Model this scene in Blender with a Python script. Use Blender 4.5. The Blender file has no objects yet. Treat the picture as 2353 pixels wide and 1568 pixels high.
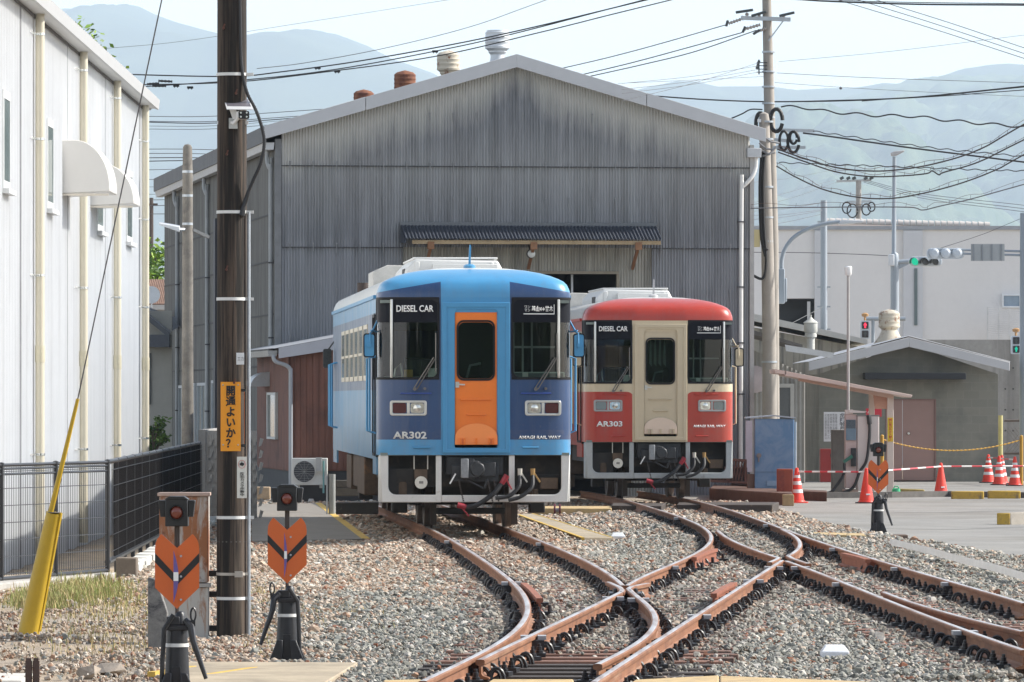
import bpy, math, random
import numpy as np
from mathutils import Vector, Matrix, noise as mnoise
random.seed(7); rng = np.random.default_rng(11)
scene = bpy.context.scene
R = math.radians
# ------------------------------------------------------------------ camera, sky, sun, exposure
F, CX, HV, CH = 13726.0, 1176.5, 914.0, 1.84      # focal length and horizon of the photograph (in its 2353 px copy), eye height above rail
camd = bpy.data.cameras.new('camera'); cam = bpy.data.objects.new('camera', camd); scene.collection.objects.link(cam)
cam.location = (0, 0, CH); cam.rotation_euler = (R(90), 0, 0)
camd.sensor_width = 36; camd.lens = F/2353*36; camd.shift_y = (HV-784)/2353; camd.clip_start = 1; camd.clip_end = 60000
scene.camera = cam
SUN_EL, SUN_AZ = R(37), R(10)      # sun stands to the right of the picture, a little behind the scene
sdir = Vector((math.cos(SUN_EL)*math.cos(SUN_AZ), math.cos(SUN_EL)*math.sin(SUN_AZ), math.sin(SUN_EL)))
world = bpy.data.worlds.new('World'); scene.world = world; world.use_nodes = True
wn = world.node_tree; wn.nodes.clear()
wo = wn.nodes.new('ShaderNodeOutputWorld'); bg = wn.nodes.new('ShaderNodeBackground'); sky = wn.nodes.new('ShaderNodeTexSky')
sky.sky_type = 'NISHITA'; sky.sun_disc = False; sky.sun_elevation = SUN_EL
sky.sun_rotation = math.pi/2-SUN_AZ; sky.air_density = 1.0; sky.dust_density = 0.6; sky.ozone_density = 1.5
bg.inputs['Strength'].default_value = 0.15
hs = wn.nodes.new('ShaderNodeHueSaturation'); hs.inputs['Saturation'].default_value = 0.5   # milky, dusty spring sky
wn.links.new(sky.outputs[0], hs.inputs['Color']); wn.links.new(hs.outputs[0], bg.inputs[0]); wn.links.new(bg.outputs[0], wo.inputs[0])
sl = bpy.data.lights.new('sun', 'SUN'); sun = bpy.data.objects.new('sun', sl); scene.collection.objects.link(sun)
sl.energy = 4.9; sl.angle = R(0.53); sl.color = (1, .95, .87)
sun.rotation_euler = (-sdir).to_track_quat('-Z', 'Y').to_euler(); sun.location = (60, 80, 60)
scene.view_settings.view_transform = 'Standard'; scene.view_settings.look = 'None'
scene.view_settings.exposure = 0.72; scene.view_settings.gamma = 1
scene.cycles.use_denoising = True
scene.cycles.max_bounces = 8; scene.cycles.transparent_max_bounces = 16; scene.cycles.volume_bounces = 2
# ------------------------------------------------------------------ helpers
def X(u, d): return (u-CX)*d/F
def Z(v, d): return CH-(v-HV)*d/F
def P(u, v, d): return Vector((X(u, d), d, Z(v, d)))
def G(u, v, z=-.25):
    d = F*(CH-z)/(v-HV); return Vector((X(u, d), d, z))
COL = scene.collection
class MB:
    def __init__(s): s.v=[]; s.f=[]; s.mi=[]; s.cur=0
    def add(s, vs, fs):
        o=len(s.v); s.v += [tuple(v) for v in vs]; s.f += [tuple(i+o for i in f) for f in fs]; s.mi += [s.cur]*len(fs); return s
    def bx(s, x0,x1,y0,y1,z0,z1):
        return s.add([(x0,y0,z0),(x1,y0,z0),(x1,y1,z0),(x0,y1,z0),(x0,y0,z1),(x1,y0,z1),(x1,y1,z1),(x0,y1,z1)],
                     [(0,3,2,1),(4,5,6,7),(0,1,5,4),(1,2,6,5),(2,3,7,6),(3,0,4,7)])
    def bar(s, p0, p1, w, h, up=(0,0,1)):
        p0=Vector(p0); p1=Vector(p1); t=(p1-p0).normalized(); up=Vector(up)
        if abs(t.dot(up))>.98: up=Vector((0,1,0))
        a=t.cross(up).normalized()*(w/2); b=a.cross(t).normalized()*(h/2)
        vs=[p+sa*a+sb*b for p in (p0,p1) for sa,sb in ((-1,-1),(1,-1),(1,1),(-1,1))]
        return s.add(vs,[(0,1,2,3),(7,6,5,4),(0,4,5,1),(1,5,6,2),(2,6,7,3),(3,7,4,0)])
    def tube(s, pts, r, n=8, cap=True):
        pts=[Vector(p) for p in pts]; m=len(pts); rs=r if hasattr(r,'__len__') else [r]*m
        vs=[]; prev=None
        for i,p in enumerate(pts):
            t=(pts[min(i+1,m-1)]-pts[max(i-1,0)]).normalized()
            if prev is None:
                a=t.orthogonal().normalized()
            else:
                a=prev-t*prev.dot(t)
                a=a.normalized() if a.length>1e-6 else t.orthogonal().normalized()
            prev=a; b=t.cross(a)
            for k in range(n):
                th=2*math.pi*k/n; vs.append(p+(a*math.cos(th)+b*math.sin(th))*rs[i])
        fs=[(i*n+k,i*n+(k+1)%n,(i+1)*n+(k+1)%n,(i+1)*n+k) for i in range(m-1) for k in range(n)]
        if cap: fs += [tuple(range(n))[::-1], tuple((m-1)*n+k for k in range(n))]
        return s.add(vs,fs)
    def cyl(s, p0, p1, r0, r1=None, n=14): return s.tube([p0,p1],[r0, r0 if r1 is None else r1],n)
    def lathe(s, prof, c=(0,0,0), n=20, axis='z', cap=True):
        vs=[]; c=Vector(c)
        for r,h in prof:
            for k in range(n):
                a=2*math.pi*k/n; x,y=r*math.cos(a),r*math.sin(a)
                q={'z':(x,y,h),'y':(x,h,y),'x':(h,x,y)}[axis]; vs.append(c+Vector(q))
        m=len(prof)
        fs=[(i*n+k,i*n+(k+1)%n,(i+1)*n+(k+1)%n,(i+1)*n+k) for i in range(m-1) for k in range(n)]
        if cap: fs += [tuple(range(n))[::-1], tuple((m-1)*n+k for k in range(n))]
        return s.add(vs,fs)
    def prism(s, poly, a0, a1, axis='y'):
        n=len(poly)
        mk={'y':lambda p,a:(p[0],a,p[1]),'x':lambda p,a:(a,p[0],p[1]),'z':lambda p,a:(p[0],p[1],a)}[axis]
        vs=[mk(p,a0) for p in poly]+[mk(p,a1) for p in poly]
        return s.add(vs,[tuple(range(n)),tuple(range(2*n-1,n-1,-1))]+[(i,i+n,(i+1)%n+n,(i+1)%n) for i in range(n)])
    def frame(s, outer, inner, a0, a1, axis='y'):
        n=len(outer)
        mk={'y':lambda p,a:(p[0],a,p[1]),'x':lambda p,a:(a,p[0],p[1]),'z':lambda p,a:(p[0],p[1],a)}[axis]
        vs=[mk(p,a) for a in (a0,a1) for pl in (outer,inner) for p in pl]
        fs=[]
        for i in range(n):
            j=(i+1)%n
            fs += [(i,j,n+j,n+i),(2*n+j,2*n+i,3*n+i,3*n+j),(j,i,2*n+i,2*n+j),(n+i,n+j,3*n+j,3*n+i)]
        return s.add(vs,fs)
    def grid(s, rows, wrap=False):
        n=len(rows[0]); vs=[p for r in rows for p in r]
        fs=[(i*n+k,i*n+(k+1)%n,(i+1)*n+(k+1)%n,(i+1)*n+k) for i in range(len(rows)-1) for k in range(n if wrap else n-1)]
        return s.add(vs,fs)
    def xf(s, M):
        s.v=[tuple(M@Vector(v)) for v in s.v]; return s
    def build(s, name, mats, parent=None, smooth=40, bevel=0, fix=True):
        me=bpy.data.meshes.new(name); me.from_pydata(s.v,[],s.f)
        for m in (mats if isinstance(mats,(list,tuple)) else [mats]): me.materials.append(m)
        if any(s.mi): me.polygons.foreach_set('material_index', s.mi)
        if fix:
            import bmesh
            b=bmesh.new(); b.from_mesh(me); bmesh.ops.recalc_face_normals(b, faces=b.faces); b.to_mesh(me); b.free()
        if smooth:
            me.polygons.foreach_set('use_smooth',[True]*len(me.polygons)); me.set_sharp_from_angle(angle=R(smooth))
        me.update()
        o=bpy.data.objects.new(name, me); COL.objects.link(o)
        if parent: o.parent=parent
        if bevel:
            b=o.modifiers.new('bevel','BEVEL'); b.width=bevel; b.segments=2; b.limit_method='ANGLE'; b.angle_limit=R(40)
        return o
def tag(o, label=None, cat=None, group=None, kind=None):
    if label: o['label']=label
    if cat: o['category']=cat
    if group: o['group']=group
    if kind: o['kind']=kind
    return o
def thing(name, label, cat, loc=(0,0,0), rz=0, group=None):
    o=bpy.data.objects.new(name,None); COL.objects.link(o); o.location=loc; o.rotation_euler=(0,0,rz); o.empty_display_size=.2
    return tag(o,label,cat,group)
def dup(root, loc, rz=0, label=None, group=None, scale=1):
    r=root.copy(); COL.objects.link(r); r.location=loc; r.rotation_euler=(0,0,rz); r.scale=(scale,)*3
    if label: r['label']=label
    if group: r['group']=group
    def rec(a,b):
        for ch in a.children:
            c=ch.copy(); COL.objects.link(c); c.parent=b; rec(ch,c)
    rec(root,r); return r
def rrect(x0,x1,z0,z1,r,n=5):
    rs=r if hasattr(r,'__len__') else (r,)*4     # bl, br, tr, tl
    out=[]
    for (cx,cz,a0),q in zip(((x0,z0,180),(x1,z0,270),(x1,z1,0),(x0,z1,90)),rs):
        sx=1 if cx==x0 else -1; sz=1 if cz==z0 else -1
        for k in range(n+1):
            a=R(a0+90*k/n); out.append((cx+sx*q+q*math.cos(a), cz+sz*q+q*math.sin(a)))
    return out
def spline(pts, n=8):
    pts=[Vector(p) for p in pts]; q=[2*pts[0]-pts[1]]+pts+[2*pts[-1]-pts[-2]]; out=[]
    for i in range(1,len(q)-2):
        for k in range(n):
            t=k/n; a,b,c,d=q[i-1:i+3]
            out.append(.5*((2*b)+(c-a)*t+(2*a-5*b+4*c-d)*t*t+(3*b-a-3*c+d)*t**3))
    return out+[pts[-1]]
# ------------------------------------------------------------------ materials
class NB:
    def __init__(s,name):
        s.m=bpy.data.materials.new(name); s.m.use_nodes=True; s.t=s.m.node_tree; s.t.nodes.clear()
        s.out=s.n('ShaderNodeOutputMaterial'); s._tc=None
    def n(s,ty,**kw):
        o=s.t.nodes.new(ty)
        for k,v in kw.items(): setattr(o,k,v)
        return o
    def set(s,sock,v):
        if hasattr(v,'is_linked') or isinstance(v,bpy.types.NodeSocket): s.t.links.new(v,sock)
        else: sock.default_value=v
    def math(s,op,a,b=0.0,c=None,clamp=False):
        o=s.n('ShaderNodeMath',operation=op,use_clamp=clamp); s.set(o.inputs[0],a); s.set(o.inputs[1],b)
        if c is not None: s.set(o.inputs[2],c)
        return o.outputs[0]
    def mix(s,f,a,b,blend='MIX'):
        o=s.n('ShaderNodeMix',data_type='RGBA',blend_type=blend); s.set(o.inputs[0],f)
        for i,v in ((6,a),(7,b)):
            if isinstance(v,(tuple,list)): o.inputs[i].default_value=tuple(v)+(1,) if len(v)==3 else v
            else: s.t.links.new(v,o.inputs[i])
        return o.outputs[2]
    def co(s,kind='Object',scale=None):
        if not s._tc: s._tc=s.n('ShaderNodeTexCoord')
        v=s._tc.outputs[kind]
        if scale:
            mp=s.n('ShaderNodeMapping'); s.t.links.new(v,mp.inputs[0]); mp.inputs['Scale'].default_value=scale; v=mp.outputs[0]
        return v
    def xyz(s):
        o=s.n('ShaderNodeSeparateXYZ'); s.t.links.new(s.co(),o.inputs[0]); return o.outputs
    def noise(s,scale,detail=4,rough=.55,vec=None,dist=0):
        o=s.n('ShaderNodeTexNoise'); o.inputs['Scale'].default_value=scale; o.inputs['Detail'].default_value=detail
        o.inputs['Roughness'].default_value=rough; o.inputs['Distortion'].default_value=dist
        s.t.links.new(vec if vec is not None else s.co(),o.inputs['Vector']); return o.outputs['Fac']
    def rng(s,v,a,b,c=0.0,d=1.0):
        o=s.n('ShaderNodeMapRange'); s.set(o.inputs[0],v)
        for i,q in zip((1,2,3,4),(a,b,c,d)): s.set(o.inputs[i],q)
        return o.outputs[0]
    def bsdf(s,col,rough=.6,metal=0.0,spec=.5,normal=None,coat=0.0):
        o=s.n('ShaderNodeBsdfPrincipled')
        if isinstance(col,(tuple,list)): o.inputs['Base Color'].default_value=tuple(col)+(1,)
        else: s.t.links.new(col,o.inputs['Base Color'])
        s.set(o.inputs['Roughness'],rough); s.set(o.inputs['Metallic'],metal); o.inputs['Specular IOR Level'].default_value=spec
        o.inputs['Coat Weight'].default_value=coat; o.inputs['Coat Roughness'].default_value=.08
        if normal is not None: s.t.links.new(normal,o.inputs['Normal'])
        return o
    def bump(s,h,strength=.3,dist=.01):
        o=s.n('ShaderNodeBump'); o.inputs['Strength'].default_value=strength; o.inputs['Distance'].default_value=dist
        s.t.links.new(h,o.inputs['Height']); return o.outputs[0]
    def end(s,sh): s.t.links.new(sh.outputs[0],s.out.inputs[0]); return s.m
_M={}
def M(name,col,rough=.6,metal=0.0,var=.15,scale=4,dirt=None,streak=None,bump=0,bscale=40,spec=.5,coat=0.0):
    """paint, metal, plastic, concrete...: broad and fine tone variation, optional dirt patches and vertical streaks"""
    if name in _M: return _M[name]
    b=NB(name); c=tuple(col)
    n1=b.noise(scale,5,.6); n2=b.noise(scale*9,3,.6)
    f=b.math('ADD',b.math('MULTIPLY',n1,.65),b.math('MULTIPLY',n2,.35)); f=b.rng(f,.3,.7)
    k=b.mix(f,tuple(max(0,q*(1-var)) for q in c),tuple(min(1,q*(1+var)) for q in c))
    if dirt:
        dc,lo,hi,ds=dirt; k=b.mix(b.rng(b.noise(ds,6,.7,dist=.4),lo,hi),k,dc)
    if streak:
        sc,lo,hi,ss=streak; k=b.mix(b.rng(b.noise(1,5,.65,vec=b.co(scale=(ss,ss,ss*.06))),lo,hi),k,sc)
    nrm=b.bump(b.noise(bscale,4,.6),bump,.01) if bump else None
    rr=b.rng(n2,.2,.8,max(.02,rough-.08),min(1,rough+.08))
    _M[name]=b.end(b.bsdf(k,rr,metal,spec,nrm,coat)); return _M[name]
def glass(name,tint=(.75,.82,.8),ref=1.0):
    if name in _M: return _M[name]
    b=NB(name); tr=b.n('ShaderNodeBsdfTransparent'); tr.inputs[0].default_value=tint+(1,)
    gl=b.n('ShaderNodeBsdfGlossy'); gl.inputs['Roughness'].default_value=.03; gl.inputs[0].default_value=(.95,.97,1,1)
    fr=b.n('ShaderNodeFresnel'); fr.inputs[0].default_value=1.5
    mx=b.n('ShaderNodeMixShader'); b.set(mx.inputs[0],b.math('MULTIPLY',fr.outputs[0],ref,clamp=True))
    b.t.links.new(tr.outputs[0],mx.inputs[1]); b.t.links.new(gl.outputs[0],mx.inputs[2])
    _M[name]=b.end(mx); return _M[name]
def emis(name,col,st):
    if name in _M: return _M[name]
    b=NB(name); e=b.n('ShaderNodeEmission'); e.inputs[0].default_value=col+(1,); e.inputs[1].default_value=st
    _M[name]=b.end(e); return _M[name]
black=M('black_paint',(.012,.012,.014),.45,var=.3,scale=8)
iron=M('black_iron',(.014,.014,.017),.42,var=.4,scale=10,dirt=((.05,.03,.02),.62,.8,6),bump=.15)
dark=M('dark_underframe',(.022,.02,.018),.7,var=.5,scale=5,dirt=((.07,.05,.035),.5,.75,4))
steel=M('galvanised_steel',(.42,.45,.48),.42,metal=.6,var=.15,scale=6)
chrome=M('bright_steel',(.7,.7,.68),.22,metal=.95,var=.08)
conc=M('concrete',(.36,.345,.32),.9,var=.22,scale=3,dirt=((.14,.13,.12),.55,.8,2.2),bump=.25,bscale=60)
white=M('white_paint',(.72,.73,.73),.5,var=.06,dirt=((.4,.33,.25),.66,.85,3))
rust=M('rusty_steel',(.2,.075,.038),.75,var=.35,scale=7,dirt=((.09,.035,.022),.5,.75,5),bump=.2)
rubber=M('black_rubber',(.015,.015,.016),.6,var=.25)
letter_w=M('white_lettering',(.82,.82,.8),.5,var=.03)
letter_k=M('black_lettering',(.012,.012,.012),.5,var=.1)
letter_r=M('red_lettering',(.55,.03,.03),.5,var=.1)
def text(s, box, y, mat, parent, name='lettering', facing='-y', bold=.0, space=1.0, lead=1.0, thick=.002):
    """words as thin raised letters fitted into box=(x0,x1,z0,z1) on the plane at y, read from -y"""
    cu=bpy.data.curves.new(name,'FONT'); cu.body=s; cu.align_x='CENTER'; cu.offset=bold; cu.space_character=space; cu.space_line=lead
    cu.resolution_u=3
    ob=bpy.data.objects.new(name,cu); COL.objects.link(ob); bpy.context.view_layer.update()
    me=bpy.data.meshes.new_from_object(ob.evaluated_get(bpy.context.evaluated_depsgraph_get()))
    bpy.data.objects.remove(ob); bpy.data.curves.remove(cu)
    n=len(me.vertices); a=np.empty(n*3); me.vertices.foreach_get('co',a); a=a.reshape(-1,3)
    lo=a.min(0); hi=a.max(0); x0,x1,z0,z1=box
    b=np.empty_like(a); b[:,0]=x0+(a[:,0]-lo[0])/(hi[0]-lo[0])*(x1-x0); b[:,2]=z0+(a[:,1]-lo[1])/(hi[1]-lo[1])*(z1-z0); b[:,1]=y
    me.vertices.foreach_set('co',b.ravel()); me.materials.clear(); me.materials.append(mat); me.update(); me.name=name
    o=bpy.data.objects.new(name,me); COL.objects.link(o); o.parent=parent
    sm=o.modifiers.new('thickness','SOLIDIFY'); sm.thickness=thick; sm.offset=0
    return o
# ------------------------------------------------------------------ rails: traced on the rail plane, smoothed, then swept
def fit(pts, deg, extra=()):
    q=[G(u,v,0) for u,v in pts]
    y=np.array([p.y for p in q]+[e[1] for e in extra]); x=np.array([p.x for p in q]+[e[0] for e in extra])
    o=np.argsort(y); y=y[o]; x=x[o]; m=(y[0]+y[-1])/2; h=(y[-1]-y[0])/2
    c=np.polyfit((y-m)/h,x,deg)
    return (lambda Y:np.polyval(c,(np.asarray(Y,float)-m)/h)), y[0], y[-1]
TA=(X(1092.5,83.3),83.3,R(3.75)); TB=(X(1516.5,107.8),107.8,R(4.1))
def on(T,off,Y): return (T[0]-math.tan(T[2])*(Y-T[1])+off,Y)
HG=.566
RAILS={
 'a_left':fit([(1026,1237.5),(1045,1246),(1072,1259.7),(1106.5,1280),(1130.4,1297),(1152.7,1318),(1170,1335),(1190.5,1353),(1203,1373),(1211,1393),(1213,1405),(1211.8,1414),(1206,1426),(1200,1434.3),(1184,1451),(1149.9,1472.4),(1111.8,1494.6),(1064.2,1518.4),(1016.6,1542.2),(975.3,1565)],7,[on(TA,-HG,y) for y in (86,90,96,102)]),
 'a_right_up':fit([(1204,1230),(1233,1240),(1267,1254),(1301.4,1267),(1328.7,1279.5),(1352.6,1291.5),(1376.6,1304),(1405.2,1325),(1431.5,1345.5)],4,[on(TA,HG,y) for y in (86,90,96,102)]),
 'a_right_low':fit([(1446.9,1355),(1474,1377),(1495,1400),(1505,1417),(1503.5,1438),(1490,1457),(1461.6,1478),(1440.5,1491),(1400,1512),(1374,1526)],4),
 'b_left_low':fit([(1103,1516),(1147,1494.5),(1189,1474.7),(1233,1453.5),(1281.8,1430),(1330.6,1407),(1379.4,1383.5),(1411.2,1368),(1428,1359)],3),
 'b_left_up':fit([(1440.3,1345.5),(1466.7,1331),(1510.6,1310.5),(1554.6,1290.6),(1587.6,1275),(1616,1261.5),(1633,1248.8),(1638,1239),(1631.5,1227.9),(1616,1214.7),(1587.6,1199.3),(1554.6,1183.9),(1510.6,1169.6),(1466.7,1158.7)],5,[on(TB,-HG,y) for y in (108,112,118)]),
 'b_right_low':fit([(1364.8,1567),(1416.1,1533.3),(1464.9,1500.5),(1523.7,1464.5),(1585.8,1422.8),(1648,1382.5),(1710,1344),(1752.4,1315.6),(1797,1287.5)],3),
 'b_right_up':fit([(1809.5,1277),(1826,1268),(1837,1256.4),(1837.5,1247),(1833,1238.5),(1824.9,1231.5),(1812,1223.5),(1797,1216.5)],4),
 'c_left_up':fit([(1650,1219),(1660,1229),(1686.4,1243.3),(1730.4,1261.9),(1763.4,1273.5),(1786,1281)],2),
 'c_left_low':fit([(1807.3,1289),(1840.3,1301),(1903.9,1324.8),(1969.6,1351.2),(2035.2,1377),(2100.8,1404.2),(2199.3,1440),(2275.8,1467),(2353,1494)],3),
 'c_right':fit([(1664.5,1171.8),(1708.4,1183.9),(1752.4,1197.3),(1785.3,1208.3),(1818.3,1220.4),(1855.8,1235.4),(1914.9,1256),(1969.6,1273.5),(2035.2,1293.1),(2122.7,1318),(2210.2,1342.5),(2275.8,1362.2),(2353,1386)],5,[on(TB,HG,y) for y in (104,108,112,118)]),
 'd_left':fit([(2030,1360),(2057,1370),(2122.7,1392),(2210.2,1417.5),(2275.8,1433.1),(2353,1451)],2),
}
RL={k:(max(v[1],38) if k in('a_left','b_right_low') else v[1], v[2]) for k,v in RAILS.items()}
def rx(k,y): return float(RAILS[k][0](y))
SLABS=[[G(u,v,-.2) for u,v in q] for q in ([(578,1163),(738,1160),(850,1243),(578,1248)],[(1188,1187),(1225,1184.5),(1408,1240),(1335,1241)],[(432,1530),(822,1532),(745,1580),(400,1590)])]
def inpoly(x,y,poly):
    r=np.zeros(x.shape,bool); n=len(poly)
    for i in range(n):
        a=poly[i]; b=poly[(i+1)%n]
        c=((a.y>y)!=(b.y>y))&(x<(b.x-a.x)*(y-a.y)/((b.y-a.y) or 1e-9)+a.x); r^=c
    return r
EDGE=[G(u,v) for u,v in [(1560,1146),(1690,1155),(1760,1168),(1850,1196),(1990,1228),(2100,1246),(2240,1268),(2353,1288),(2600,1330)]]   # ballast / asphalt
ASPH=EDGE+[Vector((30,EDGE[-1].y,0)),Vector((45,150,0)),Vector((X(1500,150),150,0))]
def vnoise(x,y,s):   # smooth cheap noise for arrays
    x=np.asarray(x)*s; y=np.asarray(y)*s
    return (np.sin(x*1.7+1.3*np.sin(y*1.1+.5))*np.cos(y*1.9+1.1*np.sin(x*.9+2))+.5*np.sin(x*3.9+y*2.3+1)*np.cos(y*4.3-x*1.7))/1.5
def rail_dist(x,y):
    d=np.full(x.shape,9.)
    for k,(f,a,b) in RAILS.items():
        m=(y>a-.5)&(y<b+.5); d[m]=np.minimum(d[m],np.abs(x[m]-f(y[m])))
    return d
def gz(x,y):
    x=np.asarray(x,float); y=np.asarray(y,float)
    d=rail_dist(x,y); t=np.clip(1-d/1.3,0,1); h=-.262+.075*t*t*(3-2*t)+.03*vnoise(x,y,1.3)*np.clip(1-t,.2,1)
    far=(y>112)|(y<34)|(np.abs(x)>12); h[far]=-.27
    h[inpoly(x,y,ASPH)]=-.268
    turn=(y<47.5)&(x>rx('a_left',40)-3)&(x<2.6)&(d<.65); h[turn]-=.03
    return h
# ------------------------------------------------------------------ ground
def m_ground():
    b=NB('gravelly_ground'); big=b.noise(.35,4,.6); mid=b.noise(5,5,.7); fine=b.noise(38,4,.75)
    c=b.mix(b.rng(big,.42,.6),(.40,.31,.215),(.34,.29,.235)); c=b.mix(b.rng(mid,.45,.7),c,(.22,.17,.12)); c=b.mix(b.rng(fine,.5,.75),c,(.48,.43,.36))
    return b.end(b.bsdf(c,.95,normal=b.bump(fine,.8,.03)))
xs=np.concatenate([[-20000,-3000,-900,-300,-100,-40,-20],np.arange(-13,13.01,.3),[20,40,100,300,900,3000,20000]])
ys=np.concatenate([[-200,0,20,30],np.arange(36,112,.4),[113,120,135,160,220,400,900,2500,6000,12000,26000]])
gx,gy=np.meshgrid(xs,ys); hz=gz(gx.ravel(),gy.ravel()).reshape(gx.shape)
mb=MB(); mb.grid([[(gx[i,j],gy[i,j],hz[i,j]) for j in range(len(xs))] for i in range(len(ys))])
tag(mb.build('ground',m_ground(),smooth=180,fix=False),kind='structure')
def m_asphalt():
    b=NB('worn_asphalt'); n=b.noise(.9,5,.65); f=b.noise(90,3,.8)
    c=b.mix(b.rng(n,.35,.65),(.17,.162,.15),(.245,.235,.215)); c=b.mix(b.rng(f,.45,.75),c,(.33,.32,.30)); c=b.mix(b.rng(b.noise(.22,4,.6),.5,.62,0,.6),c,(.155,.14,.12)); c=b.mix(b.rng(b.noise(.5,3,.6,dist=1.5),.60,.66,0,.5),c,(.27,.25,.215)); c=b.mix(b.rng(b.noise(3,6,.7,dist=.5),.62,.75),c,(.10,.095,.09))
    return b.end(b.bsdf(c,.9,normal=b.bump(f,.4,.01)))
mb=MB(); mb.prism([(p.x,p.y) for p in ASPH],-.40,-.25,'z'); tag(mb.build('asphalt_yard',m_asphalt(),smooth=0),kind='structure')
mb=MB()
for pts in ([(1990,1175),(2160,1178),(2353,1172)],[(1985,1213),(2150,1217),(2353,1211)]):   # tar joints in the yard
    q=spline([G(u,v,-.244) for u,v in pts],6); mb.grid([[(p.x,p.y-.05,-.245),(p.x,p.y+.05,-.245)] for p in q])
tag(mb.build('tar_seal_lines',M('tar',(.05,.05,.05),.8),fix=False),kind='structure')
# slabs of concrete walkway
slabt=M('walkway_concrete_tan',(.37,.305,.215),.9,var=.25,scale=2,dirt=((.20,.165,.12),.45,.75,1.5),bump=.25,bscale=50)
slabm=M('walkway_concrete_shaded',(.21,.19,.165),.9,var=.2,scale=2,dirt=((.2,.17,.13),.5,.8,1.5),bump=.25,bscale=50)  # darkened concrete: the train's shade on the left slab is put into its colour
yel=M('worn_yellow_line',(.55,.36,.07),.8,var=.2,scale=5,dirt=((.33,.28,.2),.55,.72,6))
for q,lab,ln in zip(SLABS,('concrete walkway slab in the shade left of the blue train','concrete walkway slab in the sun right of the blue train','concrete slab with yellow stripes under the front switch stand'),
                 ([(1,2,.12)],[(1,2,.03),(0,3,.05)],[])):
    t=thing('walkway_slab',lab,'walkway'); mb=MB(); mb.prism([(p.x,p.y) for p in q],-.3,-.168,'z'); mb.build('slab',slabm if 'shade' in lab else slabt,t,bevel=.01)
    for a,b_,lw in ln:
        mb=MB(); a=q[a]; b_=q[b_]; s=-1 if a==q[1] or b_==q[2] else 1
        mb.prism([(a.x,a.y),(b_.x,b_.y),(b_.x+lw*s,b_.y),(a.x+lw*s,a.y)],-.2,-.164,'z'); mb.build('edge_line',yel,t)
    if not ln:
        for (u0,v0,u1,v1) in ((434,1530,452,1530),(566,1534,592,1532)):
            mb=MB(); a=G(u0,v0,-.164); c=G(u1,v1,-.164); mb.prism([(a.x,a.y-.02),(c.x,c.y-.02),(c.x-.25,c.y-1),(a.x-.25,a.y-1)],-.2,-.164,'z'); mb.build('edge_line',yel,t)
# ------------------------------------------------------------------ rails
def m_rail():
    b=NB('rusty_rail'); n=b.noise(2.2,5,.65); n2=b.noise(30,3,.7); n3=b.noise(1,4,.6,vec=b.co(scale=(3,.5,14)))
    c=b.mix(b.rng(n,.35,.65),(.165,.066,.030),(.275,.118,.054)); c=b.mix(b.rng(n2,.5,.8),c,(.12,.05,.026)); c=b.mix(b.rng(n3,.55,.75),c,(.31,.18,.11))
    return b.end(b.bsdf(c,.72,normal=b.bump(n2,.2,.004)))
def m_railtop():
    b=NB('worn_rail_head'); x=b.noise(1,4,.6,vec=b.co(scale=(9,.7,9)))
    c=b.mix(b.rng(x,.32,.56),(.30,.20,.15),(.52,.50,.49))
    return b.end(b.bsdf(c,.38,metal=.5))
railm,topm=m_rail(),m_railtop()
PROF=[(-.0625,-.14),(.0625,-.14),(.0625,-.129),(.02,-.115),(.008,-.1),(.008,-.045),(.03,-.036),(.0325,-.03),(.0325,-.008),(.022,-.001),(.008,.001),(-.008,.001),(-.022,-.001),(-.0325,-.008),(-.0325,-.03),(-.03,-.036),(-.008,-.045),(-.008,-.1),(-.02,-.115),(-.0625,-.129)]
def sweep(pts,prof=PROF,cap=True):
    mb=MB(); n=len(prof); pts=[Vector(p) for p in pts]; rows=[]
    for i,p in enumerate(pts):
        t=(pts[min(i+1,len(pts)-1)]-pts[max(i-1,0)]); t.z=0; t.normalize(); s=Vector((t.y,-t.x,0))
        rows.append([p+s*a+Vector((0,0,h)) for a,h in prof])
    mb.grid(rows,wrap=True)
    if cap: mb.add(rows[0],[tuple(range(n))]); mb.add(rows[-1],[tuple(range(n))[::-1]])
    k=len(mb.f); mb.mi=[(1 if (i%n) in (9,10,11) and i<n*(len(rows)-1) else 0) for i in range(k)]
    return mb
RLAB={'a_left':'outer left rusty rail bending from the blue train down to the bottom edge','a_right_up':'right rusty rail of the blue train ending at the near crossing nose',
 'a_right_low':'short bowed rail between the near crossing and its blade at the bottom','b_left_low':'straight rusty rail from near crossing to the left switch blade','b_left_up':'left rail of the red train bowing to the near crossing',
 'b_right_low':'long straight rail from the bottom centre up to the far crossing','b_right_up':'tight bowed closure rail between far crossing and its blade','c_left_up':'short straight rail with pointed blade behind the far crossing',
 'c_left_low':'rusty rail from the far crossing to the lower right edge','c_right':'right rail of the red train running out to the right edge','d_left':'tapered switch blade rail between the two right hand rails'}
rob={}
for k,(f,a,b_) in RAILS.items():
    a,b_=RL[k]; b_=min(b_,126); n=int((b_-a)/.35)+2
    pts=[(float(f(y)),y,0) for y in np.linspace(a,b_,n)]
    t=thing('rail',RLAB[k],'rail',(0,0,0),0,'rusty track rails'); sweep(pts).build('rail_bar',[railm,topm],t,smooth=30); rob[k]=t
for k,q in (('b_left_low',[(1398,1337),(1424,1349),(1430,1356),(1426,1361)]),('a_right_low',[(1488,1340),(1452,1347),(1444,1352),(1449,1358)]),
            ('c_left_up',[(1768,1292),(1786,1284),(1788,1281),(1780,1278)]),('b_right_up',[(1858,1295),(1822,1283),(1811,1277),(1816,1273)])):
    sweep([G(u,v,0) for u,v in q]).build('wing_rail',[railm,topm],rob[k],smooth=30)
capm=M('joint_grey',(.33,.33,.34),.6)
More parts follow.
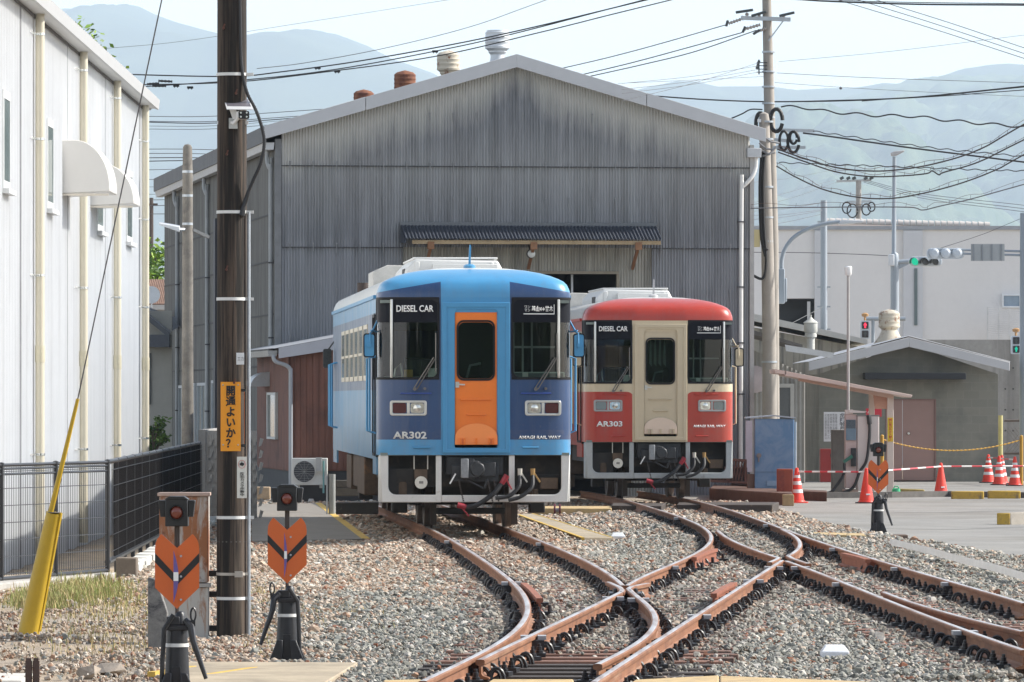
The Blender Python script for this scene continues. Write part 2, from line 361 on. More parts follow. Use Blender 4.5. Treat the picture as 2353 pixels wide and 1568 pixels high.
for k,vs in {'a_left':(1241,1335),'a_right_up':(1246,),'b_left_low':(1369,1457),'a_right_low':(1372,),'b_left_up':(1299,1188),'b_right_low':(1410,1330,1300),'c_left_low':(1300,1337,1446),'c_right':(1204,1258,1302,1336)}.items():
    for v in vs:
        f=RAILS[k][0]
        y=F*CH/(v-HV) if k!='a_left' else F*CH/(v-HV); x=float(f(y)); s=1
        j=MB(); j.bx(x-.085,x+.085,y-.24,y+.24,-.12,-.042); 
        for dy in (-.16,-.05,.06,.17): j.cyl((x-.11,y+dy,-.085),(x+.11,y+dy,-.085),.017,n=6)
        o=j.build('joint_bar',iron,rob[k]); j=MB(); j.bx(x-.1,x-.034,y-.2,y+.02,-.04,-.008); j.bx(x+.034,x+.1,y-.2,y+.02,-.04,-.008); j.build('joint_cap',capm,o)
gm=M('guard_rail_rust',(.25,.085,.045),.75,var=.3,scale=6)
for q,lab in (([(1203,1342),(1222,1358),(1240,1378)],'short loose guard rail beside the blue train track'),([(1595,1283),(1620,1271),(1644,1263)],'guard rail beside the bow of the red train left rail'),
              ([(1640,1367),(1662,1353),(1687,1341)],'pinkish guard rail lying left of the long straight rail'),([(1958,1273),(1990,1280),(2017,1288)],'guard rail bolted beside the right hand track rail')):
    t=thing('guard_rail',lab,'guard rail'); pts=[G(u,v,.0) for u,v in q]
    if q[0][0]==1958: pts=[p+Vector((-.11,0,0)) for p in pts]
    sweep(spline(pts,3),[(-.05,-.14),(.05,-.14),(.05,-.125),(.012,-.11),(.012,-.03),(.03,-.025),(.03,.012),(-.03,.012),(-.03,-.025),(-.012,-.03),(-.012,-.11),(-.05,-.125)]).build('guard_bar',gm,t,smooth=20)
    for p in pts:
        mb=MB(); mb.bx(p.x+.03,p.x+.16,p.y-.06,p.y+.06,-.15,-.11); mb.cyl((p.x+.09,p.y,-.11),(p.x+.09,p.y,-.05),.02,n=6); mb.build('chair',iron,t)
# crossing noses: black cast blocks
for u,v,lab in ((1437,1362,'black cast block under the near crossing nose'),(1803,1296,'black cast block under the far crossing nose')):
    p=G(u,v,-.05); t=thing('crossing_block',lab,'crossing block',(p.x,p.y,0)); mb=MB(); mb.bx(-.16,.16,-.2,.35,-.14,-.05); mb.build('block',iron,t,bevel=.01)
    for dx in (-.1,.1):
        for dy in (-.1,.05,.2): mb=MB(); mb.cyl((dx,dy,-.06),(dx,dy,-.015),.025,.02,n=6); mb.build('bolt',iron,t)
# ------------------------------------------------------------------ sleepers with their clips
slm=M('sleeper_steel_rust',(.23,.12,.085),.8,var=.3,scale=6,dirt=((.07,.05,.045),.45,.7,3)); slm2=M('sleeper_dark_timber',(.055,.045,.04),.8,var=.3,scale=5)
def clip_bolt():
    mb=MB(); mb.bx(-.05,.05,-.07,.07,-.148,-.118); mb.lathe([(.03,-.118),(.03,-.1),(.021,-.098),(.021,-.07),(.013,-.068),(.013,-.045)],n=8); return mb
def clip_ring():
    mb=MB(); pts=[(0.055*math.cos(a),0,-.15+.085*math.sin(a)) for a in np.linspace(0,math.pi,9)]; mb.tube(pts,.013,6); mb.tube([(p[0]*.6,.04,p[2]*.8-.03) for p in pts],.011,5); return mb
ck=[clip_bolt().build('rail_clip',iron,smooth=30),clip_ring().build('rail_clip',iron,smooth=50)]; ckm=[o.data for o in ck]
for o in ck: bpy.data.objects.remove(o)
SLEEP=[]
tracks=[('a',[('a_left',0),('a_right_up',0),('a_right_low',0)]),('b',[('b_left_low',0),('b_left_up',0),('b_right_low',0),('b_right_up',0)]),('c',[('c_left_up',0),('c_left_low',0),('c_right',0)])]
YS=list(np.arange(39.6,86,.62)); SN=0
spot={'a':'under the blue train track','b':'under the crossover track','c':'under the right hand track','ab':'across both tracks of the near turnout','bc':'across both tracks of the far turnout','abc':'across all tracks'}
yl=YS+list(np.arange(86.2,101,.62))
for y in yl:
    iv=[]
    for nm,rs in tracks:
        xs_=[rx(k,y) for k,_ in rs if RAILS[k][1]<=y<=RAILS[k][2]]
        if nm=='b' and y>76: continue
        if nm=='a' and y>84: continue
        if nm=='c' and y>76: xs_=[rx('b_left_up',y),rx('c_right',y)]
        if not xs_: continue
        if nm=='a' and len(xs_)==1 and y<46: xs_+= [rx('b_right_low',y)]
        if nm=='c' and len(xs_)==1: xs_+=[xs_[0]+(1.13 if RAILS['c_left_low'][1]<=y<=RAILS['c_left_low'][2] else -1.13)]
        iv.append([min(xs_)-.5,max(xs_)+.5,nm])
    iv.sort(); out=[]
    for q in iv:
        if out and q[0]<out[-1][1]+.05 and not (q[2]=='c' and y<62.5): out[-1][1]=max(out[-1][1],q[1]); out[-1][2]+=q[2]
        else: out.append(q)
    for x0,x1,nm in out:
        key=''.join(sorted(set(nm)))
        x0+=random.uniform(-.06,.06); x1+=random.uniform(-.06,.06); w=.09 if y<50 and 'a' in nm else .105
        vv=HV+F*(CH+.15)/y
        if x1*F/y+CX<-40 or x0*F/y+CX>2400: continue
        SLEEP.append((x0,x1,y,w,y<47 and 'a' in nm))
        t=thing('sleeper','half buried cross sleeper '+spot[key],'sleeper',(0,y,0),random.uniform(-.004,.004),'sleepers '+spot[key])
        mb=MB(); mb.bx(x0,x1,-w,w,-.27,-.15); mb.build('tie',slm2 if y<44.6 and 'a' in nm else slm,t,bevel=.008)
        for k in RAILS:
            if RAILS[k][1]-.2<=y<=min(RAILS[k][2],101)+.2:
                xr=rx(k,y)
                if x0<xr<x1:
                    ki=0 if (int(y*1.3+xr*2)%3) else 1
                    for s in (-1,1):
                        c=bpy.data.objects.new('rail_clip',ckm[ki]); COL.objects.link(c); c.parent=t; c.location=(xr+s*.105,random.uniform(-.02,.02),0); c.rotation_euler=(0,0,random.uniform(-.3,.3))
# ------------------------------------------------------------------ loose ballast: one mass of stones
N=820000
def scatter():
    y=38+(118-38)*rng.random(N)**1.35; hw=1400/F*y; x=-hw+2*hw*rng.random(N)
    keep=(x>-9)&(x<12); x=x[keep]; y=y[keep]
    ok=~inpoly(x,y,ASPH)
    for q in SLABS: ok&=~inpoly(x,y,q)
    u=CX+x/y*F; v=HV+F*(CH+.25)/y
    fence=np.where(y<68,-4.6-(68-y)*.21,-4.6-(y-68)*.0165)+.12
    ok&=x>fence
    dl=np.clip((470-u)/160,0,1)*np.clip((v-1320)/50,0,1)*np.clip(1.1+.8*vnoise(x,y,1.1),0,1)                      # sparse on the dirt at lower left
    ok&=rng.random(len(x))>dl*.975
    ok&=~((y>104)&(u<760)) | (rng.random(len(x))<.3)
    rd=rail_dist(x,y); ok&=rd>.05
    on_s=np.zeros(len(x),bool)
    for x0,x1,ys_,w,bare in SLEEP:
        m=(np.abs(y-ys_)<w+.015)&(x>x0)&(x<x1); on_s|=m
    nz=vnoise(x,y,.9)+.6*vnoise(x+9,y,2.1)
    cover=np.where(v<1330,.55,.10)*np.clip(.7+nz,0.1,1.6); cover=np.where((v>1255)&(v<1345)&(u<1200),.25,cover)
    cover=np.where((y<70)&(u>1850),cover*.6,cover)
    ok&=~on_s|(rng.random(len(x))<cover)
    bare=(y<46.2)&(x>rx('a_left',42)+.1)&(x<rx('b_right_low',42)-.1)
    ok&=~bare|(rng.random(len(x))<.45)
    x=x[ok]; y=y[ok]; rd=rd[ok]; on_s=on_s[ok]; u=u[ok]; v=v[ok]; bare=bare[ok]
    sc=rng.lognormal(-.05,.35,len(x))*np.interp(y,[40,60,85,118],[.0185,.021,.027,.036]); sc*=np.where(dl[ok]>.3,.85,1)
    z=gz(x,y)+rng.random(len(x))**1.5*.05*np.clip(rd*4,0.2,1)+.005; z=np.where(on_s,-.15+.008,z); z=np.where(bare,-.26+.02*rng.random(len(x)),z)
    # tone: pinkish tan far away and at left, grey green in the centre and right
    g=np.clip((v-1330)/70+ .9*vnoise(x,y,.55)+.5*vnoise(x,y,1.7),0,1)*np.clip((u-600)/260+.5*vnoise(x+3,y,.8),0,1)
    g=np.maximum(g,np.clip((u-1290)/120,0,1)*np.clip((v-1215+25*vnoise(x,y,.9))/35,0,1)*np.clip(1.0+.5*vnoise(x,y,.7),0,1)*.95)
    g=np.maximum(g,.55*np.clip(vnoise(x+5,y+7,.8)-.35,0,1)*2)
    g=np.where(rng.random(len(x))<.12,1-g,g)
    tan=np.array([[.52,.41,.31],[.60,.49,.385],[.47,.35,.26],[.68,.60,.51],[.42,.255,.17],[.36,.30,.24]]); gre=np.array([[.32,.315,.27],[.39,.385,.335],[.26,.265,.235],[.46,.44,.385],[.215,.225,.21],[.55,.52,.47]])
    i=rng.integers(0,6,len(x)); k=(rng.random(len(x))<g)[:,None]; c=np.where(k,gre[i],tan[i]); rusty=rng.random(len(x))<.025; c[rusty]=[.28,.11,.06]
    c*= (0.62+.45*rng.random(len(x)))[:,None]
    stn=(np.clip(1-rd/.5,0,1)*.55*np.clip(.75+vnoise(x,y,1.9),0,1.3))[:,None]; c=c*(1-stn)+np.array([.15,.095,.065])*stn
    oil=(np.clip(vnoise(x+2,y+4,1.4)-.35,0,1)*(rd<.6)*.8)[:,None]; c=c*(1-oil)+np.array([.07,.06,.05])*oil
    return x,y,z,sc,c
sx,sy,sz,ssc,scol=scatter()
me=bpy.data.meshes.new('ballast_gravel'); me.vertices.add(len(sx)); me.vertices.foreach_set('co',np.stack([sx,sy,sz],1).ravel())
me.attributes.new('size','FLOAT','POINT').data.foreach_set('value',ssc)
me.attributes.new('tone','FLOAT_COLOR','POINT').data.foreach_set('color',np.concatenate([scol,np.ones((len(sx),1))],1).ravel())
bal=bpy.data.objects.new('ballast_gravel',me); COL.objects.link(bal); tag(bal,kind='stuff')
b=NB('ballast_stone'); at=b.n('ShaderNodeAttribute',attribute_type='INSTANCER',attribute_name='tone')
c=b.mix(b.rng(b.noise(2.2,4,.7),.35,.7),at.outputs['Color'],b.mix(.45,at.outputs['Color'],(.1,.085,.07)))
stonem=b.end(b.bsdf(c,.9,spec=.35))
ng=bpy.data.node_groups.new('scatter_stones','GeometryNodeTree')
ng.interface.new_socket('Geometry',in_out='INPUT',socket_type='NodeSocketGeometry'); ng.interface.new_socket('Geometry',in_out='OUTPUT',socket_type='NodeSocketGeometry')
def gn(t): return ng.nodes.new(t)
gi,go=gn('NodeGroupInput'),gn('NodeGroupOutput'); L=ng.links.new
mp=gn('GeometryNodeMeshToPoints'); L(gi.outputs[0],mp.inputs[0])
g2i=gn('GeometryNodeGeometryToInstance')
for s in range(7):
    ln=gn('GeometryNodeMeshLine'); ln.inputs['Count'].default_value=11+s
    rv=gn('FunctionNodeRandomValue'); rv.data_type='FLOAT_VECTOR'; rv.inputs[0].default_value=(-1,-1,-1); rv.inputs[1].default_value=(1,1,1); rv.inputs['Seed'].default_value=s*13+3
    nv=gn('ShaderNodeVectorMath'); nv.operation='NORMALIZE'; L(rv.outputs[0],nv.inputs[0])
    ml=gn('ShaderNodeVectorMath'); ml.operation='MULTIPLY'; L(nv.outputs[0],ml.inputs[0]); ml.inputs[1].default_value=(1.15-.06*s,.95,.62+.05*s)
    sp=gn('GeometryNodeSetPosition'); L(ln.outputs[0],sp.inputs[0]); L(ml.outputs[0],sp.inputs['Position'])
    ch=gn('GeometryNodeConvexHull'); L(sp.outputs[0],ch.inputs[0]); sm=gn('GeometryNodeSetMaterial'); L(ch.outputs[0],sm.inputs[0]); sm.inputs['Material'].default_value=stonem
    L(sm.outputs[0],g2i.inputs[0])
ip=gn('GeometryNodeInstanceOnPoints'); L(mp.outputs[0],ip.inputs['Points']); L(g2i.outputs[0],ip.inputs['Instance']); ip.inputs['Pick Instance'].default_value=True
ri=gn('FunctionNodeRandomValue'); ri.data_type='INT'; ri.inputs[4].default_value=0; ri.inputs[5].default_value=6; ri.inputs['Seed'].default_value=5; L(ri.outputs[2],ip.inputs['Instance Index'])
rr=gn('FunctionNodeRandomValue'); rr.data_type='FLOAT_VECTOR'; rr.inputs[0].default_value=(-.7,-.7,0); rr.inputs[1].default_value=(.7,.7,6.28); L(rr.outputs[0],ip.inputs['Rotation'])
na=gn('GeometryNodeInputNamedAttribute'); na.data_type='FLOAT'; na.inputs[0].default_value='size'; L(na.outputs[0],ip.inputs['Scale'])
L(ip.outputs[0],go.inputs[0])
md=bal.modifiers.new('stones','NODES'); md.node_group=ng
# bigger loose stones that can be told apart
bsm=M('loose_rock',(.30,.25,.2),.9,var=.3,scale=9,bump=.4)
def rock(p,s,col=bsm,label='',seed=0):
    r=random.Random(seed); import bmesh
    b=bmesh.new()
    for _ in range(16):
        q=Vector((r.uniform(-1,1),r.uniform(-1,1),r.uniform(-1,1))).normalized(); b.verts.new((q.x*s[0],q.y*s[1],q.z*s[2]))
    h=bmesh.ops.convex_hull(b,input=b.verts); me=bpy.data.meshes.new('rock'); b.to_mesh(me); b.free(); me.materials.append(col)
    o=bpy.data.objects.new('rock',me); COL.objects.link(o); o.location=p; tag(o,label,'rock')
for i,(u,v,s,lab) in enumerate([(250,1540,(.17,.15,.07),'large flat brown rock on the dirt at lower left'),(205,1545,(.1,.1,.07),'dark rock beside the large flat brown rock'),(1098,1499,(.1,.1,.04),'tan flat stone beside the curving rail, bottom centre'),(1160,1407-25,(.07,.07,.05),'rounded tan stone on the gravel near the bowed rail'),
    (1020,1380,(.09,.08,.05),'pale rounded stone on the gravel left of the bowed rail')]): rock(G(u,v,-.22),s,bsm,lab,i)
# ------------------------------------------------------------------ dry and green grass by the fence
def grass(name,n,area,h,cols,seed):
    r=random.Random(seed); mb=MB()
    for _ in range(n):
        u,v,su,sv=area[r.randrange(len(area))]; p=G(u+r.gauss(0,su),v+r.gauss(0,sv),-.25); a=r.uniform(0,6.28); hh=h*min(1.5,r.lognormvariate(-.35,.5)); ln=r.uniform(.1,.5)*hh
        w=.0042; c,s_=math.cos(a),math.sin(a); b0=p+Vector((-s_*w,c*w,0)); b1=p-Vector((-s_*w,c*w,0)); m_=p+Vector((c*ln*.4,s_*ln*.4,hh*.6)); tp=p+Vector((c*ln,s_*ln,hh))
        mb.cur=r.randrange(len(cols)); mb.add([b0,b1,m_+Vector((s_*w,-c*w,0)),m_+Vector((-s_*w,c*w,0)),tp],[(0,1,2,3),(3,2,4)])
    return tag(mb.build(name,cols,smooth=0,fix=False),kind='stuff')
gA=M('green_grass',(.20,.24,.06),.8,var=.3); gB=M('straw_grass',(.40,.31,.15),.9,var=.2); gC=M('olive_grass',(.24,.23,.08),.85,var=.3)
grass('grass',6500,[(215,1352,45,11),(150,1365,28,9),(110,1395,24,7),(235,1362,28,7),(190,1378,50,9),(60,1385,20,8)],.10,[gA,gC,gC,gB],3)
grass('dry_grass',5000,[(200,1400,110,18),(330,1380,60,25),(760,1420,90,15),(600,1375,20,20),(240,1470,120,30),(620,1480,40,25)],.06,[gB,gB,gC],4)
# ------------------------------------------------------------------ hills with their own relief, and the hazy air
def m_hill(name,a,b_,c_,s):
    b=NB(name); n1=b.noise(s*.5,5,.65); n2=b.noise(s*3,4,.7)
    c=b.mix(b.rng(n1,.38,.62),a,b_); c=b.mix(b.rng(n2,.5,.72),c,c_)
    return b.end(b.bsdf(c,.95,spec=.1))
def hill(name,prof,d,front,label,mat,amp,freq,nx=300,ny=60,lump=0.0):
    us=np.linspace(prof[0][0],prof[-1][0],nx); vs=np.interp(us,[p[0] for p in prof],[p[1] for p in prof]); rows=[]
    for j in range(ny+1):
        t=j/ny*1.5; y=d-front+front*t; sh=math.sin(min(t,1)*math.pi/2)**1.15 if t<=1 else 1-(t-1)**2*1.5
        row=[]
        for u,v in zip(us,vs):
            x=X(u,d); top=Z(v,d); p=Vector((x*freq,y*freq,3.1))
            n=mnoise.fractal(p*.16,.9,2.1,4)*amp*2.2*(1-abs(2*min(t,1)-1)**3)
            q=mnoise.voronoi(p)[0][0]; c=(1-min(q,1)**1.5)*lump+mnoise.noise(p*2.3)*lump*.35 if lump else mnoise.noise(p*1.3)*amp*.25
            zl=(top-CH)*(y+front*.02)/d+CH; base=min(-1+(top+1)*sh+(n*(1-math.exp(-((t-1)/.12)**2))),zl)
            row.append((x,y+mnoise.noise(p*.7+Vector((5,0,0)))*amp*.8,max(-2,base+c-lump*.6)))
        rows.append(row)
    mb=MB(); mb.grid(rows); o=mb.build(name,mat,smooth=180 if not lump else 60,fix=False); return tag(o,kind='structure')
far=m_hill('far_forest',(.035,.055,.03),(.06,.08,.04),(.03,.05,.03),.004)
mid=m_hill('forest',(.05,.085,.03),(.10,.125,.045),(.035,.06,.025),.02)
near=m_hill('near_forest',(.035,.07,.022),(.08,.11,.04),(.02,.04,.014),.035)
hill('far_mountain',[(-900,914),(-700,140),(-300,70),(0,45),(160,32),(225,37),(265,44),(295,28),(312,22),(330,21),(362,36),(420,58),(495,82),(560,97),(600,106),(640,99),(700,86),(740,81),(775,88),(850,120),(905,150),(960,166),(1000,178),(1100,240),(1200,330),(1400,500),(1700,914)],16000,6800,'',far,72,0.0025,420,60)
hill('distant_ridge',[(800,914),(1000,330),(1200,260),(1400,228),(1480,206),(1550,193),(1600,197),(1640,208),(1700,206),(1760,203),(1830,211),(1900,207),(1960,208),(2010,200),(2060,203),(2130,184),(2200,160),(2255,154),(2300,153),(2353,157),(2500,150),(3000,260),(3200,914)],15000,5307.7,'',far,69.2308,0.0026,360,50)
hill('middle_hill',[(1400,914),(1500,620),(1650,420),(1750,340),(1850,262),(1900,245),(1960,226),(2010,215),(2060,200),(2110,189),(2150,183),(2190,189),(2240,185),(2300,186),(2353,193),(2600,185),(3000,350),(3100,914)],13500,4153.85,'',mid,46.7308,0.0154074,400,200,20.7692)
hill('near_hill',[(1300,914),(1500,470),(1600,380),(1690,300),(1760,262),(1800,250),(1830,248),(1870,262),(1922,277),(1965,288),(2010,335),(2060,380),(2150,460),(2300,640),(2450,914)],11000,3300,'',near,33,0.0204545,400,330,22)
hill('right_hill',[(1900,914),(2000,470),(2060,370),(2120,308),(2170,284),(2215,256),(2260,235),(2310,226),(2353,226),(2500,232),(2800,500),(2950,914)],12500,3378.38,'',near,33.7838,0.01776,360,300,23.6487)
hz=MB(); hz.bx(-9000,9000,-60,19500,-3,1130); o=hz.build('haze',[],smooth=0); tag(o,kind='stuff')
b=NB('hazy_air'); pv=b.n('ShaderNodeVolumePrincipled'); pv.inputs['Color'].default_value=(.65,.79,.945,1); pv.inputs['Density'].default_value=.00008; pv.inputs['Anisotropy'].default_value=0.0
b.t.links.new(pv.outputs[0],b.out.inputs['Volume']); o.data.materials.append(b.m)

# a wood behind the photographer: never in the frame, but it is what the windscreens mirror
wr=random.Random(4); mb=MB()
for _ in range(2600):
    x=wr.uniform(-70,70); y=-38-wr.random()*14; h=wr.uniform(0,1)**.7*(11+3*math.sin(x*.35)+2*math.sin(x*.9)); s=wr.uniform(.6,1.6); c=Vector((x,y,h)); a=Vector((wr.uniform(-1,1),wr.uniform(-.4,.4),wr.uniform(-1,1))).normalized()*s; b_=a.cross(Vector((0,1,.3))).normalized()*s
    mb.cur=wr.randrange(2); mb.add([c-a,c+b_,c+a,c-b_],[(0,1,2,3)])
tag(mb.build('wood',[M('wood_leaf_dark',(.03,.055,.018),.8),M('wood_leaf',(.06,.10,.025),.8)],smooth=0,fix=False),kind='stuff')
# ------------------------------------------------------------------ diesel railcars
def m_livery(name,kind):
    b=NB(name); x,y,z=b.xyz(); ax=b.math('ABSOLUTE',x); gt=lambda a,c:b.math('GREATER_THAN',a,c); lt=lambda a,c:b.math('LESS_THAN',a,c)
    A=lambda *q:(q[0] if len(q)==1 else b.math('MULTIPLY',q[0],A(*q[1:]))); O=lambda p,q:b.math('MAXIMUM',p,q)
    front=lt(y,.62); side=b.math('SUBTRACT',1.0,front)
    n=b.noise(1.2,4,.6); st=b.noise(1,5,.7,vec=b.co(scale=(9,5,.35)))
    roof=gt(b.math('ADD',z,b.math('MULTIPLY',side,.0)),3.235)
    if kind=='blue':
        light=b.mix(b.rng(n,.35,.65),(.052,.245,.465),(.066,.28,.505)); darkb=b.mix(b.rng(n,.35,.65),(.010,.042,.128),(.014,.053,.15))
        f=A(front,gt(ax,.482),gt(z,1.213),lt(b.math('ADD',z,b.math('MULTIPLY',ax,.17)),3.50))
        s=A(side,gt(z,1.91),lt(z,2.99)); c=b.mix(O(f,s),light,darkb)
        c=b.mix(A(side,b.rng(st,.38,.70,0,.6)),c,(.22,.27,.30))
    else:
        red=b.mix(b.rng(n,.35,.65),(.36,.029,.013),(.42,.037,.018)); cream=b.mix(b.rng(n,.35,.65),(.54,.445,.295),(.61,.51,.35))
        ctr=A(lt(ax,.50),lt(z,3.135)); band=A(lt(z,3.19),gt(z,1.905)); 
        dx=b.math('SUBTRACT',.60,ax); dz=b.math('SUBTRACT',z,1.78)     # rounded inner top corner of the red panels
        cor=A(gt(dx,0.0),gt(dz,0.0),gt(b.math('ADD',b.math('MULTIPLY',dx,dx),b.math('MULTIPLY',dz,dz)),.0156))
        f=A(front,O(O(ctr,band),A(cor,lt(ax,.62),lt(z,1.93)))); s=A(side,gt(z,1.905),lt(z,3.0)); c=b.mix(O(f,s),red,cream)
    c=b.mix(A(side,roof),c,b.mix(n,(.50,.49,.46),(.62,.61,.58)))
    c=b.mix(b.rng(b.noise(26,3,.7),.62,.8,0,.3),c,(.22,.18,.15)); c=b.mix(b.rng(b.noise(1,5,.7,vec=b.co(scale=(11,11,.7))),.5,.75,0,.16),c,(.16,.14,.12)); c=b.mix(A(lt(z,1.35),b.rng(b.noise(5,4,.7),.4,.7,0,.22)),c,(.17,.13,.10))
    return b.end(b.bsdf(c,b.rng(n,.3,.7,.30,.42),0,.5,None,.25))
def plan():      # outline of the nose from left side round to right side: (x, y, outward normal)
    L=[(.0,.0),(.24,.0),(.30,.0),(.40,.0),(.485,.0),(.51,.004),(.60,.012),(.80,.034),(1.0,.062),(1.12,.084),(1.17,.098),(1.235,.128),(1.285,.168),(1.325,.225),(1.35,.30),(1.36,.40),(1.36,.60)]
    return [(-a,b_) for a,b_ in L[:0:-1]]+L
ROOF=[(1,3.20),(.997,3.26),(.985,3.315),(.963,3.38),(.93,3.425),(.882,3.46),(.80,.0+3.505),(.70,3.545),(.55,3.585),(.37,3.615),(.2,3.629),(0,3.634)]
CHT={'DIESEL':'DIESEL CAR'}
def railcar(label,loc,yaw,kind,number,L=17.6):
    T=thing('railcar',label,'train',loc,yaw)
    liv=m_livery('railcar_paint_'+kind,kind); 
    bez=M('headlight_bezel',(.55,.55,.52),.35,metal=.6) ; gask=M('window_gasket',(.008,.008,.01),.6,spec=.25)
    glz=glass('windscreen_glass',(.50,.58,.56),1.0); doorc=M('door_orange',(.80,.19,.018),.4,var=.06,coat=.2) if kind=='blue' else M('door_cream',(.55,.455,.31),.45,var=.06,coat=.2)
    trim=M('trim_light_blue',(.06,.265,.485),.38,var=.05,coat=.25) if kind=='blue' else M('trim_cream',(.55,.455,.31),.4,var=.05,coat=.2)
    flapc=M('flap_orange',(.86,.27,.07),.45,var=.05) if kind=='blue' else M('flap_cream',(.68,.53,.41),.45,var=.05)
    skirtc=M('skirt_white',(.62,.61,.58),.45,var=.08,dirt=((.30,.18,.10),.62,.85,7)) if kind=='blue' else M('skirt_grey',(.36,.38,.38),.5,var=.12,dirt=((.15,.11,.08),.6,.8,6))
    darkc=M('lettering_grey_white',(.62,.62,.60),.5,var=.03) if kind=='blue' else M('lettering_white',(.75,.75,.73),.5,var=.03)
    # ---- body shell
    pl=plan(); nf=len(pl)
    ysd=[.62,.9,1.5,3,5,7,9,11,13,15,16.5,L-.5]
    contour=[(-1.36,y) for y in ysd[::-1]]+pl+[(1.36,y) for y in ysd]
    contour=[(-1.36,L)]+contour+[(1.36,L)]
    zs=[1.0,1.1,1.213,1.6,1.9,2.054,2.6,2.99,3.127,3.193,3.20]
    mb=MB(); rows=[]
    for z in zs: rows.append([Vector((x,y,z if y<.7 else (z if z>1.0 else .93))) for x,y in contour])
    for s,z in ROOF[1:]:
        r=[]
        for x,y in contour:
            cy=max(y,1.3); cx=0
            if y>1.3: r.append(Vector((x*s,y,z)))
            else: 
                k=1-(1-s)
                r.append(Vector((x*k,cy+(y-cy)*(s**.8),z)))
        rows.append(r)
    n=len(contour); vs=[p for r in rows for p in r]; fs=[]
    for i in range(len(rows)-1):
        for k in range(n-1):
            a=contour[k]; c=contour[k+1]; mx=(a[0]+c[0])/2; my=(a[1]+c[1])/2
            if i<len(zs)-1:
                zc=(zs[i]+zs[i+1])/2
                if abs(mx)>.505 and my<.59 and 2.054<zc<3.193: continue          # windscreen openings
                if abs(mx)>1.35 and .9<my<1.5 and 2.054<zc<2.99: continue        # cab side windows
                if abs(mx)<.29 and my<.2 and 1.1<zc<2.99: continue                # doorway
            fs.append((i*n+k,i*n+k+1,(i+1)*n+k+1,(i+1)*n+k))
    mb.add(vs,fs)
    # roof spine is closed by the last ring collapsing on the centre line; rear end wall
    rr=[r[0] for r in rows]+[r[-1] for r in rows[::-1]]; mb.add(rr,[tuple(range(len(rr)))])
    body=mb.build('body',liv,T,smooth=50)
    # ---- door surround, door, window
    mb=MB(); mb.frame([(-.462,1.03),(.482,1.03),(.482,3.127),(-.462,3.127)],[(-.40,1.075),(.42,1.075),(.42,3.06),(-.40,3.06)],-.03,.01)
    mb.build('door_surround',trim,body,bevel=.006)
    o=rrect(-.44,.46,1.06,3.09,(.01,.01,.01,.01),4); i=rrect(-.290,.315,1.10,3.03,(.02,.02,.07,.07),4)
    MB().frame(o,i,-.018,.05).build('door_frame',trim,body,bevel=.004)
    mb=MB(); o=rrect(-.284,.311,1.14,3.012,(.01,.01,.05,.05)); i=rrect(-.235,.25,2.066,2.85,.08)
    mb.frame(o,i,.012,.04); door=mb.build('door',doorc,T,smooth=30)
    o=rrect(-.262,.274,2.035,2.882,.10); i=rrect(-.235,.248,2.065,2.855,.075); MB().frame(o,i,-.002,.03).build('window_gasket',gask,door)
    MB().prism(rrect(-.25,.262,2.05,2.868,.09),.018,.024).build('pane',glz,door,smooth=0)
    mb=MB(); mb.bx(-.278,-.228,-.012,.015,1.94,2.02); mb.bar((-.26,-.03,1.985),(-.15,-.03,1.98),.014,.02); mb.build('handle',bez,door)
    for z,x0,x1 in ((1.772,-.20,.21),(1.562,-.115,.14)):
        mb=MB(); mb.tube([(x0,.01,z),(x0,-.03,z),(x1,-.03,z),(x1,.01,z)],.011,6); mb.build('step_bar',doorc,door)
    pol=[(-.288,1.145),(.308,1.145)]+[(.01+.298*math.cos(a),1.24+.20*math.sin(a)) for a in np.linspace(.15,math.pi-.15,16)]
    MB().prism(pol,-.035,-.015).build('footplate_flap',flapc,door,bevel=.004)
    mb=MB()
    for x in (-.21,-.155,.01,.19,.245): mb.bx(x-.012,x+.012,-.07,-.03,1.15,1.235)
    mb.build('hinge',doorc,door)
    # ---- windscreens: gasket frame, pane, chrome post (both wrap the corner)
    for s in (-1,1):
        seg=[(x,y) for x,y in pl if x*s>.505]
        seg=sorted(seg,key=lambda p:(abs(p[0]),p[1]))
        def strip(z0,z1,off,parts,xa=.0,xb=9):
            q=[p for p in seg if xa<=abs(p[0])<=xb]; rws=[]
            for k,(x,y) in enumerate(q):
                i=seg.index((x,y)); a=Vector((*seg[max(i-1,0)],0)); c=Vector((*seg[min(i+1,len(seg)-1)],0)); t=(c-a).normalized(); nn=Vector((t.y,-t.x,0))*s
                pp=Vector((x,y,0))+nn*off; rws.append([Vector((pp.x,pp.y,z0)),Vector((pp.x,pp.y,z1))])
            parts.grid(rws)
        mb=MB(); strip(2.054,3.193,-.008,mb); pane=mb.build('windscreen',glz,T,smooth=60)
        mb=MB(); strip(2.05,2.084,.006,mb); strip(3.165,3.2,.006,mb)
        # rounded inner end of the gasket
        io=rrect(.50,.75,2.05,3.2,(.11,0.001,0.001,.11),6); ii=rrect(.53,.75,2.084,3.165,(.09,.001,.001,.09),6)
        g2=MB(); g2.frame([(x*s,z) for x,z in io],[(x*s,z) for x,z in ii],-.008,.012)
        oo=[(.48,2.04),(.48,3.21)]
        for v in range(len(g2.v)):
            x,y,z=g2.v[v]; g2.v[v]=(x,y+max(0,(abs(x)-.51))*.13+ .0,z)
        mb.add(g2.v,g2.f)
        # corner fillers behind the rounded corners
        for zc,sg in ((2.054,1),(3.193,-1)):
            q=[(.505,zc)]+[(.505+.09-.09*math.cos(a),zc+sg*(.09-.09*math.sin(a))) for a in np.linspace(0,math.pi/2,7)]
            mb.prism([(x*s,z) for x,z in q],.002,.02)
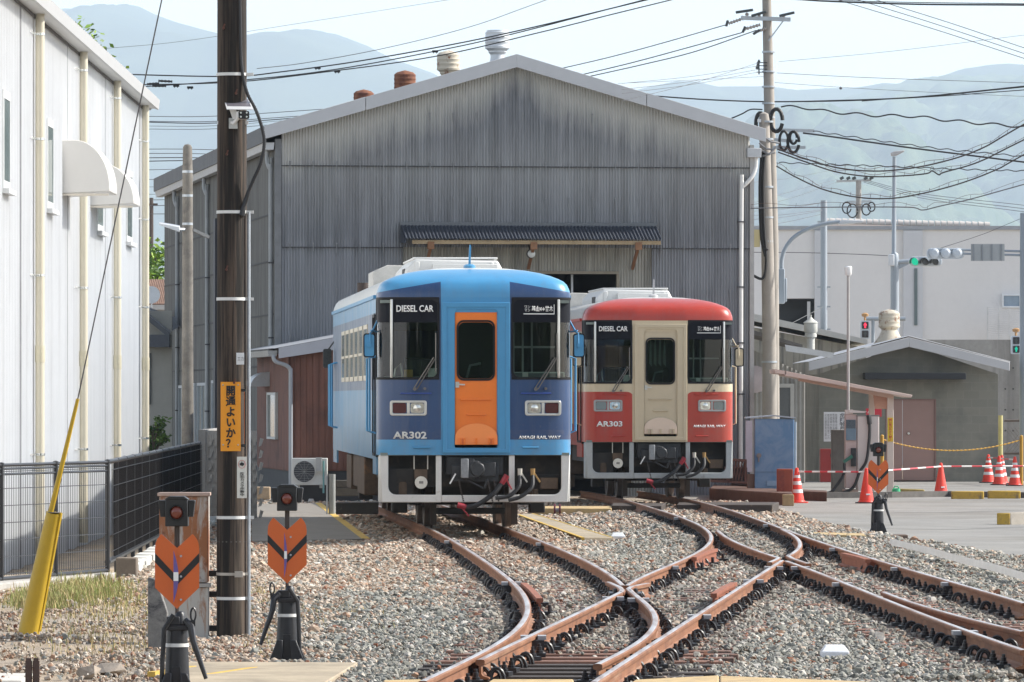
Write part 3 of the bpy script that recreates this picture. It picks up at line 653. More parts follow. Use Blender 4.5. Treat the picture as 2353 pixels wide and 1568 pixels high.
        xe=seg[-1]; mb.bx(min(xe[0]*.994,xe[0]*1.003),max(xe[0]*.994,xe[0]*1.003),xe[1]-.03,xe[1]+.02,2.05,3.2)
        mb.build('gasket',gask,pane,smooth=40)
        mb=MB(); strip(2.85,3.17,-.004,mb); mb.build('shade_band',M('windscreen_top_band',(.006,.007,.012),.6,spec=.15) ,pane,smooth=60)
        yp=.098; mb=MB(); mb.tube([(1.168*s,yp-.015,2.085),(1.168*s,yp-.028,2.11),(1.168*s,yp-.028,3.13),(1.168*s,yp-.015,3.165)],.02,8); mb.build('corner_post',bez,pane)
        # wiper
        mb=MB(); wx=-.845 if s<0 else .845; ex=-.585 if s<0 else 1.115
        ye=lambda x:.012+max(0,(abs(x)-.51))*.13-.06
        for dx in (0,.05): mb.tube([(wx+dx-.02,ye(wx),1.92),(ex+dx*.6,ye(ex),2.36)],.009,5)
        mb.tube([(ex+.03,ye(ex)+.02,2.16),(ex+.03,ye(ex)+.02,2.70)],.008,5); mb.lathe([(.025,-.06),(.025,.05)],(wx,.04,1.92),8,'y')
        mb.lathe([(.02,-.05),(.02,.05)],(wx+.14,.04,1.925),8,'y'); mb.build('wiper',M('wiper_grey',(.16,.15,.14),.4,metal=.5),T)
        # lamps
        x0,x1=(-1.19,-.678) if s<0 else (.693,1.205)
        tw=math.atan2(.13,1)*s
        lm=MB(); lm.frame(rrect(x0,x1,1.548,1.76,.035),rrect(x0+.035,x1-.035,1.578,1.728,.02),-.03,.05)
        xm=(x0+x1)/2; lm.bx(xm-.02,xm+.02,-.025,.05,1.57,1.735); lm.bx(x0+.02,x1-.02,.02,.05,1.56,1.745)
        for v in range(len(lm.v)): a,b2,c=lm.v[v]; lm.v[v]=(a,b2+ (abs(a)-.51)*.13+.012,c)
        lamp=lm.build('headlight_cluster',bez if kind=='blue' else M('lamp_grey',(.34,.35,.34),.5,metal=.2),T,bevel=.006)
        for hx0,hx1,m,nm in ((xm+.03,x1-.04,None,'headlight') if s<0 else (x0+.04,xm-.03,None,'headlight'),(x0+.04,xm-.03,1,'tail_light') if s<0 else (xm+.03,x1-.04,1,'tail_light')):
            mm=(M('tail_lens_dark_red',(.07,.012,.016),.15,coat=.6) if kind=='blue' else M('tail_lens_grey',(.20,.23,.22),.2,coat=.6)) if m else M('headlight_glass',(.66,.66,.62),.12,metal=.7,var=.35,scale=25)
            q=MB(); q.prism(rrect(hx0,hx1,1.583,1.723,.03),-.012,.03)
            if not m: q.lathe([(.055,-.012),(.05,-.02),(.02,-.028)],((hx0+hx1)/2,0,1.653),12,'y')
            for v in range(len(q.v)): a,b2,c=q.v[v]; q.v[v]=(a,b2+(abs(a)-.51)*.13+.006,c)
            q.build(nm,mm,lamp,smooth=30)
        for z,xa,xb,r in ((1.859,-1.044,-.617,.010),(1.105,-.865,-.635,.012)) if s<0 else ((1.859,.638,1.06,.010),(1.105,.66,.88,.012)):
            ya=(abs(xa)-.51)*.13; yb=(abs(xb)-.51)*.13; q=MB(); q.tube([(xa,ya+.03,z),(xa,ya-.03,z),(xb,yb-.03,z),(xb,yb+.03,z)],r,6)
            q.build('hand_bar',trim if z<1.5 and kind=='blue' else (M('bar_dark_blue',(.03,.07,.30),.4) if kind=='blue' else M('bar_red',(.42,.04,.025),.4)),T)
        # skirt pillars with the low beam
        # mirrors
        mx=1.47*s; mb=MB(); mb.prism(rrect(mx-.075,mx+.075,2.37,2.69,.035),.28,.33); mir=mb.build('mirror',trim,T,bevel=.008)
        MB().frame(rrect(mx-.082,mx+.082,2.362,2.698,.04),rrect(mx-.068,mx+.068,2.378,2.682,.03),.274,.336).build('mirror_rim',gask,mir)
        mb=MB(); mb.tube([(1.35*s,.45,2.88),(1.43*s,.36,2.72),(1.46*s,.28,2.70),(1.46*s,.26,2.55)],.013,6); mb.tube([(1.35*s,.45,2.72),(1.45*s,.3,2.74)],.011,6); mb.lathe([(.03,.24),(.03,.28)],(mx,0,2.53),8,'y'); mb.build('mirror_arm',trim,mir)
        # rear cab mirror
        mb=MB(); mb.prism(rrect(mx-.07,mx+.07,2.30,2.62,.03),L-.35,L-.31); mb.tube([(1.35*s,L-.4,2.75),(1.46*s,L-.33,2.6)],.013,6); mb.build('mirror',M('mirror_black',(.03,.035,.035),.3),T)
    # ---- side fittings (left and right): windows, long hand rails, gutter
    for s in (-1,1):
        xs=1.36*s
        for k in range(6):
            y0=3.4+k*1.75; mb=MB(); e=sorted((xs*.999,xs+.012*s)); 
            mb.frame([(y0,2.05),(y0+1.35,2.05),(y0+1.35,2.86),(y0,2.86)],[(y0+.07,2.12),(y0+1.28,2.12),(y0+1.28,2.80),(y0+.07,2.80)],e[0],e[1]+.01*(s>0),'x'); mb.bx(min(xs,xs+.018*s),max(xs,xs+.018*s),y0+.07,y0+1.28,2.42,2.46)
            w=mb.build('window',M('window_frame_cream',(.52,.47,.37),.5,metal=.2),T); q=MB(); q.bx(*sorted((xs+.001*s,xs+.007*s)),y0+.06,y0+1.29,2.11,2.81); q.build('pane',M('dark_side_glass',(.10,.10,.09),.1,coat=.6),w)
        mb=MB(); mb.bx(*sorted((xs-.02*s,xs+.035*s)),.75,L-.2,3.19,3.24); mb.build('gutter',trim if kind=='blue' else M('bar_red',(.42,.04,.025),.4),T)
        for y0 in (.68,1.55,L-2.0,L-1.1,L-.55):
            mb=MB(); mb.tube([(xs,y0,1.30),(xs+.09*s,y0,1.33),(xs+.09*s,y0,2.35),(xs,y0,2.38)],.016,6); mb.build('handrail',trim,T)
        mb=MB(); mb.frame([(.75,.98),(1.5,.98),(1.5,2.97),(.75,2.97)],[(.79,1.02),(1.46,1.02),(1.46,2.93),(.79,2.93)],*sorted((xs-.001*s,xs+.02*s)),'x'); mb.build('door_edge',gask,T)
        mb=MB(); mb.bx(*sorted((xs-.03*s,xs-.001*s)),.62,1.75,.72,.96); mb.bx(*sorted((xs-.03*s,xs-.001*s)),L-1.7,L-.1,.72,.94); mb.build('step_skirt',liv,T)
    for s in (-1,1):
        mb=MB(); mb.bx(*sorted((1.352*s,1.358*s)),.9,1.5,2.05,3.0); mb.build('cab_side_window',glz,T,smooth=0)
    # ---- roof gear
    acm=M('cooler_white',(.66,.66,.64),.5,var=.06,dirt=((.4,.37,.33),.6,.8,2))
    mb=MB(); sec=[(-.76,3.50),(.70,3.50),(.70,3.64),(.60,3.82),(-.62,3.84),(-.76,3.68)]; mb.prism(sec,4.6,7.9); ac=mb.build('roof_cooler',acm,T,bevel=.03)
    mb=MB(); mb.bx(-.36,.60,4.50,4.6,3.58,3.76); mb.bx(-.62,-.55,4.585,4.6,3.60,3.80); mb.bx(.5,.54,4.585,4.6,3.60,3.79); mb.build('cover',acm,ac,bevel=.01)
    mb=MB()
    for k in range(6): mb.bx(-.765,-.755,4.8+k*.13,4.87+k*.13,3.56,3.7)
    mb.build('vent_grille',M('grille_dark',(.08,.08,.08),.6),ac)
    mb=MB(); mb.bx(-.64,.6,4.62,7.85,3.835,3.865); mb.build('cooler_lid',acm,ac,bevel=.008)
    mb=MB(); mb.prism([(-1.03,3.40),(-.05,3.5),(-.05,3.84),(-.80,3.86),(-1.03,3.76)],9.6,11.2); mb.build('roof_box',M('roof_box_grey',(.50,.49,.46),.6),T,bevel=.015)
    mb=MB(); mb.lathe([(.09,3.3),(.09,3.66),(.075,3.66)],(-1.02,13.6,0),10); mb.build('exhaust_pipe',M('sooty_pipe',(.05,.035,.03),.8),T)
    mb=MB(); mb.lathe([(.085,3.6),(.085,3.66),(.05,3.68)],(-.03,.95,0),10); mb.prism([(-.045,3.66),(-.012,3.66),(-.005,3.93),(-.012,3.955),(-.03,3.955)],.93,.97); mb.build('aerial',trim if kind=='blue' else M('aerial_grey',(.5,.5,.5),.4),T)
    # ---- words
    fy=lambda x:max(0,abs(x)-.51)*.13
    def turned(o,xc,s):     # the nose facets lean back a little
        o.rotation_euler=(0,0,math.atan(.13)*s); o.location=(xc,fy(xc)-.012,0)
    zt=1.226 if kind=='blue' else 1.275
    w=.236; o=text(number,(-w,w,zt,zt+.10),0,darkc,T,bold=.03); turned(o,-.913,-1)
    zt=1.222 if kind=='blue' else 1.262
    o=text('AMAGI RAIL WAY',(-.30,.30,zt,zt+.046),0,darkc,T,bold=.02); turned(o,.90,1)
    o=text('DIESEL CAR',(-.26,.26,2.995,3.088),0,letter_w,T,bold=.022); turned(o,-.843,-1); o.location.y-=.012
    o=text('基山↔甘木',(-.10,.205,3.0,3.08),0,letter_w,T,bold=.012); turned(o,.885,1); o.location.y-=.012
    o=text('ワン\nマン',(-.20,-.12,3.0,3.085),0,letter_w,T,lead=.9); turned(o,.885,1); o.location.y-=.012
    q=MB(); q.bx(-.215,.225,-.001,.001,2.962,2.974); q.bx(.217,.225,-.001,.001,2.974,3.1); o=q.build('sign_outline',letter_w,T); turned(o,.885,1); o.location.y-=.014
    # ---- inside of the cab seen through the glass
    cabg=M('cab_grey_green',(.20,.235,.215),.7,spec=.3); cabd=M('cab_dark',(.05,.055,.055),.7,spec=.2)
    mb=MB(); mb.frame([(-1.33,1.0),(1.33,1.0),(1.33,3.3),(-1.33,3.3)],[(-1.05,2.1),(-.35,2.1),(-.35,2.75),(-1.05,2.75)],1.75,1.80); mb.bx(.45,.5,1.3,1.75,1.0,3.1); mb.bx(.5,1.1,1.70,1.75,2.15,2.2); mb.build('cab_wall',cabd,T)
    mb=MB(); mb.bx(-1.32,1.32,.1,3.9,3.12,3.16); mb.bx(-1.32,1.32,.12,4,.99,1.03); mb.build('cab_lining',cabg,T)
    mb=MB(); mb.bx(-1.25,-.40,.42,.8,1.05,2.10); mb.bx(.45,1.28,.42,.8,1.05,2.16); mb.build('console',cabg,T,bevel=.02)
    mb=MB(); mb.bx(-.95,-.45,.9,1.05,1.9,2.36); mb.bx(-.14,.16,.62,.72,1.06,2.12); mb.bx(.1,.22,.6,.7,2.0,2.34); mb.build('driver_seat',cabd,T,bevel=.03)
    mb=MB(); mb.tube([(-1.12,.36,2.09),(-1.1,.36,2.2),(-1.03,.36,2.28),(-1.0,.36,2.09)],.014,6); mb.tube([(-.1,.4,2.08),(-.05,.4,2.25),(.1,.4,2.28)],.018,6); mb.build('cab_handle',bez,T)
    mb=MB(); mb.bx(-.66,-.535,.05,.055,2.09,2.21); mb.bx(.66,.74,.05,.055,2.09,2.15); mb.build('paper_notice',M('paper',(.75,.76,.68),.7),T)
    if kind=='red':
        for k in range(4):
            mb=MB(); mb.prism([(-.17+.085*k,2.42),(-.12+.085*k,2.36),(-.13+.085*k,2.86),(-.155+.085*k,2.86)],.28,.30); mb.build('curtain',M('curtain_pale',(.55,.56,.54),.8,var=.2,scale=20),T)
    if kind=='blue':
        mb=MB(); mb.bx(-.98,-.86,.3,.38,2.08,2.19); mb.build('ticket_box',M('ochre_box',(.40,.24,.05),.6),T)
    mb=MB(); 
    for k in range(3): mb.bx(.62+.13*k,.645+.13*k,1.5,1.53,2.1,2.95)
    mb.bx(.56,1.2,1.2,1.24,2.5,2.53); mb.build('cab_rail',M('pole_steel',(.35,.36,.35),.35,metal=.7),T)
    # ---- low frame under the nose
    mb=MB()
    def fr(x): return .03+max(0,abs(x)-.51)*.13
    for s in (-1,1):
        e=lambda a,c:sorted((a*s,c*s))
        outer=[(.47,.337),(1.305,.337),(1.335,1.0),(1.21,1.0)]+[(1.21-.0,.56)]+[(1.21-.11+.11*math.cos(a),.555+.11*math.sin(a)) for a in np.linspace(0,-math.pi/2,6)]+[(.55,.445),(.55,1.0),(.47,1.0)]
        i=len(mb.v); mb.prism([(x*s,z) for x,z in outer],.0,.05)
        for v in range(i,len(mb.v)): a,b2,c=mb.v[v]; mb.v[v]=(a,b2+fr(a),c)
        j=len(mb.v); mb.bx(*e(1.25,1.335),.16,.55,.34,.99)
    mb.bx(-.47,.47,.03,.08,.34,.44); sk=mb.build('front_skirt',skirtc,T,bevel=.012)
    # ---- running gear
    mb=MB(); mb.bx(-.40,.40,.15,1.4,.72,.98); mb.bx(-.33,.33,.06,.3,.62,.86); mb.bx(-.16,-.02,-.1,.2,.66,.95); mb.bx(-.17,.04,-.12,0,.68,.92); mb.bx(.05,.28,-.06,.15,.70,.90); mb.lathe([(.1,-.14),(.12,-.02),(.12,.1)],(.02,0,.80),10,'y')
    mb.bar((-.22,-.05,.7),(.12,-.05,.53),.025,.025); mb.bar((.12,-.05,.53),(.17,-.05,.66),.04,.04); mb.build('coupler',M('coupler_grey',(.045,.047,.05),.45,metal=.4,var=.4,scale=8),T,bevel=.012)
    mb=MB(); mb.bx(-.21,-.105,-.16,-.1,.68,.95); mb.build('coupler_face',M('coupler_pale',(.26,.27,.28),.4,metal=.4,var=.3,scale=12),T,bevel=.01)
    mb=MB(); mb.bar((-.36,-.05,.6),(-.28,-.06,.74),.02,.02); mb.build('uncoupling_lever',letter_w,T)
    mb=MB(); mb.bx(-.845,-.665,.14,.16,.66,.80); mb.build('horn_bracket',M('brown_equipment',(.10,.065,.04),.7,var=.4,scale=7),T); mb=MB(); mb.tube([(-.85,.13,.8),(-.85,.13,1.0)],.008,5); mb.tube([(-.66,.13,.8),(-.66,.13,1.0)],.008,5); mb.lathe([(.088,.05),(.088,.12)],(-.755,0,.615),16,'y'); mb.build('horn',M('horn_cream',(.62,.60,.53),.5),T)
    mb=MB(); mb.bx(-.785,-.725,.044,.05,.60,.635); mb.build('horn_label',M('label_grey',(.2,.19,.17),.5),T)
    def hose(nm,pts,r,cockm,cz):
        t=MB(); t.tube(spline(pts,6),r,8); h=t.build('brake_hose',rubber,T); p0=Vector(pts[0]); p1=Vector(pts[-1])
        for p,d in cz:
            q=MB(); q.cyl(p,Vector(p)+Vector(d),r*1.08,r*1.22,10); d=Vector(d); q.bar(Vector(p)+d*.7,Vector(p)+d*.5+Vector((.10,-.03,-.14)),.014,.02); q.build('cock',cockm,h)
    redc=M('cock_red',(.28,.018,.03),.5); brass=M('cock_brass',(.36,.22,.08),.45,metal=.3); pale=M('cock_pale',(.50,.48,.42),.5)
    hose('a',[(.36,-.1,.60),(.24,-.14,.46),(.02,-.16,.31),(-.14,-.16,.27)],.034,redc,[((.36,-.1,.60),(.075,0,.12)),((-.14,-.16,.275),(-.12,0,.03))])
    hose('b',[(.62,-.02,.72),(.60,-.10,.56),(.46,-.14,.43),(.27,-.15,.40)],.028,pale,[((.62,-.02,.71),(0,0,.10))])
    hose('c',[(.80,-.02,.72),(.78,-.12,.55),(.62,-.16,.42),(.45,-.17,.37)],.028,brass,[((.80,-.02,.71),(0,0,.10))])
    for x0,z0 in ((-.24,.66),(.17,.64),(.25,.66)):
        mb=MB()
        for k in range(13):
            a=k*.026; mb.bx(x0+k*.006-.011,x0+k*.006+.011,-.10-.008*(k%2),-.08,z0-a-.02,z0-a)
        mb.build('chain',M('chain_dark',(.06,.05,.045),.6,metal=.4),T)
    uf=MB(); uf.bx(-1.15,1.15,1.2,L-1,.62,.95); uf.bx(-1.25,1.25,.5,.6,.55,1.0); uf.bx(-1.2,-.85,.3,.9,.4,.8); uf.bx(.85,1.2,.35,.9,.42,.72); uf.bx(-1.18,1.18,1.6,1.65,.40,.9); uf.build('underframe',dark,T)
    ub=MB(); ub.bx(.92,1.17,.2,.5,.52,.68); ub.lathe([(.06,.40),(.05,.43),(.06,.46),(.05,.49),(.06,.52)],(.84,.25,0),8); ub.lathe([(.1,.36),(.12,.42),(.12,.6),(.08,.66)],(-1.0,.4,0),10); ub.build('air_tank',M('brown_equipment',(.10,.065,.04),.7,var=.4,scale=7),T,bevel=.01)
    for y0,y1,x0,x1,z0,z1 in ((5.5,8.0,-1.33,-.5,.35,.93),(8.4,10.4,-1.3,-.4,.42,.95),(10.8,12.6,-1.32,.9,.36,.9),(5.6,9,.4,1.3,.35,.9)):
        mb=MB(); mb.bx(x0,x1,y0,y1,z0,z1); mb.build('equipment_box',M('rusty_equipment',(.085,.055,.035),.75,var=.5,scale=3,dirt=((.22,.10,.04),.6,.72,2.5)),T,bevel=.02)
    for yb in (2.95,L-2.95):
        bg=MB(); bg.bx(-.86,-.70,yb-1.6,yb+1.6,.28,.55); bg.bx(.70,.86,yb-1.6,yb+1.6,.28,.55); bg.bx(-.86,.86,yb-.25,yb+.25,.3,.55); bg.bx(-.50,.50,yb-1.62,yb-1.54,.15,.24); bo=bg.build('bogie',dark,T,bevel=.015)
        for x in (-.575,.575):
            q=MB(); x2=x+.05; q.bx(x2-.045,x2+.045,yb-1.72,yb-1.62,.0,.30); q.build('life_guard',M('guard_brown',(.06,.045,.035),.7,var=.3),bo); 
        q=MB(); 
        for x in (-.98,.98): q.bx(x-.11,x+.11,yb-1.3,yb-1.0,.16,.42)
        q.build('brake_gear',dark,bo,bevel=.02)
        for dy in (-1.02,1.02):
            for x in (-.565,.565):
                s=1 if x>0 else -1; q=MB(); q.lathe([(.36,x-.065*s),(.405,x-.06*s),(.405,x-.035*s),(.382,x-.03*s),(.378,x+.06*s),(.33,x+.065*s),(.3,x+.03*s),(.09,x+.04*s),(.09,x+.09*s)],(0,yb+dy,.342),24,'x'); q.build('wheel',M('wheel_steel',(.16,.135,.12),.45,metal=.5,var=.3),bo,smooth=30)
            q=MB(); q.cyl((-.7,yb+dy,.342),(.7,yb+dy,.342),.07); q.build('axle',dark,bo)
    return T
railcar('light and dark blue diesel railcar with an orange front door',(TA[0],TA[1],.04),TA[2],'blue','AR302')
railcar('red and cream diesel railcar parked behind the blue one',(TB[0],TB[1],.04),TB[2],'red','AR303')
# ------------------------------------------------------------------ left side
def rebase(T,loc):
    loc=Vector(loc); T.location=loc
    for c in T.children: c.data.transform(Matrix.Translation(-loc)); c.data.update(); 
    def rec(c):
        for k in c.children: k.data.transform(Matrix.Translation(-loc)); k.data.update(); rec(k)
    for c in T.children: rec(c)
    return T
# white ribbed building
T=thing('ribbed_building','white ribbed metal building with four beige downpipes and curved hoods','building')
xw=lambda d:-5.72-.00481*d
du=lambda u:5.72*F/(1110.5-u)
EZ=CH+4.864; D0,D1=60.0,100.6
wm=M('white_cladding',(.75,.76,.77),.5,var=.03,scale=1.5,streak=((.62,.625,.63),.5,.85,3))
rows=[]; d=D0
while d<D1:
    for dd,o in ((0,0),(.218,0),(.220,.020),(.230,.020),(.24,0)): rows.append([(xw(d+dd)+o,d+dd,-.27),(xw(d+dd)+o,d+dd,EZ)])
    d+=.24
mb=MB(); mb.grid(rows); xe=xw(D1); mb.add([(xe,d,-.27),(xe-14,d,-.27),(xe-14,d,EZ+2.2),(xe,d,EZ)],[(0,1,2,3)]); mb.build('wall',wm,T,smooth=0,fix=False)
for dd in (66,74.2,82.4,90.6,99.6):
    mb=MB(); mb.bx(xw(dd-.55)-.01,xw(dd-.55)+.026,dd-.56,dd-.535,-.27,EZ); mb.build('panel_joint',M('panel_joint_grey',(.35,.35,.36),.6),T)  # narrow grey strip over each cladding joint
mb=MB(); q=[(D0,EZ),(D1+.05,EZ)]
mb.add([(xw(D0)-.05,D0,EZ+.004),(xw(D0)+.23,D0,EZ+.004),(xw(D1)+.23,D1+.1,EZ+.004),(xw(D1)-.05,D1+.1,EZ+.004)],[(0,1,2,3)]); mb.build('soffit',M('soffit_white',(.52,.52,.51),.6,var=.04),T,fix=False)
mb=MB(); mb.add([(xw(D0)+.03,D0,EZ-.05),(xw(D1)+.03,D1,EZ-.05),(xw(D1)+.03,D1,EZ),(xw(D0)+.03,D0,EZ)],[(0,1,2,3)]); mb.build('eave_shadow_strip',M('shadow_strip_dark',(.10,.095,.09),.8),T,fix=False)  # dark strip painted in as the shadow line between wall top and soffit
mb=MB()
for a,b_ in ((0,.04),): mb.add([(xw(D0)+.21,D0,EZ-.01),(xw(D0)+.25,D0,EZ-.01),(xw(D1)+.25,D1+.1,EZ-.01),(xw(D1)+.21,D1+.1,EZ-.01),(xw(D0)+.21,D0,EZ+.15),(xw(D0)+.27,D0,EZ+.15),(xw(D1)+.27,D1+.1,EZ+.15),(xw(D1)+.21,D1+.1,EZ+.15)],[(0,1,2,3),(4,5,6,7),(0,1,5,4),(1,2,6,5),(2,3,7,6),(3,0,4,7)])
mb.build('gutter',M('gutter_white',(.40,.40,.40),.5,var=.05),T)
rows=[]; d=D0
while d<D1: rows.append([(xw(d)+.24,d,EZ+.16+.03*(int(round((d-D0)/.2))%2)),(xw(d)-14,d,EZ+2.0+.03*(int(round((d-D0)/.2))%2))]); d+=.2
mb=MB(); mb.grid(rows); mb.build('roof',M('roof_pale_metal',(.66,.66,.65),.4,metal=.2),T,smooth=0,fix=False)
mb=MB(); mb.bx(-6.3,-6.08,D1-.02,D1+.11,EZ-.02,EZ+.2); mb.build('gutter_end',M('gutter_white',(.7,.7,.69),.5),T)
pm=M('downpipe_beige',(.52,.48,.38),.5,var=.04)
for k,u in enumerate((91,191.5,269,334)):
    d=F*5.63/(1110.5-u); x=xw(d)+.095; mb=MB(); mb.cyl((x,d,-.2),(x,d,EZ+.02),.058,n=16); pp=mb.build('downpipe',pm,T)
    zj=CH+(914-(1000+(722,755,780,793)[k]/1.742)/1.7407)*d/F; mb=MB(); mb.cyl((x,d,zj-.11),(x,d,zj+.10),.064,n=16); mb.build('sleeve',M('downpipe_sleeve',(.50,.46,.34),.5),pp)
    for z in (zj+4.05,zj+2.72,zj+.99,zj-1.28) if k<3 else (zj+3.7,zj+2.4,zj+.94,zj-1.24):
        mb=MB(); mb.cyl((x,d,z-.015),(x,d,z+.015),.063,n=16); mb.bx(x-.12,x-.04,d-.62,d-.60,z-.01,z+.01); mb.bar((x-.10,d-.6,z),(x-.04,d-.04,z),.012,.02); mb.build('pipe_clamp',chrome,pp)
for (u0,u1,v0,v1) in ((3,18,210,436),(104.5,118,275,482),(220,233,430,533),(288,300,392,558)):
    a,b_=du(u0),du(u1); m=(a+b_)/2; z0,z1=Z(v1,m),Z(v0,m); x=xw(m)
    mb=MB(); mb.frame([(a,z0),(b_,z0),(b_,z1),(a,z1)],[(a+.10,z0+.1),(b_-.06,z0+.1),(b_-.06,z1-.1),(a+.10,z1-.1)],x-.03,x+.030,'x'); w=mb.build('window',M('window_frame_white',(.50,.51,.51),.5),T)
    mb=MB(); mb.bx(x-.02,x+.022,a+.06,b_-.03,z0+.08,z1-.08); mb.build('pane',M('grey_green_glass',(.13,.19,.18),.15,coat=.6,var=.1),w)
    mb=MB(); mb.bx(x+.02,x+.10,a-.05,b_+.05,z0-.06,z0); mb.build('sill',M('window_frame_white',(.50,.51,.51),.5),w)
for u,vt,vb,prj in ((141,322,445,.655),(206,376,473,.64)):
    d=du(u); x=xw(d); z0=Z(vb,d); z1=Z(vt,d); h=z1-z0; n=14
    arc=[(x,z1)]+[(x+prj*.28+(prj*.72)*math.sin(a),z0+h*.12+(h*.88)*math.cos(a)) for a in np.linspace(0,math.pi/2,n)]+[(x+prj,z0+.03),(x,z0)]
    hm=M('hood_white',(.60,.585,.555),.35,var=.03,coat=.1); mb=MB(); mb.prism(arc,d,d+1.5); hd=mb.build('window_hood',hm,T,bevel=.01)
    mb=MB(); mb.prism([(px_+.012 if px_>x else px_,pz_+.01) for px_,pz_ in arc[:-1]]+[(x+prj,z0-.0),(x+prj-.03,z0),(x+prj-.03,z0+.06)]+[(px_-.02,pz_-.02) for px_,pz_ in arc[-3::-1]],d-.03,d-.001) if False else mb.bx(x,x+prj*.98,d-.008,d+.02,z0-.03,z0-.001); mb.build('hood_lip',M('hood_lip',(.55,.50,.42),.5),hd)
rebase(T,(-6.1,80,-.25))
# black screen fence
T=thing('screen_fence','black metal fence with dark privacy screen in front of the white building','fence')
fa,fb,fc=Vector((X(3,66.2),66.2,-.25)),G(247,1327),Vector((X(457,98),98,-.25)); fb.z=-.25
fz=1.09; blk=M('fence_black',(.014,.014,.016),.35,var=.2)
def fpost(p,top=fz,r=.028):
    mb=MB(); mb.cyl((p.x,p.y,-.27),(p.x,p.y,top),r,n=10); mb.lathe([(r*1.3,top),(r*1.2,top+.025),(.006,top+.035)],(p.x,p.y,0),10); return mb.build('post',blk,T)
for t in (-.5,0,.5,1): fpost(fa.lerp(fb,t))
nb=14
for i in range(1,nb+1): fpost(fb.lerp(fc,i/nb),fz)
def rail(p,q,z,r,nm): mb=MB(); mb.cyl((p.x,p.y,z),(q.x,q.y,z),r,n=10); mb.build(nm,blk,T)
fs=fa.lerp(fb,-.5)
mb=MB()
for z in np.arange(-.12,fz-.02,.19): mb.cyl((fs.x,fs.y,z),(fb.x,fb.y,z),.005,n=5)
for t in np.linspace(-.5,1,72): p=fa.lerp(fb,t); mb.cyl((p.x,p.y,-.14),(p.x,p.y,fz-.02),.0035,n=4)
for z in (fz-.04,fz-.10,-.16): mb.cyl((fs.x,fs.y,z),(fb.x,fb.y,z),.014,n=6)
mb.build('mesh_panel',blk,T)
off=Vector((.045,0,0)); p0=fb.lerp(fc,.045)
mb=MB(); 
for z in np.arange(.05,fz-.05,.19): mb.cyl((fb.x+.05,fb.y,z),(fc.x+.05,fc.y,z),.005,n=5)
for t in np.linspace(0,1,150): p=fb.lerp(fc,t); mb.cyl((p.x+.05,p.y,-.05),(p.x+.05,p.y,fz-.02),.003,n=4)
mb.build('mesh_panel',blk,T)
mb=MB(); mb.add([(p0.x+.02,p0.y,-.06),(fc.x+.02,fc.y,-.06),(fc.x+.02,fc.y,fz-.02),(p0.x+.02,p0.y,fz-.02),(p0.x+.005,p0.y,-.06),(fc.x+.005,fc.y,-.06),(fc.x+.005,fc.y,fz-.02),(p0.x+.005,p0.y,fz-.02)],[(0,1,2,3),(7,6,5,4),(0,4,5,1),(1,5,6,2),(2,6,7,3),(3,7,4,0)])
mb.build('privacy_screen',M('dark_screen',(.012,.011,.011),.7,var=.35,scale=2,streak=((.02,.018,.018),.5,.7,6),spec=0.0),T)
rail(fb,fc,fz,.03,'top_rail'); rail(fb,fc,-.07,.036,'bottom_rail'); rail(fs,fb,fz,.02,'top_rail'); rail(fs,fb,-.17,.02,'bottom_rail')
rebase(T,fb)
T=thing('concrete_kerb','row of whitish concrete blocks along the foot of the black fence','kerb'); wc=M('pale_kerb',(.60,.59,.55),.85,var=.12,scale=3,dirt=((.35,.32,.27),.6,.8,3))
nbk=30
for i in range(nbk):
    a=fb.lerp(fc,i/nbk); b_=fb.lerp(fc,(i+.97)/nbk); s=.03 if i%2 else 0
    mb=MB(); mb.prism([(a.x+.10,a.y),(a.x+.30+s,a.y),(b_.x+.30+s,b_.y),(b_.x+.10,b_.y)],-.35,-.13+.012*(i%3),'z'); mb.build('kerb_block',wc,T,bevel=.012)
rebase(T,fb+Vector((.2,0,0)))
T=thing('concrete_footing','weathered low concrete footing under the front fence posts','footing'); mb=MB(); mb.prism([(fs.x-.1,fs.y),(fs.x+.35,fs.y),(fb.x+.12,fb.y-.1),(fb.x-.2,fb.y)],-.4,-.19,'z'); mb.build('footing',conc,T,bevel=.02)
p=G(290,1330); mb=MB(); mb.bx(p.x-.10,p.x+.14,p.y-.3,p.y-.02,-.35,.0); mb.build('corner_block',M('old_mossy_concrete',(.16,.13,.10),.9,var=.3,scale=6),T,bevel=.015); rebase(T,fb)
T=thing('block_wall','grey patterned concrete block wall at the end of the black fence','wall')
bw=M('screen_block_grey',(.30,.29,.275),.9,var=.2,scale=4,bump=.3); d=99.5; mb=MB(); x0,x1=X(456,d),X(590,d); mb.bx(x0,x1,d,d+.12,-.3,Z(990,d)); mb.bx(x0,x0+.12,d-.03,d+6,-.3,Z(988,d)); mb.build('wall',bw,T)
mb=MB()
for i in range(9):
    for j in range(7):
        xx=x0+.16+i*.105; zz=-.2+j*.2
        if zz+.16<Z(990,d): mb.prism([(xx,zz+.02),(xx+.05,zz+.04),(xx+.085,zz+.15),(xx+.03,zz+.17)],d-.04,d,'y')
mb.build('raised_pattern',bw,T); rebase(T,(x0,d,-.25))
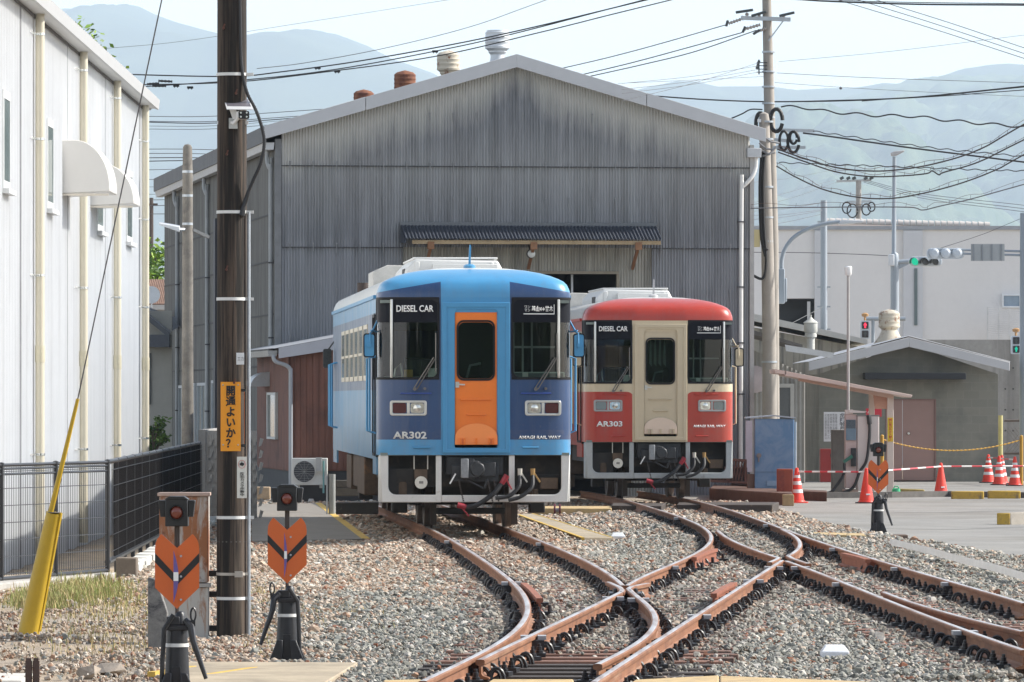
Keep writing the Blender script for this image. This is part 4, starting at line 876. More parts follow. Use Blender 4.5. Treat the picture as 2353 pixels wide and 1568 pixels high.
# ---- wooden pole with its fittings
d=51.4; pw=G(533,1472); px=pw.x; d=pw.y; RP=.128; S=F/d
b=NB('creosoted_wood'); n=b.noise(1,6,.7,vec=b.co(scale=(14,14,.55)),dist=.3); n2=b.noise(1,3,.6,vec=b.co(scale=(60,60,1.6)))
c=b.mix(b.rng(n,.42,.6),(.010,.008,.006),(.085,.060,.043)); c=b.mix(b.rng(n2,.52,.62),c,(.012,.008,.006)); c=b.mix(b.rng(b.noise(1,4,.6,vec=b.co(scale=(4,4,.4))),.57,.72),c,(.11,.085,.062))
woodm=b.end(b.bsdf(c,.85,normal=b.bump(n,.6,.02)))
T=thing('utility_pole','tall dark creosoted wooden pole with white bands and a side conduit','pole',(px,d,-.25))
mb=MB(); mb.lathe([(RP*1.04,-.3),(RP*1.02,1.5),(RP,4),(RP*.95,9.2)],n=28); mb.build('shaft',woodm,T)
wb=M('white_band',(.70,.70,.68),.5)
def pz(v): return Z(v,d-.13)+.25
for v in (170,487,687,1190,1376): 
    mb=MB(); mb.cyl((0,0,pz(v)-.013),(0,0,pz(v)+.013),RP*1.05,n=28); mb.bx(RP,RP+.06,-.05,-.03,pz(v)-.013,pz(v)+.013); mb.build('band',wb,T)
mb=MB(); mb.cyl((0,0,pz(1320)-.012),(0,0,pz(1320)+.012),RP*1.06,n=28); mb.bx(.03,.1,-RP-.03,-RP,pz(1320)-.025,pz(1320)+.025); mb.build('strap',M('strap_grey',(.45,.41,.36),.5,metal=.3),T)
mb=MB(); mb.cyl((RP+.02,-.05,0),(RP+.02,-.05,pz(487)),.014,n=10); mb.build('conduit',steel,T)
pts=[(X(u,d)-px,-.1,pz(v)) for u,v in ((551,-60),(553,60),(556,150),(568,210),(590,255),(605,300),(608,335),(600,375),(585,410),(570,445),(561,470))]
q=spline(pts,14); mb=MB(); mb.tube(q,[.0135+.0022*(i%2) for i in range(len(q))],8); cb=mb.build('corrugated_cable',black,T)
mb=MB(); mb.tube([(X(u,d)-px,-.1,pz(v)) for u,v in ((572,440),(566,462),(560,476),(557,495))],[.016,.018,.02,.03],8); mb.build('cable_gland',black,T)
mb=MB()
for u,v in ((515,65),(544,215),(523,355),(522,620),(540,880)):
    x=X(u,d)-px; y=-math.sqrt(max(RP**2-x*x,.0004)); mb=MB(); mb.cyl((x,y+.02,pz(v)),(x,y-.05,pz(v)),.011,n=7); mb.bar((x,y-.05,pz(v)),(x+.012,y-.05,pz(v)+.035),.012,.012); mb.build('step_bolt',M('bolt_rust_red',(.10,.036,.024),.7),T)
mb=MB(); mb.lathe([(RP*1.03,pz(1247)),(RP*1.03,pz(1244))],n=20); mb.build('wire_wrap',M('wire_dark',(.08,.07,.06),.5),T)
def sign(label,cat,u0,u1,v0,v1,dy,mat,name='sign'):
    yy=d+dy; z0,z1=Z(v1,yy),Z(v0,yy); x0,x1=X(u0,yy),X(u1,yy); t=thing(name,label,cat,((x0+x1)/2,yy,z0)); w=(x1-x0)/2; h=z1-z0
    mb=MB(); mb.bx(-w,w,0,.006,0,h); mb.build('plate',mat,t); return t,w,h
orange=M('sign_orange',(.86,.33,.015),.45,var=.04,coat=.1)
t,w,h=sign('orange upright sign with black Japanese words on the wooden pole','sign',507,553,878,1037,-.16,orange)
text('開\n通\nよ\nい\nか\n\uff1f',(-w*.50,w*.52,h*.05,h*.945),-.004,letter_k,t,bold=.03,lead=.98)
for sx_ in (-.75,.75):
    for zz in (.955,.09): mb=MB(); mb.lathe([(.007,-.006),(.007,0)],(sx_*w,0,zz*h),8,'y'); mb.build('screw',chrome,t)
mb=MB(); mb.bx(-w*.6,w*1.5,.01,.03,h*.86,h*.90); mb.bx(-w*.6,w*1.5,.01,.03,h*.06,h*.1); mb.build('bracket',black,t)
t=thing('sign','orange sign plate seen edge on at the right side of the wooden pole','sign',(X(562,d),d-.05,Z(1025,d))); mb=MB(); mb.bx(-.003,.003,-.02,.28,0,.47); mb.build('plate',M('sign_orange_red',(.75,.17,.01),.45),t)
t,w,h=sign('small white plate with two katakana letters on the wooden pole','sign',543,561,811,838,-.135,white); text('エカ',(-w*.7,w*.9,h*.32,h*.68),-.003,M('grey_lettering',(.25,.25,.25),.6),t)
t,w,h=sign('narrow white security camera notice with a camera picture on the pole','sign',544.5,567,1050,1145,-.145,M('notice_ivory',(.70,.69,.62),.5,var=.04))
text('防\n犯\nカ\nメ\nラ\n作\n動\n中',(-w*.38,w*.52,h*.05,h*.63),-.004,letter_k,t,bold=.01)
mb=MB(); mb.frame([(w*.72*math.cos(a),h*.82+w*.85*math.sin(a)) for a in np.linspace(0,6.28,21)[:-1]],[(w*.66*math.cos(a),h*.82+w*.79*math.sin(a)) for a in np.linspace(0,6.28,21)[:-1]],-.004,-.001); mb.build('red_ring',letter_r,t)
mb=MB(); mb.prism([(-w*.42,h*.80),(w*.1,h*.775),(w*.45,h*.80),(w*.45,h*.845),(-.05*w,h*.865),(-w*.42,h*.84)],-.005,-.001); mb.prism([(-w*.03,h*.86),(w*.03,h*.86),(w*.03,h*.9),(-w*.03,h*.9)],-.005,-.001); mb.build('camera_picture',letter_k,t)
# camera with its small solar panel
cx0=P(535,285,d-.15); T=thing('security_camera','small security camera under a tilted solar panel on the wooden pole','camera',cx0)
S1=d/F
mb=MB(); mb.bx(-.034,.04,-.01,.01,-.042,.05); mb.build('mount_plate',M('bracket_grey',(.45,.47,.46),.5),T,bevel=.003)
mb=MB(); mb.cyl((0,0,0),(0,0,.02),RP*.2,n=6); mb.bx(-RP-.01,-.03,.1,.12,-.0,.03); mb.bx(.04,RP+.0,.1,.12,-.0,.03); mb.bar((0,-.01,0),(.05,-.05,.05),.022,.022); mb.build('arm',white,T)
mb=MB(); mb.bx(.035,.135,-.12,.05,.04,.105); mb.build('camera_body',white,T,bevel=.015)
mb=MB(); mb.prism(rrect(.055,.147,.036,.105,.015),-.128,-.119); fc_=mb.build('camera_face',black,T)
for lx in (.075,.125):
    for lz in (.055,.09): mb=MB(); mb.lathe([(.009,-.131),(.009,-.127)],(lx,0,lz),8,'y'); mb.build('lens',chrome,fc_)
mb=MB(); mb.prism([(.0,.04),(.05,.04),(.03,.12),(-.03,.13)],-.05,-.03); mb.build('panel_bracket',white,T)
mb=MB(); mb.add([(-.045,-.14,.115),(.185,-.14,.112),(.13,.14,.215),(-.085,.14,.217),(-.045,-.14,.12),(.185,-.14,.118),(.13,.14,.221),(-.085,.14,.223)],[(0,1,2,3),(4,5,6,7),(0,1,5,4),(1,2,6,5),(2,3,7,6),(3,0,4,7)]); mb.build('solar_panel',M('solar_frame',(.55,.55,.55),.4),T)
mb=MB(); mb.add([(-.034,-.13,.1225),(.172,-.13,.1208),(.122,.13,.2205),(-.076,.13,.2222)],[(0,1,2,3)]); mb.build('solar_cells',M('solar_cells_grey',(.16,.15,.17),.2,coat=.5),T)
# guy wire and its yellow guard
ga=G(65,1458); gb=Vector((px-.05,d,7.9)); T=thing('guy_wire','slanting steel guy wire with a yellow guard on the left','guy wire',ga)
gd=(gb-ga); mb=MB(); mb.tube([Vector((0,0,0)),gd],.0062,6); mb.build('wire',M('guy_steel',(.10,.095,.10),.5,metal=.4),T)
L1=gd.normalized(); yl_=M('guard_yellow',(.52,.34,.025),.45,var=.10,scale=2,dirt=((.30,.2,.03),.55,.8,1.5))
h1=(Z(1178,ga.y)+.25)/L1.z; h2=(Z(917,ga.y)+.25)/L1.z
mb=MB(); mb.tube([L1*-.03,L1*h1],[.098,.056+.012],14); mb.build('wide_guard',yl_,T)
mb=MB(); mb.bar(L1*.03+Vector((.095,-.03,0)),L1*h1+Vector((.066,-.03,0)),.02,.02); mb.build('guard_seam',yl_,T)
mb=MB(); mb.lathe([(.066,0),(.066,.006)],L1*h1,14); mb.build('guard_rim',M('guard_rim_dark',(.12,.11,.10),.6),T)
mb=MB(); mb.tube([L1*(h1-.05)+Vector((-.03,0,0)),L1*h2],[.026,.016],10); mb.build('thin_guard',yl_,T)
# rusty relay boxes strapped to the pole
rb=NB('flaking_box_paint'); n=rb.noise(1,6,.7,vec=rb.co(scale=(7,7,1.6)),dist=.6); c=rb.mix(rb.rng(n,.44,.56),(.43,.40,.36),(.30,.12,.05)); c=rb.mix(rb.rng(rb.noise(9,4,.7),.58,.72),c,(.16,.06,.03)); boxm=rb.end(rb.bsdf(c,.8,normal=rb.bump(n,.3,.005)))
rb=NB('chalky_box_paint'); n=rb.noise(1,6,.7,vec=rb.co(scale=(9,9,1.6)),dist=.6); c=rb.mix(rb.rng(n,.56,.68),(.46,.44,.40),(.30,.15,.08)); boxm2=rb.end(rb.bsdf(c,.8))
yb=d+.15
T=thing('equipment_box','upright box with flaking rust and white paint beside the wooden pole','box',(X(424,yb),yb,Z(1338,yb))); w=X(480,yb)-X(424,yb); h=Z(1132,yb)-Z(1338,yb)
mb=MB(); mb.bx(-w,w,-.14,.14,0,h-.03); mb.build('cabinet',boxm,T,bevel=.008); mb=MB(); mb.bx(-w-.015,w+.012,-.17,.15,h-.03,h); mb.build('lid',M('lid_pale_rust',(.46,.33,.27),.8,var=.2),T,bevel=.006)
mb=MB(); mb.bx(w,w+.14,-.02,.02,.05,.10); mb.build('bracket',black,T)
T=thing('equipment_box','chalky white box with rust marks below the flaking rusty box','box',(X(430,yb),yb-.05,Z(1466,yb))); w=X(482,yb)-X(430,yb); h=Z(1340,yb)-Z(1466,yb)
mb=MB(); mb.bx(-w,w,-.13,.13,0,h-.03); mb.build('cabinet',boxm2,T,bevel=.008); mb=MB(); mb.bx(-w-.01,w+.012,-.15,.14,h-.03,h); mb.build('lid',M('lid_grey',(.35,.33,.30),.8),T)
for z in (.06,h-.12): mb=MB(); mb.bx(w,w+.13,-.02,.02,z,z+.05); mb.build('bracket',black,T)
mb=MB(); mb.bx(.02,w*1.02,-.1,.12,-.18,.01); mb.build('plinth',M('plinth_dark',(.06,.055,.05),.8),T)
q=G(362,1500); T=thing('concrete_post','broken slanting slab of spotted grey concrete behind the front switch stand','post',q); mb=MB(); mb.prism([(-.075,-.1),(.085,-.1),(.085,.33),(-.005,.60),(-.075,.62)],-.06,.06); mb.build('slab',M('spotted_concrete',(.19,.185,.175),.9,var=.35,scale=14,dirt=((.05,.05,.055),.5,.62,6),bump=.4),T,bevel=.008)
# low things in the lower left corner
q=G(30,1560); T=thing('concrete_edging','pale concrete edging block at the bottom left corner','edging',q); mb=MB(); mb.bx(-.8,.12,-.6,.5,-.2,.02); mb.build('block',M('pale_edging',(.50,.48,.44),.9,var=.15,scale=4),T,bevel=.015)
for u,lab in ((66,'thin rusty steel stake, left of two by the edging block'),(83,'thin rusty steel stake, right of two by the edging block')):
    q=G(u,1590); T=thing('steel_stake',lab,'stake',q); mb=MB(); mb.bx(-.018,.018,-.018,.018,-.2,.24); mb.bx(-.024,.024,-.01,.01,.0,.22); mb.build('stake',M('stake_rust',(.08,.05,.04),.8,var=.4),T)
# ------------------------------------------------------------------ switch stands
def switch_stand(label,p,rz,lever=-1,arrow=0.0,knife=.03):
    T=thing('switch_stand',label,'switch stand',p,rz,'orange arrow switch stands')
    mb=MB(); mb.bx(-.145,.145,-.15,.15,-.02,.035); 
    for s in (-1,1): mb.prism([(s*.03,.03),(s*.14,.03),(s*.075,.20),(s*.03,.20)],-.14,-.10); mb.bx(s*.085-.03,s*.085+.03,-.17,-.12,0,.05)
    mb.build('base_plate',iron,T,bevel=.008)
    mb=MB(); mb.lathe([(.092,.03),(.088,.12),(.072,.44),(.070,.50)],n=18); mb.bx(-.03,.03,-.10,-.05,.03,.24); cl=mb.build('column',iron,T)
    mb=MB(); mb.lathe([(.081,.376),(.0795,.40)],n=18); mb.build('white_band',wb,cl)
    mb=MB(); mb.bx(-.075,.085,-.075,.075,.49,.525); mb.bx(-.07,.02,-.06,.05,.525,.585); mb.lathe([(.04,.525),(.035,.60),(.02,.62)],(.02,0,0),10); mb.bx(.05,.1,-.03,.03,.50,.54); mb.build('crank_head',iron,T,bevel=.006)
    s=lever; mb=MB(); mb.tube([(s*.06,-.06,.56),(s*.10,-.085,.52),(s*.115,-.10,.42),(s*.15,-.10,.32),(s*.205,-.11,.16)],[.026,.026,.022,.019,.014],8); mb.build('lever',iron,T)
    mb=MB(); ring=[(s*.115+.018*math.cos(a),-.08,.60+.045*math.sin(a)) for a in np.linspace(0,6.28,15)]; mb.tube(ring,.007,6); mb.bx(min(s*.06,s*.13),max(s*.06,s*.13),-.09,-.07,.52,.56); mb.build('latch_ring',iron,T)
    mb=MB(); mb.tube([(s*-.02,-.09,.60),(-s*.085,-.09,.5),(-s*.095,-.09,.3),(-s*.1,-.1,.12),(-s*.16,-.06,-.02)],.017,8) ; mb.build('cable',rubber,T)
    mb=MB(); mb.cyl((0,0,.60),(0,0,1.22),.014,n=8); mb.bx(-.018,.018,-.012,.012,1.06,1.22); st=mb.build('spindle',M('spindle_brown',(.05,.035,.028),.6),T)
    # target: two orange wings with a black chevron, and the edge-on third plate
    om=M('target_orange',(.62,.12,.018),.42,var=.05,coat=.15); tgt=None
    for s in (-1,1):
        wing=[(0,.637),(s*.153,.783),(s*.153,1.05),(s*.148,1.09),(s*.135,1.12),(s*.112,1.148),(s*.105,1.15),(0,1.055)]
        mb=MB(); mb.prism(wing,-.003,.003); o=mb.build('target_wing',om,T); o.location=(0,-.02,0); o.rotation_euler=(0,0,s*.10+arrow)
        ch=[(0,.86),(s*.153,1.02),(s*.153,.958),(0,.80)]; mb=MB(); mb.prism(ch,-.006,-.0035); mb.build('black_chevron',letter_k,o)
    mb=MB(); n=14; prof=[(0.0,.68)]+[(knife*math.sin(math.pi*k/n),.68+.36*k/n) for k in range(1,n)]+[(0,1.04)]; mb.prism(prof,-.03,-.026) ; kb=mb.build('side_plate',M('side_plate_purple',(.13,.09,.30),.35,coat=.2),T); kb.location=(-.022,-.02,0)
    mb=MB(); mb.prism([(0,.83),(knife*.98,.83),(knife*.98,.89),(0,.89)],-.034,-.0305); mb.build('white_stripe',letter_w,kb)
    for z in (.70,.86,1.0): mb=MB(); mb.lathe([(.008,-.035),(.008,-.02)],(.028,0,z),8,'y'); mb.build('bolt',steel,T)
    mb=MB(); mb.bx(-.078,.078,-.08,.08,1.205,1.395); mb.prism([(-.085,1.39),(.085,1.39),(.05,1.412),(-.05,1.412)],-.085,.085); lh=mb.build('lamp_housing',M('lamp_black',(.014,.015,.016),.4,var=.25),T,bevel=.006)
    for s in (-1,1): mb=MB(); mb.prism([(s*.078,1.27),(s*.112,1.27),(s*.125,1.37),(s*.125,1.385),(s*.078,1.385)],-.06,.06); mb.build('side_hood',M('lamp_black',(.014,.015,.016),.4),lh,bevel=.004)
    mb=MB(); mb.lathe([(.053,-.092),(.053,-.075),(.046,-.075),(.046,-.1),(.05,-.1)],(0,0,1.30),16,'y',cap=False); mb.build('lens_ring',black,lh)
    mb=MB(); mb.lathe([(.045,-.084),(.04,-.092),(.025,-.099),(.008,-.102)],(0,0,1.30),16,'y'); mb.build('lens',M('lens_dark_red',(.16,.028,.012),.12,coat=.6),lh)
    return T
switch_stand('orange chevron switch stand beside the wooden pole, right of two in front',G(660,1528),0,-1,0,.022)
gl=G(407,1612); switch_stand('nearest orange chevron switch stand, in front of the flaking rusty box',gl,0,1,-.02,.034)
switch_stand('orange chevron switch stand beside the asphalt yard at the right',G(2018,1232),0,1,0,.012)
mb=MB(); q=G(2018,1233,-.22); T=thing('timber_bearer','dark timber bearer under the right hand switch stand','timber',q); mb.bx(-.35,.42,-.35,.2,-.08,.03); mb.build('beam',M('bearer_brown',(.11,.075,.055),.8,var=.3),T,bevel=.01)
# concrete street pole with lamp beyond the fence
d2=99.2; T=thing('concrete_pole','slim weathered concrete pole with a street lamp behind the black fence','pole',(X(431,d2),d2,-.25)); cp=M('pole_concrete_old',(.17,.155,.135),.9,var=.3,scale=5,dirt=((.07,.065,.06),.5,.75,3),bump=.3)
zt=Z(333,d2)+.25; mb=MB(); mb.lathe([(.105,-.1),(.085,zt-.45),(.075,zt-.04),(.05,zt),(.01,zt+.01)],n=16); mb.build('shaft',cp,T)
for v in (395,450,515): zz=Z(v,d2)+.25; mb=MB(); mb.cyl((0,0,zz-.02),(0,0,zz+.02),.09,n=14); mb.build('band',steel,T)
zz=Z(528,d2)+.25; mb=MB(); mb.tube([(-.05,-.08,zz),(-.10,-.12,zz),(-.14,-.15,zz+.0)],.025,8); mb.build('lamp_bracket',steel,T)
mb=MB(); mb.add([(-.12,-.2,zz-.05),(-.46,-.26,zz+.07),(-.46,-.10,zz+.10),(-.12,-.06,zz-.02),(-.12,-.2,zz+.04),(-.46,-.26,zz+.10),(-.46,-.10,zz+.13),(-.12,-.06,zz+.07)],[(0,1,2,3),(4,5,6,7),(0,1,5,4),(1,2,6,5),(2,3,7,6),(3,0,4,7)]); mb.build('street_lamp_head',M('lamp_head_grey',(.5,.52,.54),.4,metal=.3),T,bevel=.01)
mb=MB(); mb.bar((.08,.0,zz+.0),(.34,.2,zz-.12),.05,.05); mb.build('side_arm',M('arm_dark_grey',(.12,.125,.13),.5,metal=.4),T)
# crossing boards along the bottom edge
bdm=M('crossing_board_wood',(.46,.33,.16),.85,var=.2,scale=3,dirt=((.28,.21,.13),.5,.75,4),streak=None)
for q,lab in (([(880,1563),(968,1561),(1010,1590),(880,1590)],'sandy crossing board at the bottom edge left of the rails'),([(1130,1561),(1318,1561),(1322,1590),(1090,1590)],'sandy crossing board between the rails at the bottom edge'),
              ([(1458,1562),(1652,1552),(1652,1590),(1420,1590)],'sandy crossing board right of the long rail at the bottom edge'),([(1654,1553),(1985,1566),(2200,1590),(1654,1590)],'long sandy crossing board at the bottom right edge')):
    t=thing('crossing_board',lab,'board'); w_=[G(u,v,-.07) for u,v in q]; mb=MB(); mb.prism([(p.x,p.y) for p in w_],-.25,-.07,'z'); mb.build('board',bdm,t,bevel=.012); rebase(t,(w_[0].x,w_[0].y,-.25))
q=[G(u,v,-.17) for u,v in ((1868,1223),(1985,1226),(1990,1231),(1870,1228))]; t=thing('timber_bearer','pale timber lying on the gravel left of the right hand switch stand','timber'); mb=MB(); mb.prism([(p.x,p.y) for p in q],-.3,-.17,'z'); mb.build('beam',bdm,t,bevel=.01); rebase(t,q[0])
# white gravel markers
for u,v,s,lab in ((1420,1241,.19,'white trapezoid marker block on the gravel beside the walkway'),(1918,1513,.20,'white trapezoid marker block on the grey gravel, lower right')):
    p=G(u,v,-.22); t=thing('marker_block',lab,'marker',p); mb=MB(); a,b_=s*.55,s*.36; vs=[(-a,-.1,0),(a,-.1,0),(a,.12,0),(-a,.12,0),(-a,-.1,.055),(a,-.1,.055),(a,.12,.055),(-a,.12,.055),(-b_,-.05,.105),(b_,-.05,.105),(b_,.07,.105),(-b_,.07,.105)]
    mb.add(vs,[(0,1,5,4),(1,2,6,5),(2,3,7,6),(3,0,4,7),(4,5,9,8),(5,6,10,9),(6,7,11,10),(7,4,8,11),(8,9,10,11)]); mb.build('block',M('marker_white',(.74,.75,.77),.5,var=.04),t,bevel=.006)
p=G(1281,1186,-.22); t=thing('wire_reel','pair of maroon ribbed discs standing on the gravel beside the blue train','reel',p)
for k,x in enumerate((-.045,.045)):
    mb=MB(); mb.lathe([(.02,x-.012),(.105,x-.02),(.11,x),(.105,x+.012),(.02,x+.012)],(0,0,.10),12,'x'); mb.build('disc',M('maroon_plastic',(.10,.015,.025),.6,var=.4,scale=30),t)
mb=MB(); mb.cyl((-.05,0,.1),(.05,0,.1),.035,n=8); mb.build('hub',M('hub_grey',(.45,.45,.46),.5),t)
# ------------------------------------------------------------------ the big train shed
YAW=R(7.77); SX,SY=-5.02,127.0
cs,sn=math.cos(YAW),math.sin(YAW)
def wu(u):   # distance along the shed front seen at picture column u
    t=(u-CX)/F; return (SY*t-SX)/(cs-t*sn)
def fz(u,v):
    w=wu(u); return CH-(v-HV)*(SY+sn*w)/F
T=thing('train_shed','big grey corrugated train shed with a pale gable edge and roof vents','shed',(SX,SY,0),YAW)
W=wu(1723); WR=wu(1183); ZE=fz(636,322); ZR=fz(1183,158); SL=30.4
slope=(ZR-ZE)/WR
def m_corr(name,base,stain,zstain=True):
    b=NB(name); x,y,z=b.xyz(); n=b.noise(.45,5,.65); st=b.noise(1,5,.65,vec=b.co(scale=(5,5,.25))); fine=b.noise(1,3,.6,vec=b.co(scale=(18,18,1.2)))
    c=b.mix(b.rng(st,.40,.62),stain,tuple(q*.58 for q in stain)); c=b.mix(b.rng(fine,.5,.8,0,.5),c,tuple(q*1.5 for q in stain))
    wnz=b.n('ShaderNodeTexWhiteNoise',noise_dimensions='2D'); cvx=b.n('ShaderNodeCombineXYZ'); b.t.links.new(b.math('FLOOR',b.math('DIVIDE',x,.87)),cvx.inputs[0]); b.t.links.new(b.math('FLOOR',b.math('DIVIDE',b.math('SUBTRACT',z,5.01),1.75)),cvx.inputs[1]); b.t.links.new(cvx.outputs[0],wnz.inputs['Vector'])
    c=b.mix(b.rng(wnz.outputs['Value'],0,1,0,.30),c,tuple(q*.62 for q in stain))      # every sheet has aged a little differently
    if zstain:   # unweathered pale strip sheltered by the eaves, grime below it
        roofz=b.math('SUBTRACT',ZR,b.math('MULTIPLY',b.math('ABSOLUTE',b.math('SUBTRACT',x,WR)),slope))
        dd=b.math('SUBTRACT',roofz,z); edge=b.math('ADD',dd,b.math('MULTIPLY',b.math('SUBTRACT',st,.5),.9)); edge=b.math('ADD',edge,b.math('MULTIPLY',b.math('SUBTRACT',n,.5),.7))
        mid=b.math('MULTIPLY',b.rng(b.math('ABSOLUTE',b.math('SUBTRACT',x,WR)),.2,.75,1,0),.35)
        f=b.rng(b.math('ADD',edge,mid),.28,.95); c=b.mix(f,base,c)
        low=b.rng(b.math('ADD',z,b.math('MULTIPLY',b.math('SUBTRACT',st,.5),1.5)),4.9,5.2,.35,0); c=b.mix(low,c,tuple(q*1.25 for q in stain))
        md=b.rng(b.math('ABSOLUTE',b.math('SUBTRACT',z,6.6)),.0,1.2,.30,0); c=b.mix(md,c,base)
    return b.end(b.bsdf(c,.8,spec=.3))
cm=m_corr('weathered_corrugated_sheet',(.45,.445,.42),(.25,.26,.277))
cm2=m_corr('pale_corrugated_sheet',(.44,.43,.39),(.42,.41,.365),False)
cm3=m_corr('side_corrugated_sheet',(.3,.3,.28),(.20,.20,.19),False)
def corr(x0,x1,zlo,ztop,y,pitch=.0636,amp=.0145,holes=()):
    """corrugated wall between x0 and x1; ztop is a function of x; holes=(x0,x1,z0,z1)"""
    mb=MB(); n=int((x1-x0)/pitch*6); xs_=[x0+(x1-x0)*i/n for i in range(n+1)]; yo=lambda x:y-amp*math.sin(2*math.pi*x/pitch)
    hs=sorted({h for q in holes for h in q[:2]}); 
    for i in range(n):
        a,b_=xs_[i],xs_[i+1]; m=(a+b_)/2; segs=[(zlo(m) if callable(zlo) else zlo,None)]
        cuts=[q for q in holes if q[0]<m<q[1]]
        lo=zlo if not callable(zlo) else zlo(m)
        zz=[lo]
        if cuts: 
            q=cuts[0]; parts=[(lo,q[2]),(q[3],None)]
        else: parts=[(lo,None)]
        for z0,z1 in parts:
            ta=ztop(a) if z1 is None else z1; tb=ztop(b_) if z1 is None else z1
            if ta-z0<.01: continue
            mb.add([(a,yo(a),z0),(b_,yo(b_),z0),(b_,yo(b_),tb),(a,yo(a),ta)],[(0,1,2,3)])
    return mb
top=lambda x:ZR-abs(x-WR)*slope+.14
zs1,zs2=fz(900,381),fz(900,568)
ox0,ox1=wu(926),wu(1499); oz=fz(1200,560); hx0,hx1,hz=wu(1012),wu(1418),fz(1360,630)
corr(.12,W,zs1,top,0.0).build('gable_sheet',cm,T,smooth=60,fix=False)
corr(.12,W,zs2,lambda x:zs1+.06,.024).build('gable_sheet',cm,T,smooth=60,fix=False)
corr(.12,ox0,-.3,lambda x:zs2+.06,.048).build('gable_sheet',cm,T,smooth=60,fix=False)
corr(ox1,W,-.3,lambda x:zs2+.06,.048).build('gable_sheet',cm,T,smooth=60,fix=False)
corr(ox0,ox1,-.3,lambda x:zs2+.25,.09,holes=((hx0,hx1,-.3,hz),)).build('door_infill_sheet',cm2,T,smooth=60,fix=False)
mb=MB(); mb.bx(hx0-.05,hx1+.05,.05,.16,hz,hz+.06); mb.bx(hx1,hx1+.06,.05,.16,-.3,hz); mb.bx(hx0-.06,hx0,.05,.16,-.3,hz); mb.build('door_lintel',M('lintel_wood',(.25,.22,.17),.8,var=.2),T)
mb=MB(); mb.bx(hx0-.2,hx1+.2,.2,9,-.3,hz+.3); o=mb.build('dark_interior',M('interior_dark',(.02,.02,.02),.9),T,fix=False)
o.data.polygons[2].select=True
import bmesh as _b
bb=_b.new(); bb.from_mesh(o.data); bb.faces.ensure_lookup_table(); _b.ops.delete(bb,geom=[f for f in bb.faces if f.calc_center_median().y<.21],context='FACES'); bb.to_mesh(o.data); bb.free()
mb=MB(); mb.cyl((wu(1322),.5,2),(wu(1322),.5,hz),.03,n=8); mb.build('door_post',steel,T)
for zq,yq,xa_,xb_ in ((zs1,-.013,.12,W),(zs2,.011,.12,ox0),(zs2,.011,ox1,W)):
    mb=MB(); mb.bx(xa_,xb_,yq,yq+.03,zq-.022,zq-.001); mb.build('lap_shadow_strip',M('lap_shadow_line',(.06,.06,.065),.9),T)  # thin dark strip painted in as the shadow below each lap edge
for zq in (zs1,zs2):      # edges of the single sheets: a slightly darker joint every 0.95 m
    pass
# fixing bolts along the rows
mb=MB(); k=0
for zr in (zs1+.07,zs1+1.12,zs1+2.1,zs2+.07,zs2+1.05,zs2-.9,zs2-1.9):
    for i in range(int(W/.5)):
        x=.3+i*.5
        if zr<top(x)-.5 and not(ox0-.1<x<ox1+.1 and zr<zs2+.1): mb.lathe([(.022,-.03),(.015,-.0)],(x,0 if zr>zs1 else .024,zr),6,'y'); yy=(0 if zr>zs1 else .024)-.016; mb.bx(x-.007,x+.007,yy,yy+.01,zr-.13-.08*random.random(),zr-.02)
fb_=mb.build('sheet_fixings',M('fixing_grey',(.24,.245,.25),.7),T); tag(fb_,kind='stuff')
mb=MB(); mb.bx(-.02,.115,-.03,.12,-.3,ZE+.02); mb.build('corner_trim',M('corner_trim_grey',(.17,.175,.18),.8,var=.2,scale=5),T)
mb=MB(); mb.bx(W,W+.09,-.02,.1,-.3,ZE-.05); mb.build('corner_trim',M('corner_trim_pale',(.36,.355,.34),.7,var=.15),T)
# verge boards
vm=M('verge_pale_grey',(.46,.47,.485),.5,var=.05); ov=.27; zt=fz(1183,126); xl,xr_=-.27,2*WR+.27
vs_=(zt-fz(608,290.5))/(WR-xl); vb=.285
for s,(xa,xb) in (('l',(xl,WR)),('r',(WR,xr_))):
    za=zt-abs(xa-WR)*vs_; zb=zt-abs(xb-WR)*vs_
    xm=xa+(xb-xa)*(.40 if s=='l' else .52); zm=zt-abs(xm-WR)*vs_
    for (p,zp),(q,zq) in (((xa,za),(xm-.006,zm)),((xm+.006,zm),(xb,zb))):
        mb=MB(); mb.prism([(p,zp-vb),(q,zq-vb),(q,zq),(p,zp)],-.30,-.26); mb.build('verge_board',vm,T,bevel=.006)
roofm=M('dark_roof_sheet',(.06,.062,.068),.6,var=.25,scale=2,streak=((.12,.11,.10),.55,.8,3))
rows=[]; n=500
for i in range(n+1):
    y=-.25+SL*i/n*1.01; h=.014*math.sin(i*math.pi/2); rows.append([(xl,y,zt-.02-(WR-xl)*vs_+h),(WR,y,zt-.02+h),(xr_,y,zt-.02-(xr_-WR)*vs_+h)])
mb=MB(); mb.grid(rows); mb.build('roof',roofm,T,smooth=0,fix=False)
mb=MB(); mb.bx(xl-.02,xl+.05,-.22,SL+.1,zt-.35-(WR-xl)*vs_,zt-.01-(WR-xl)*vs_); mb.build('roof_edge_flashing',roofm,T)
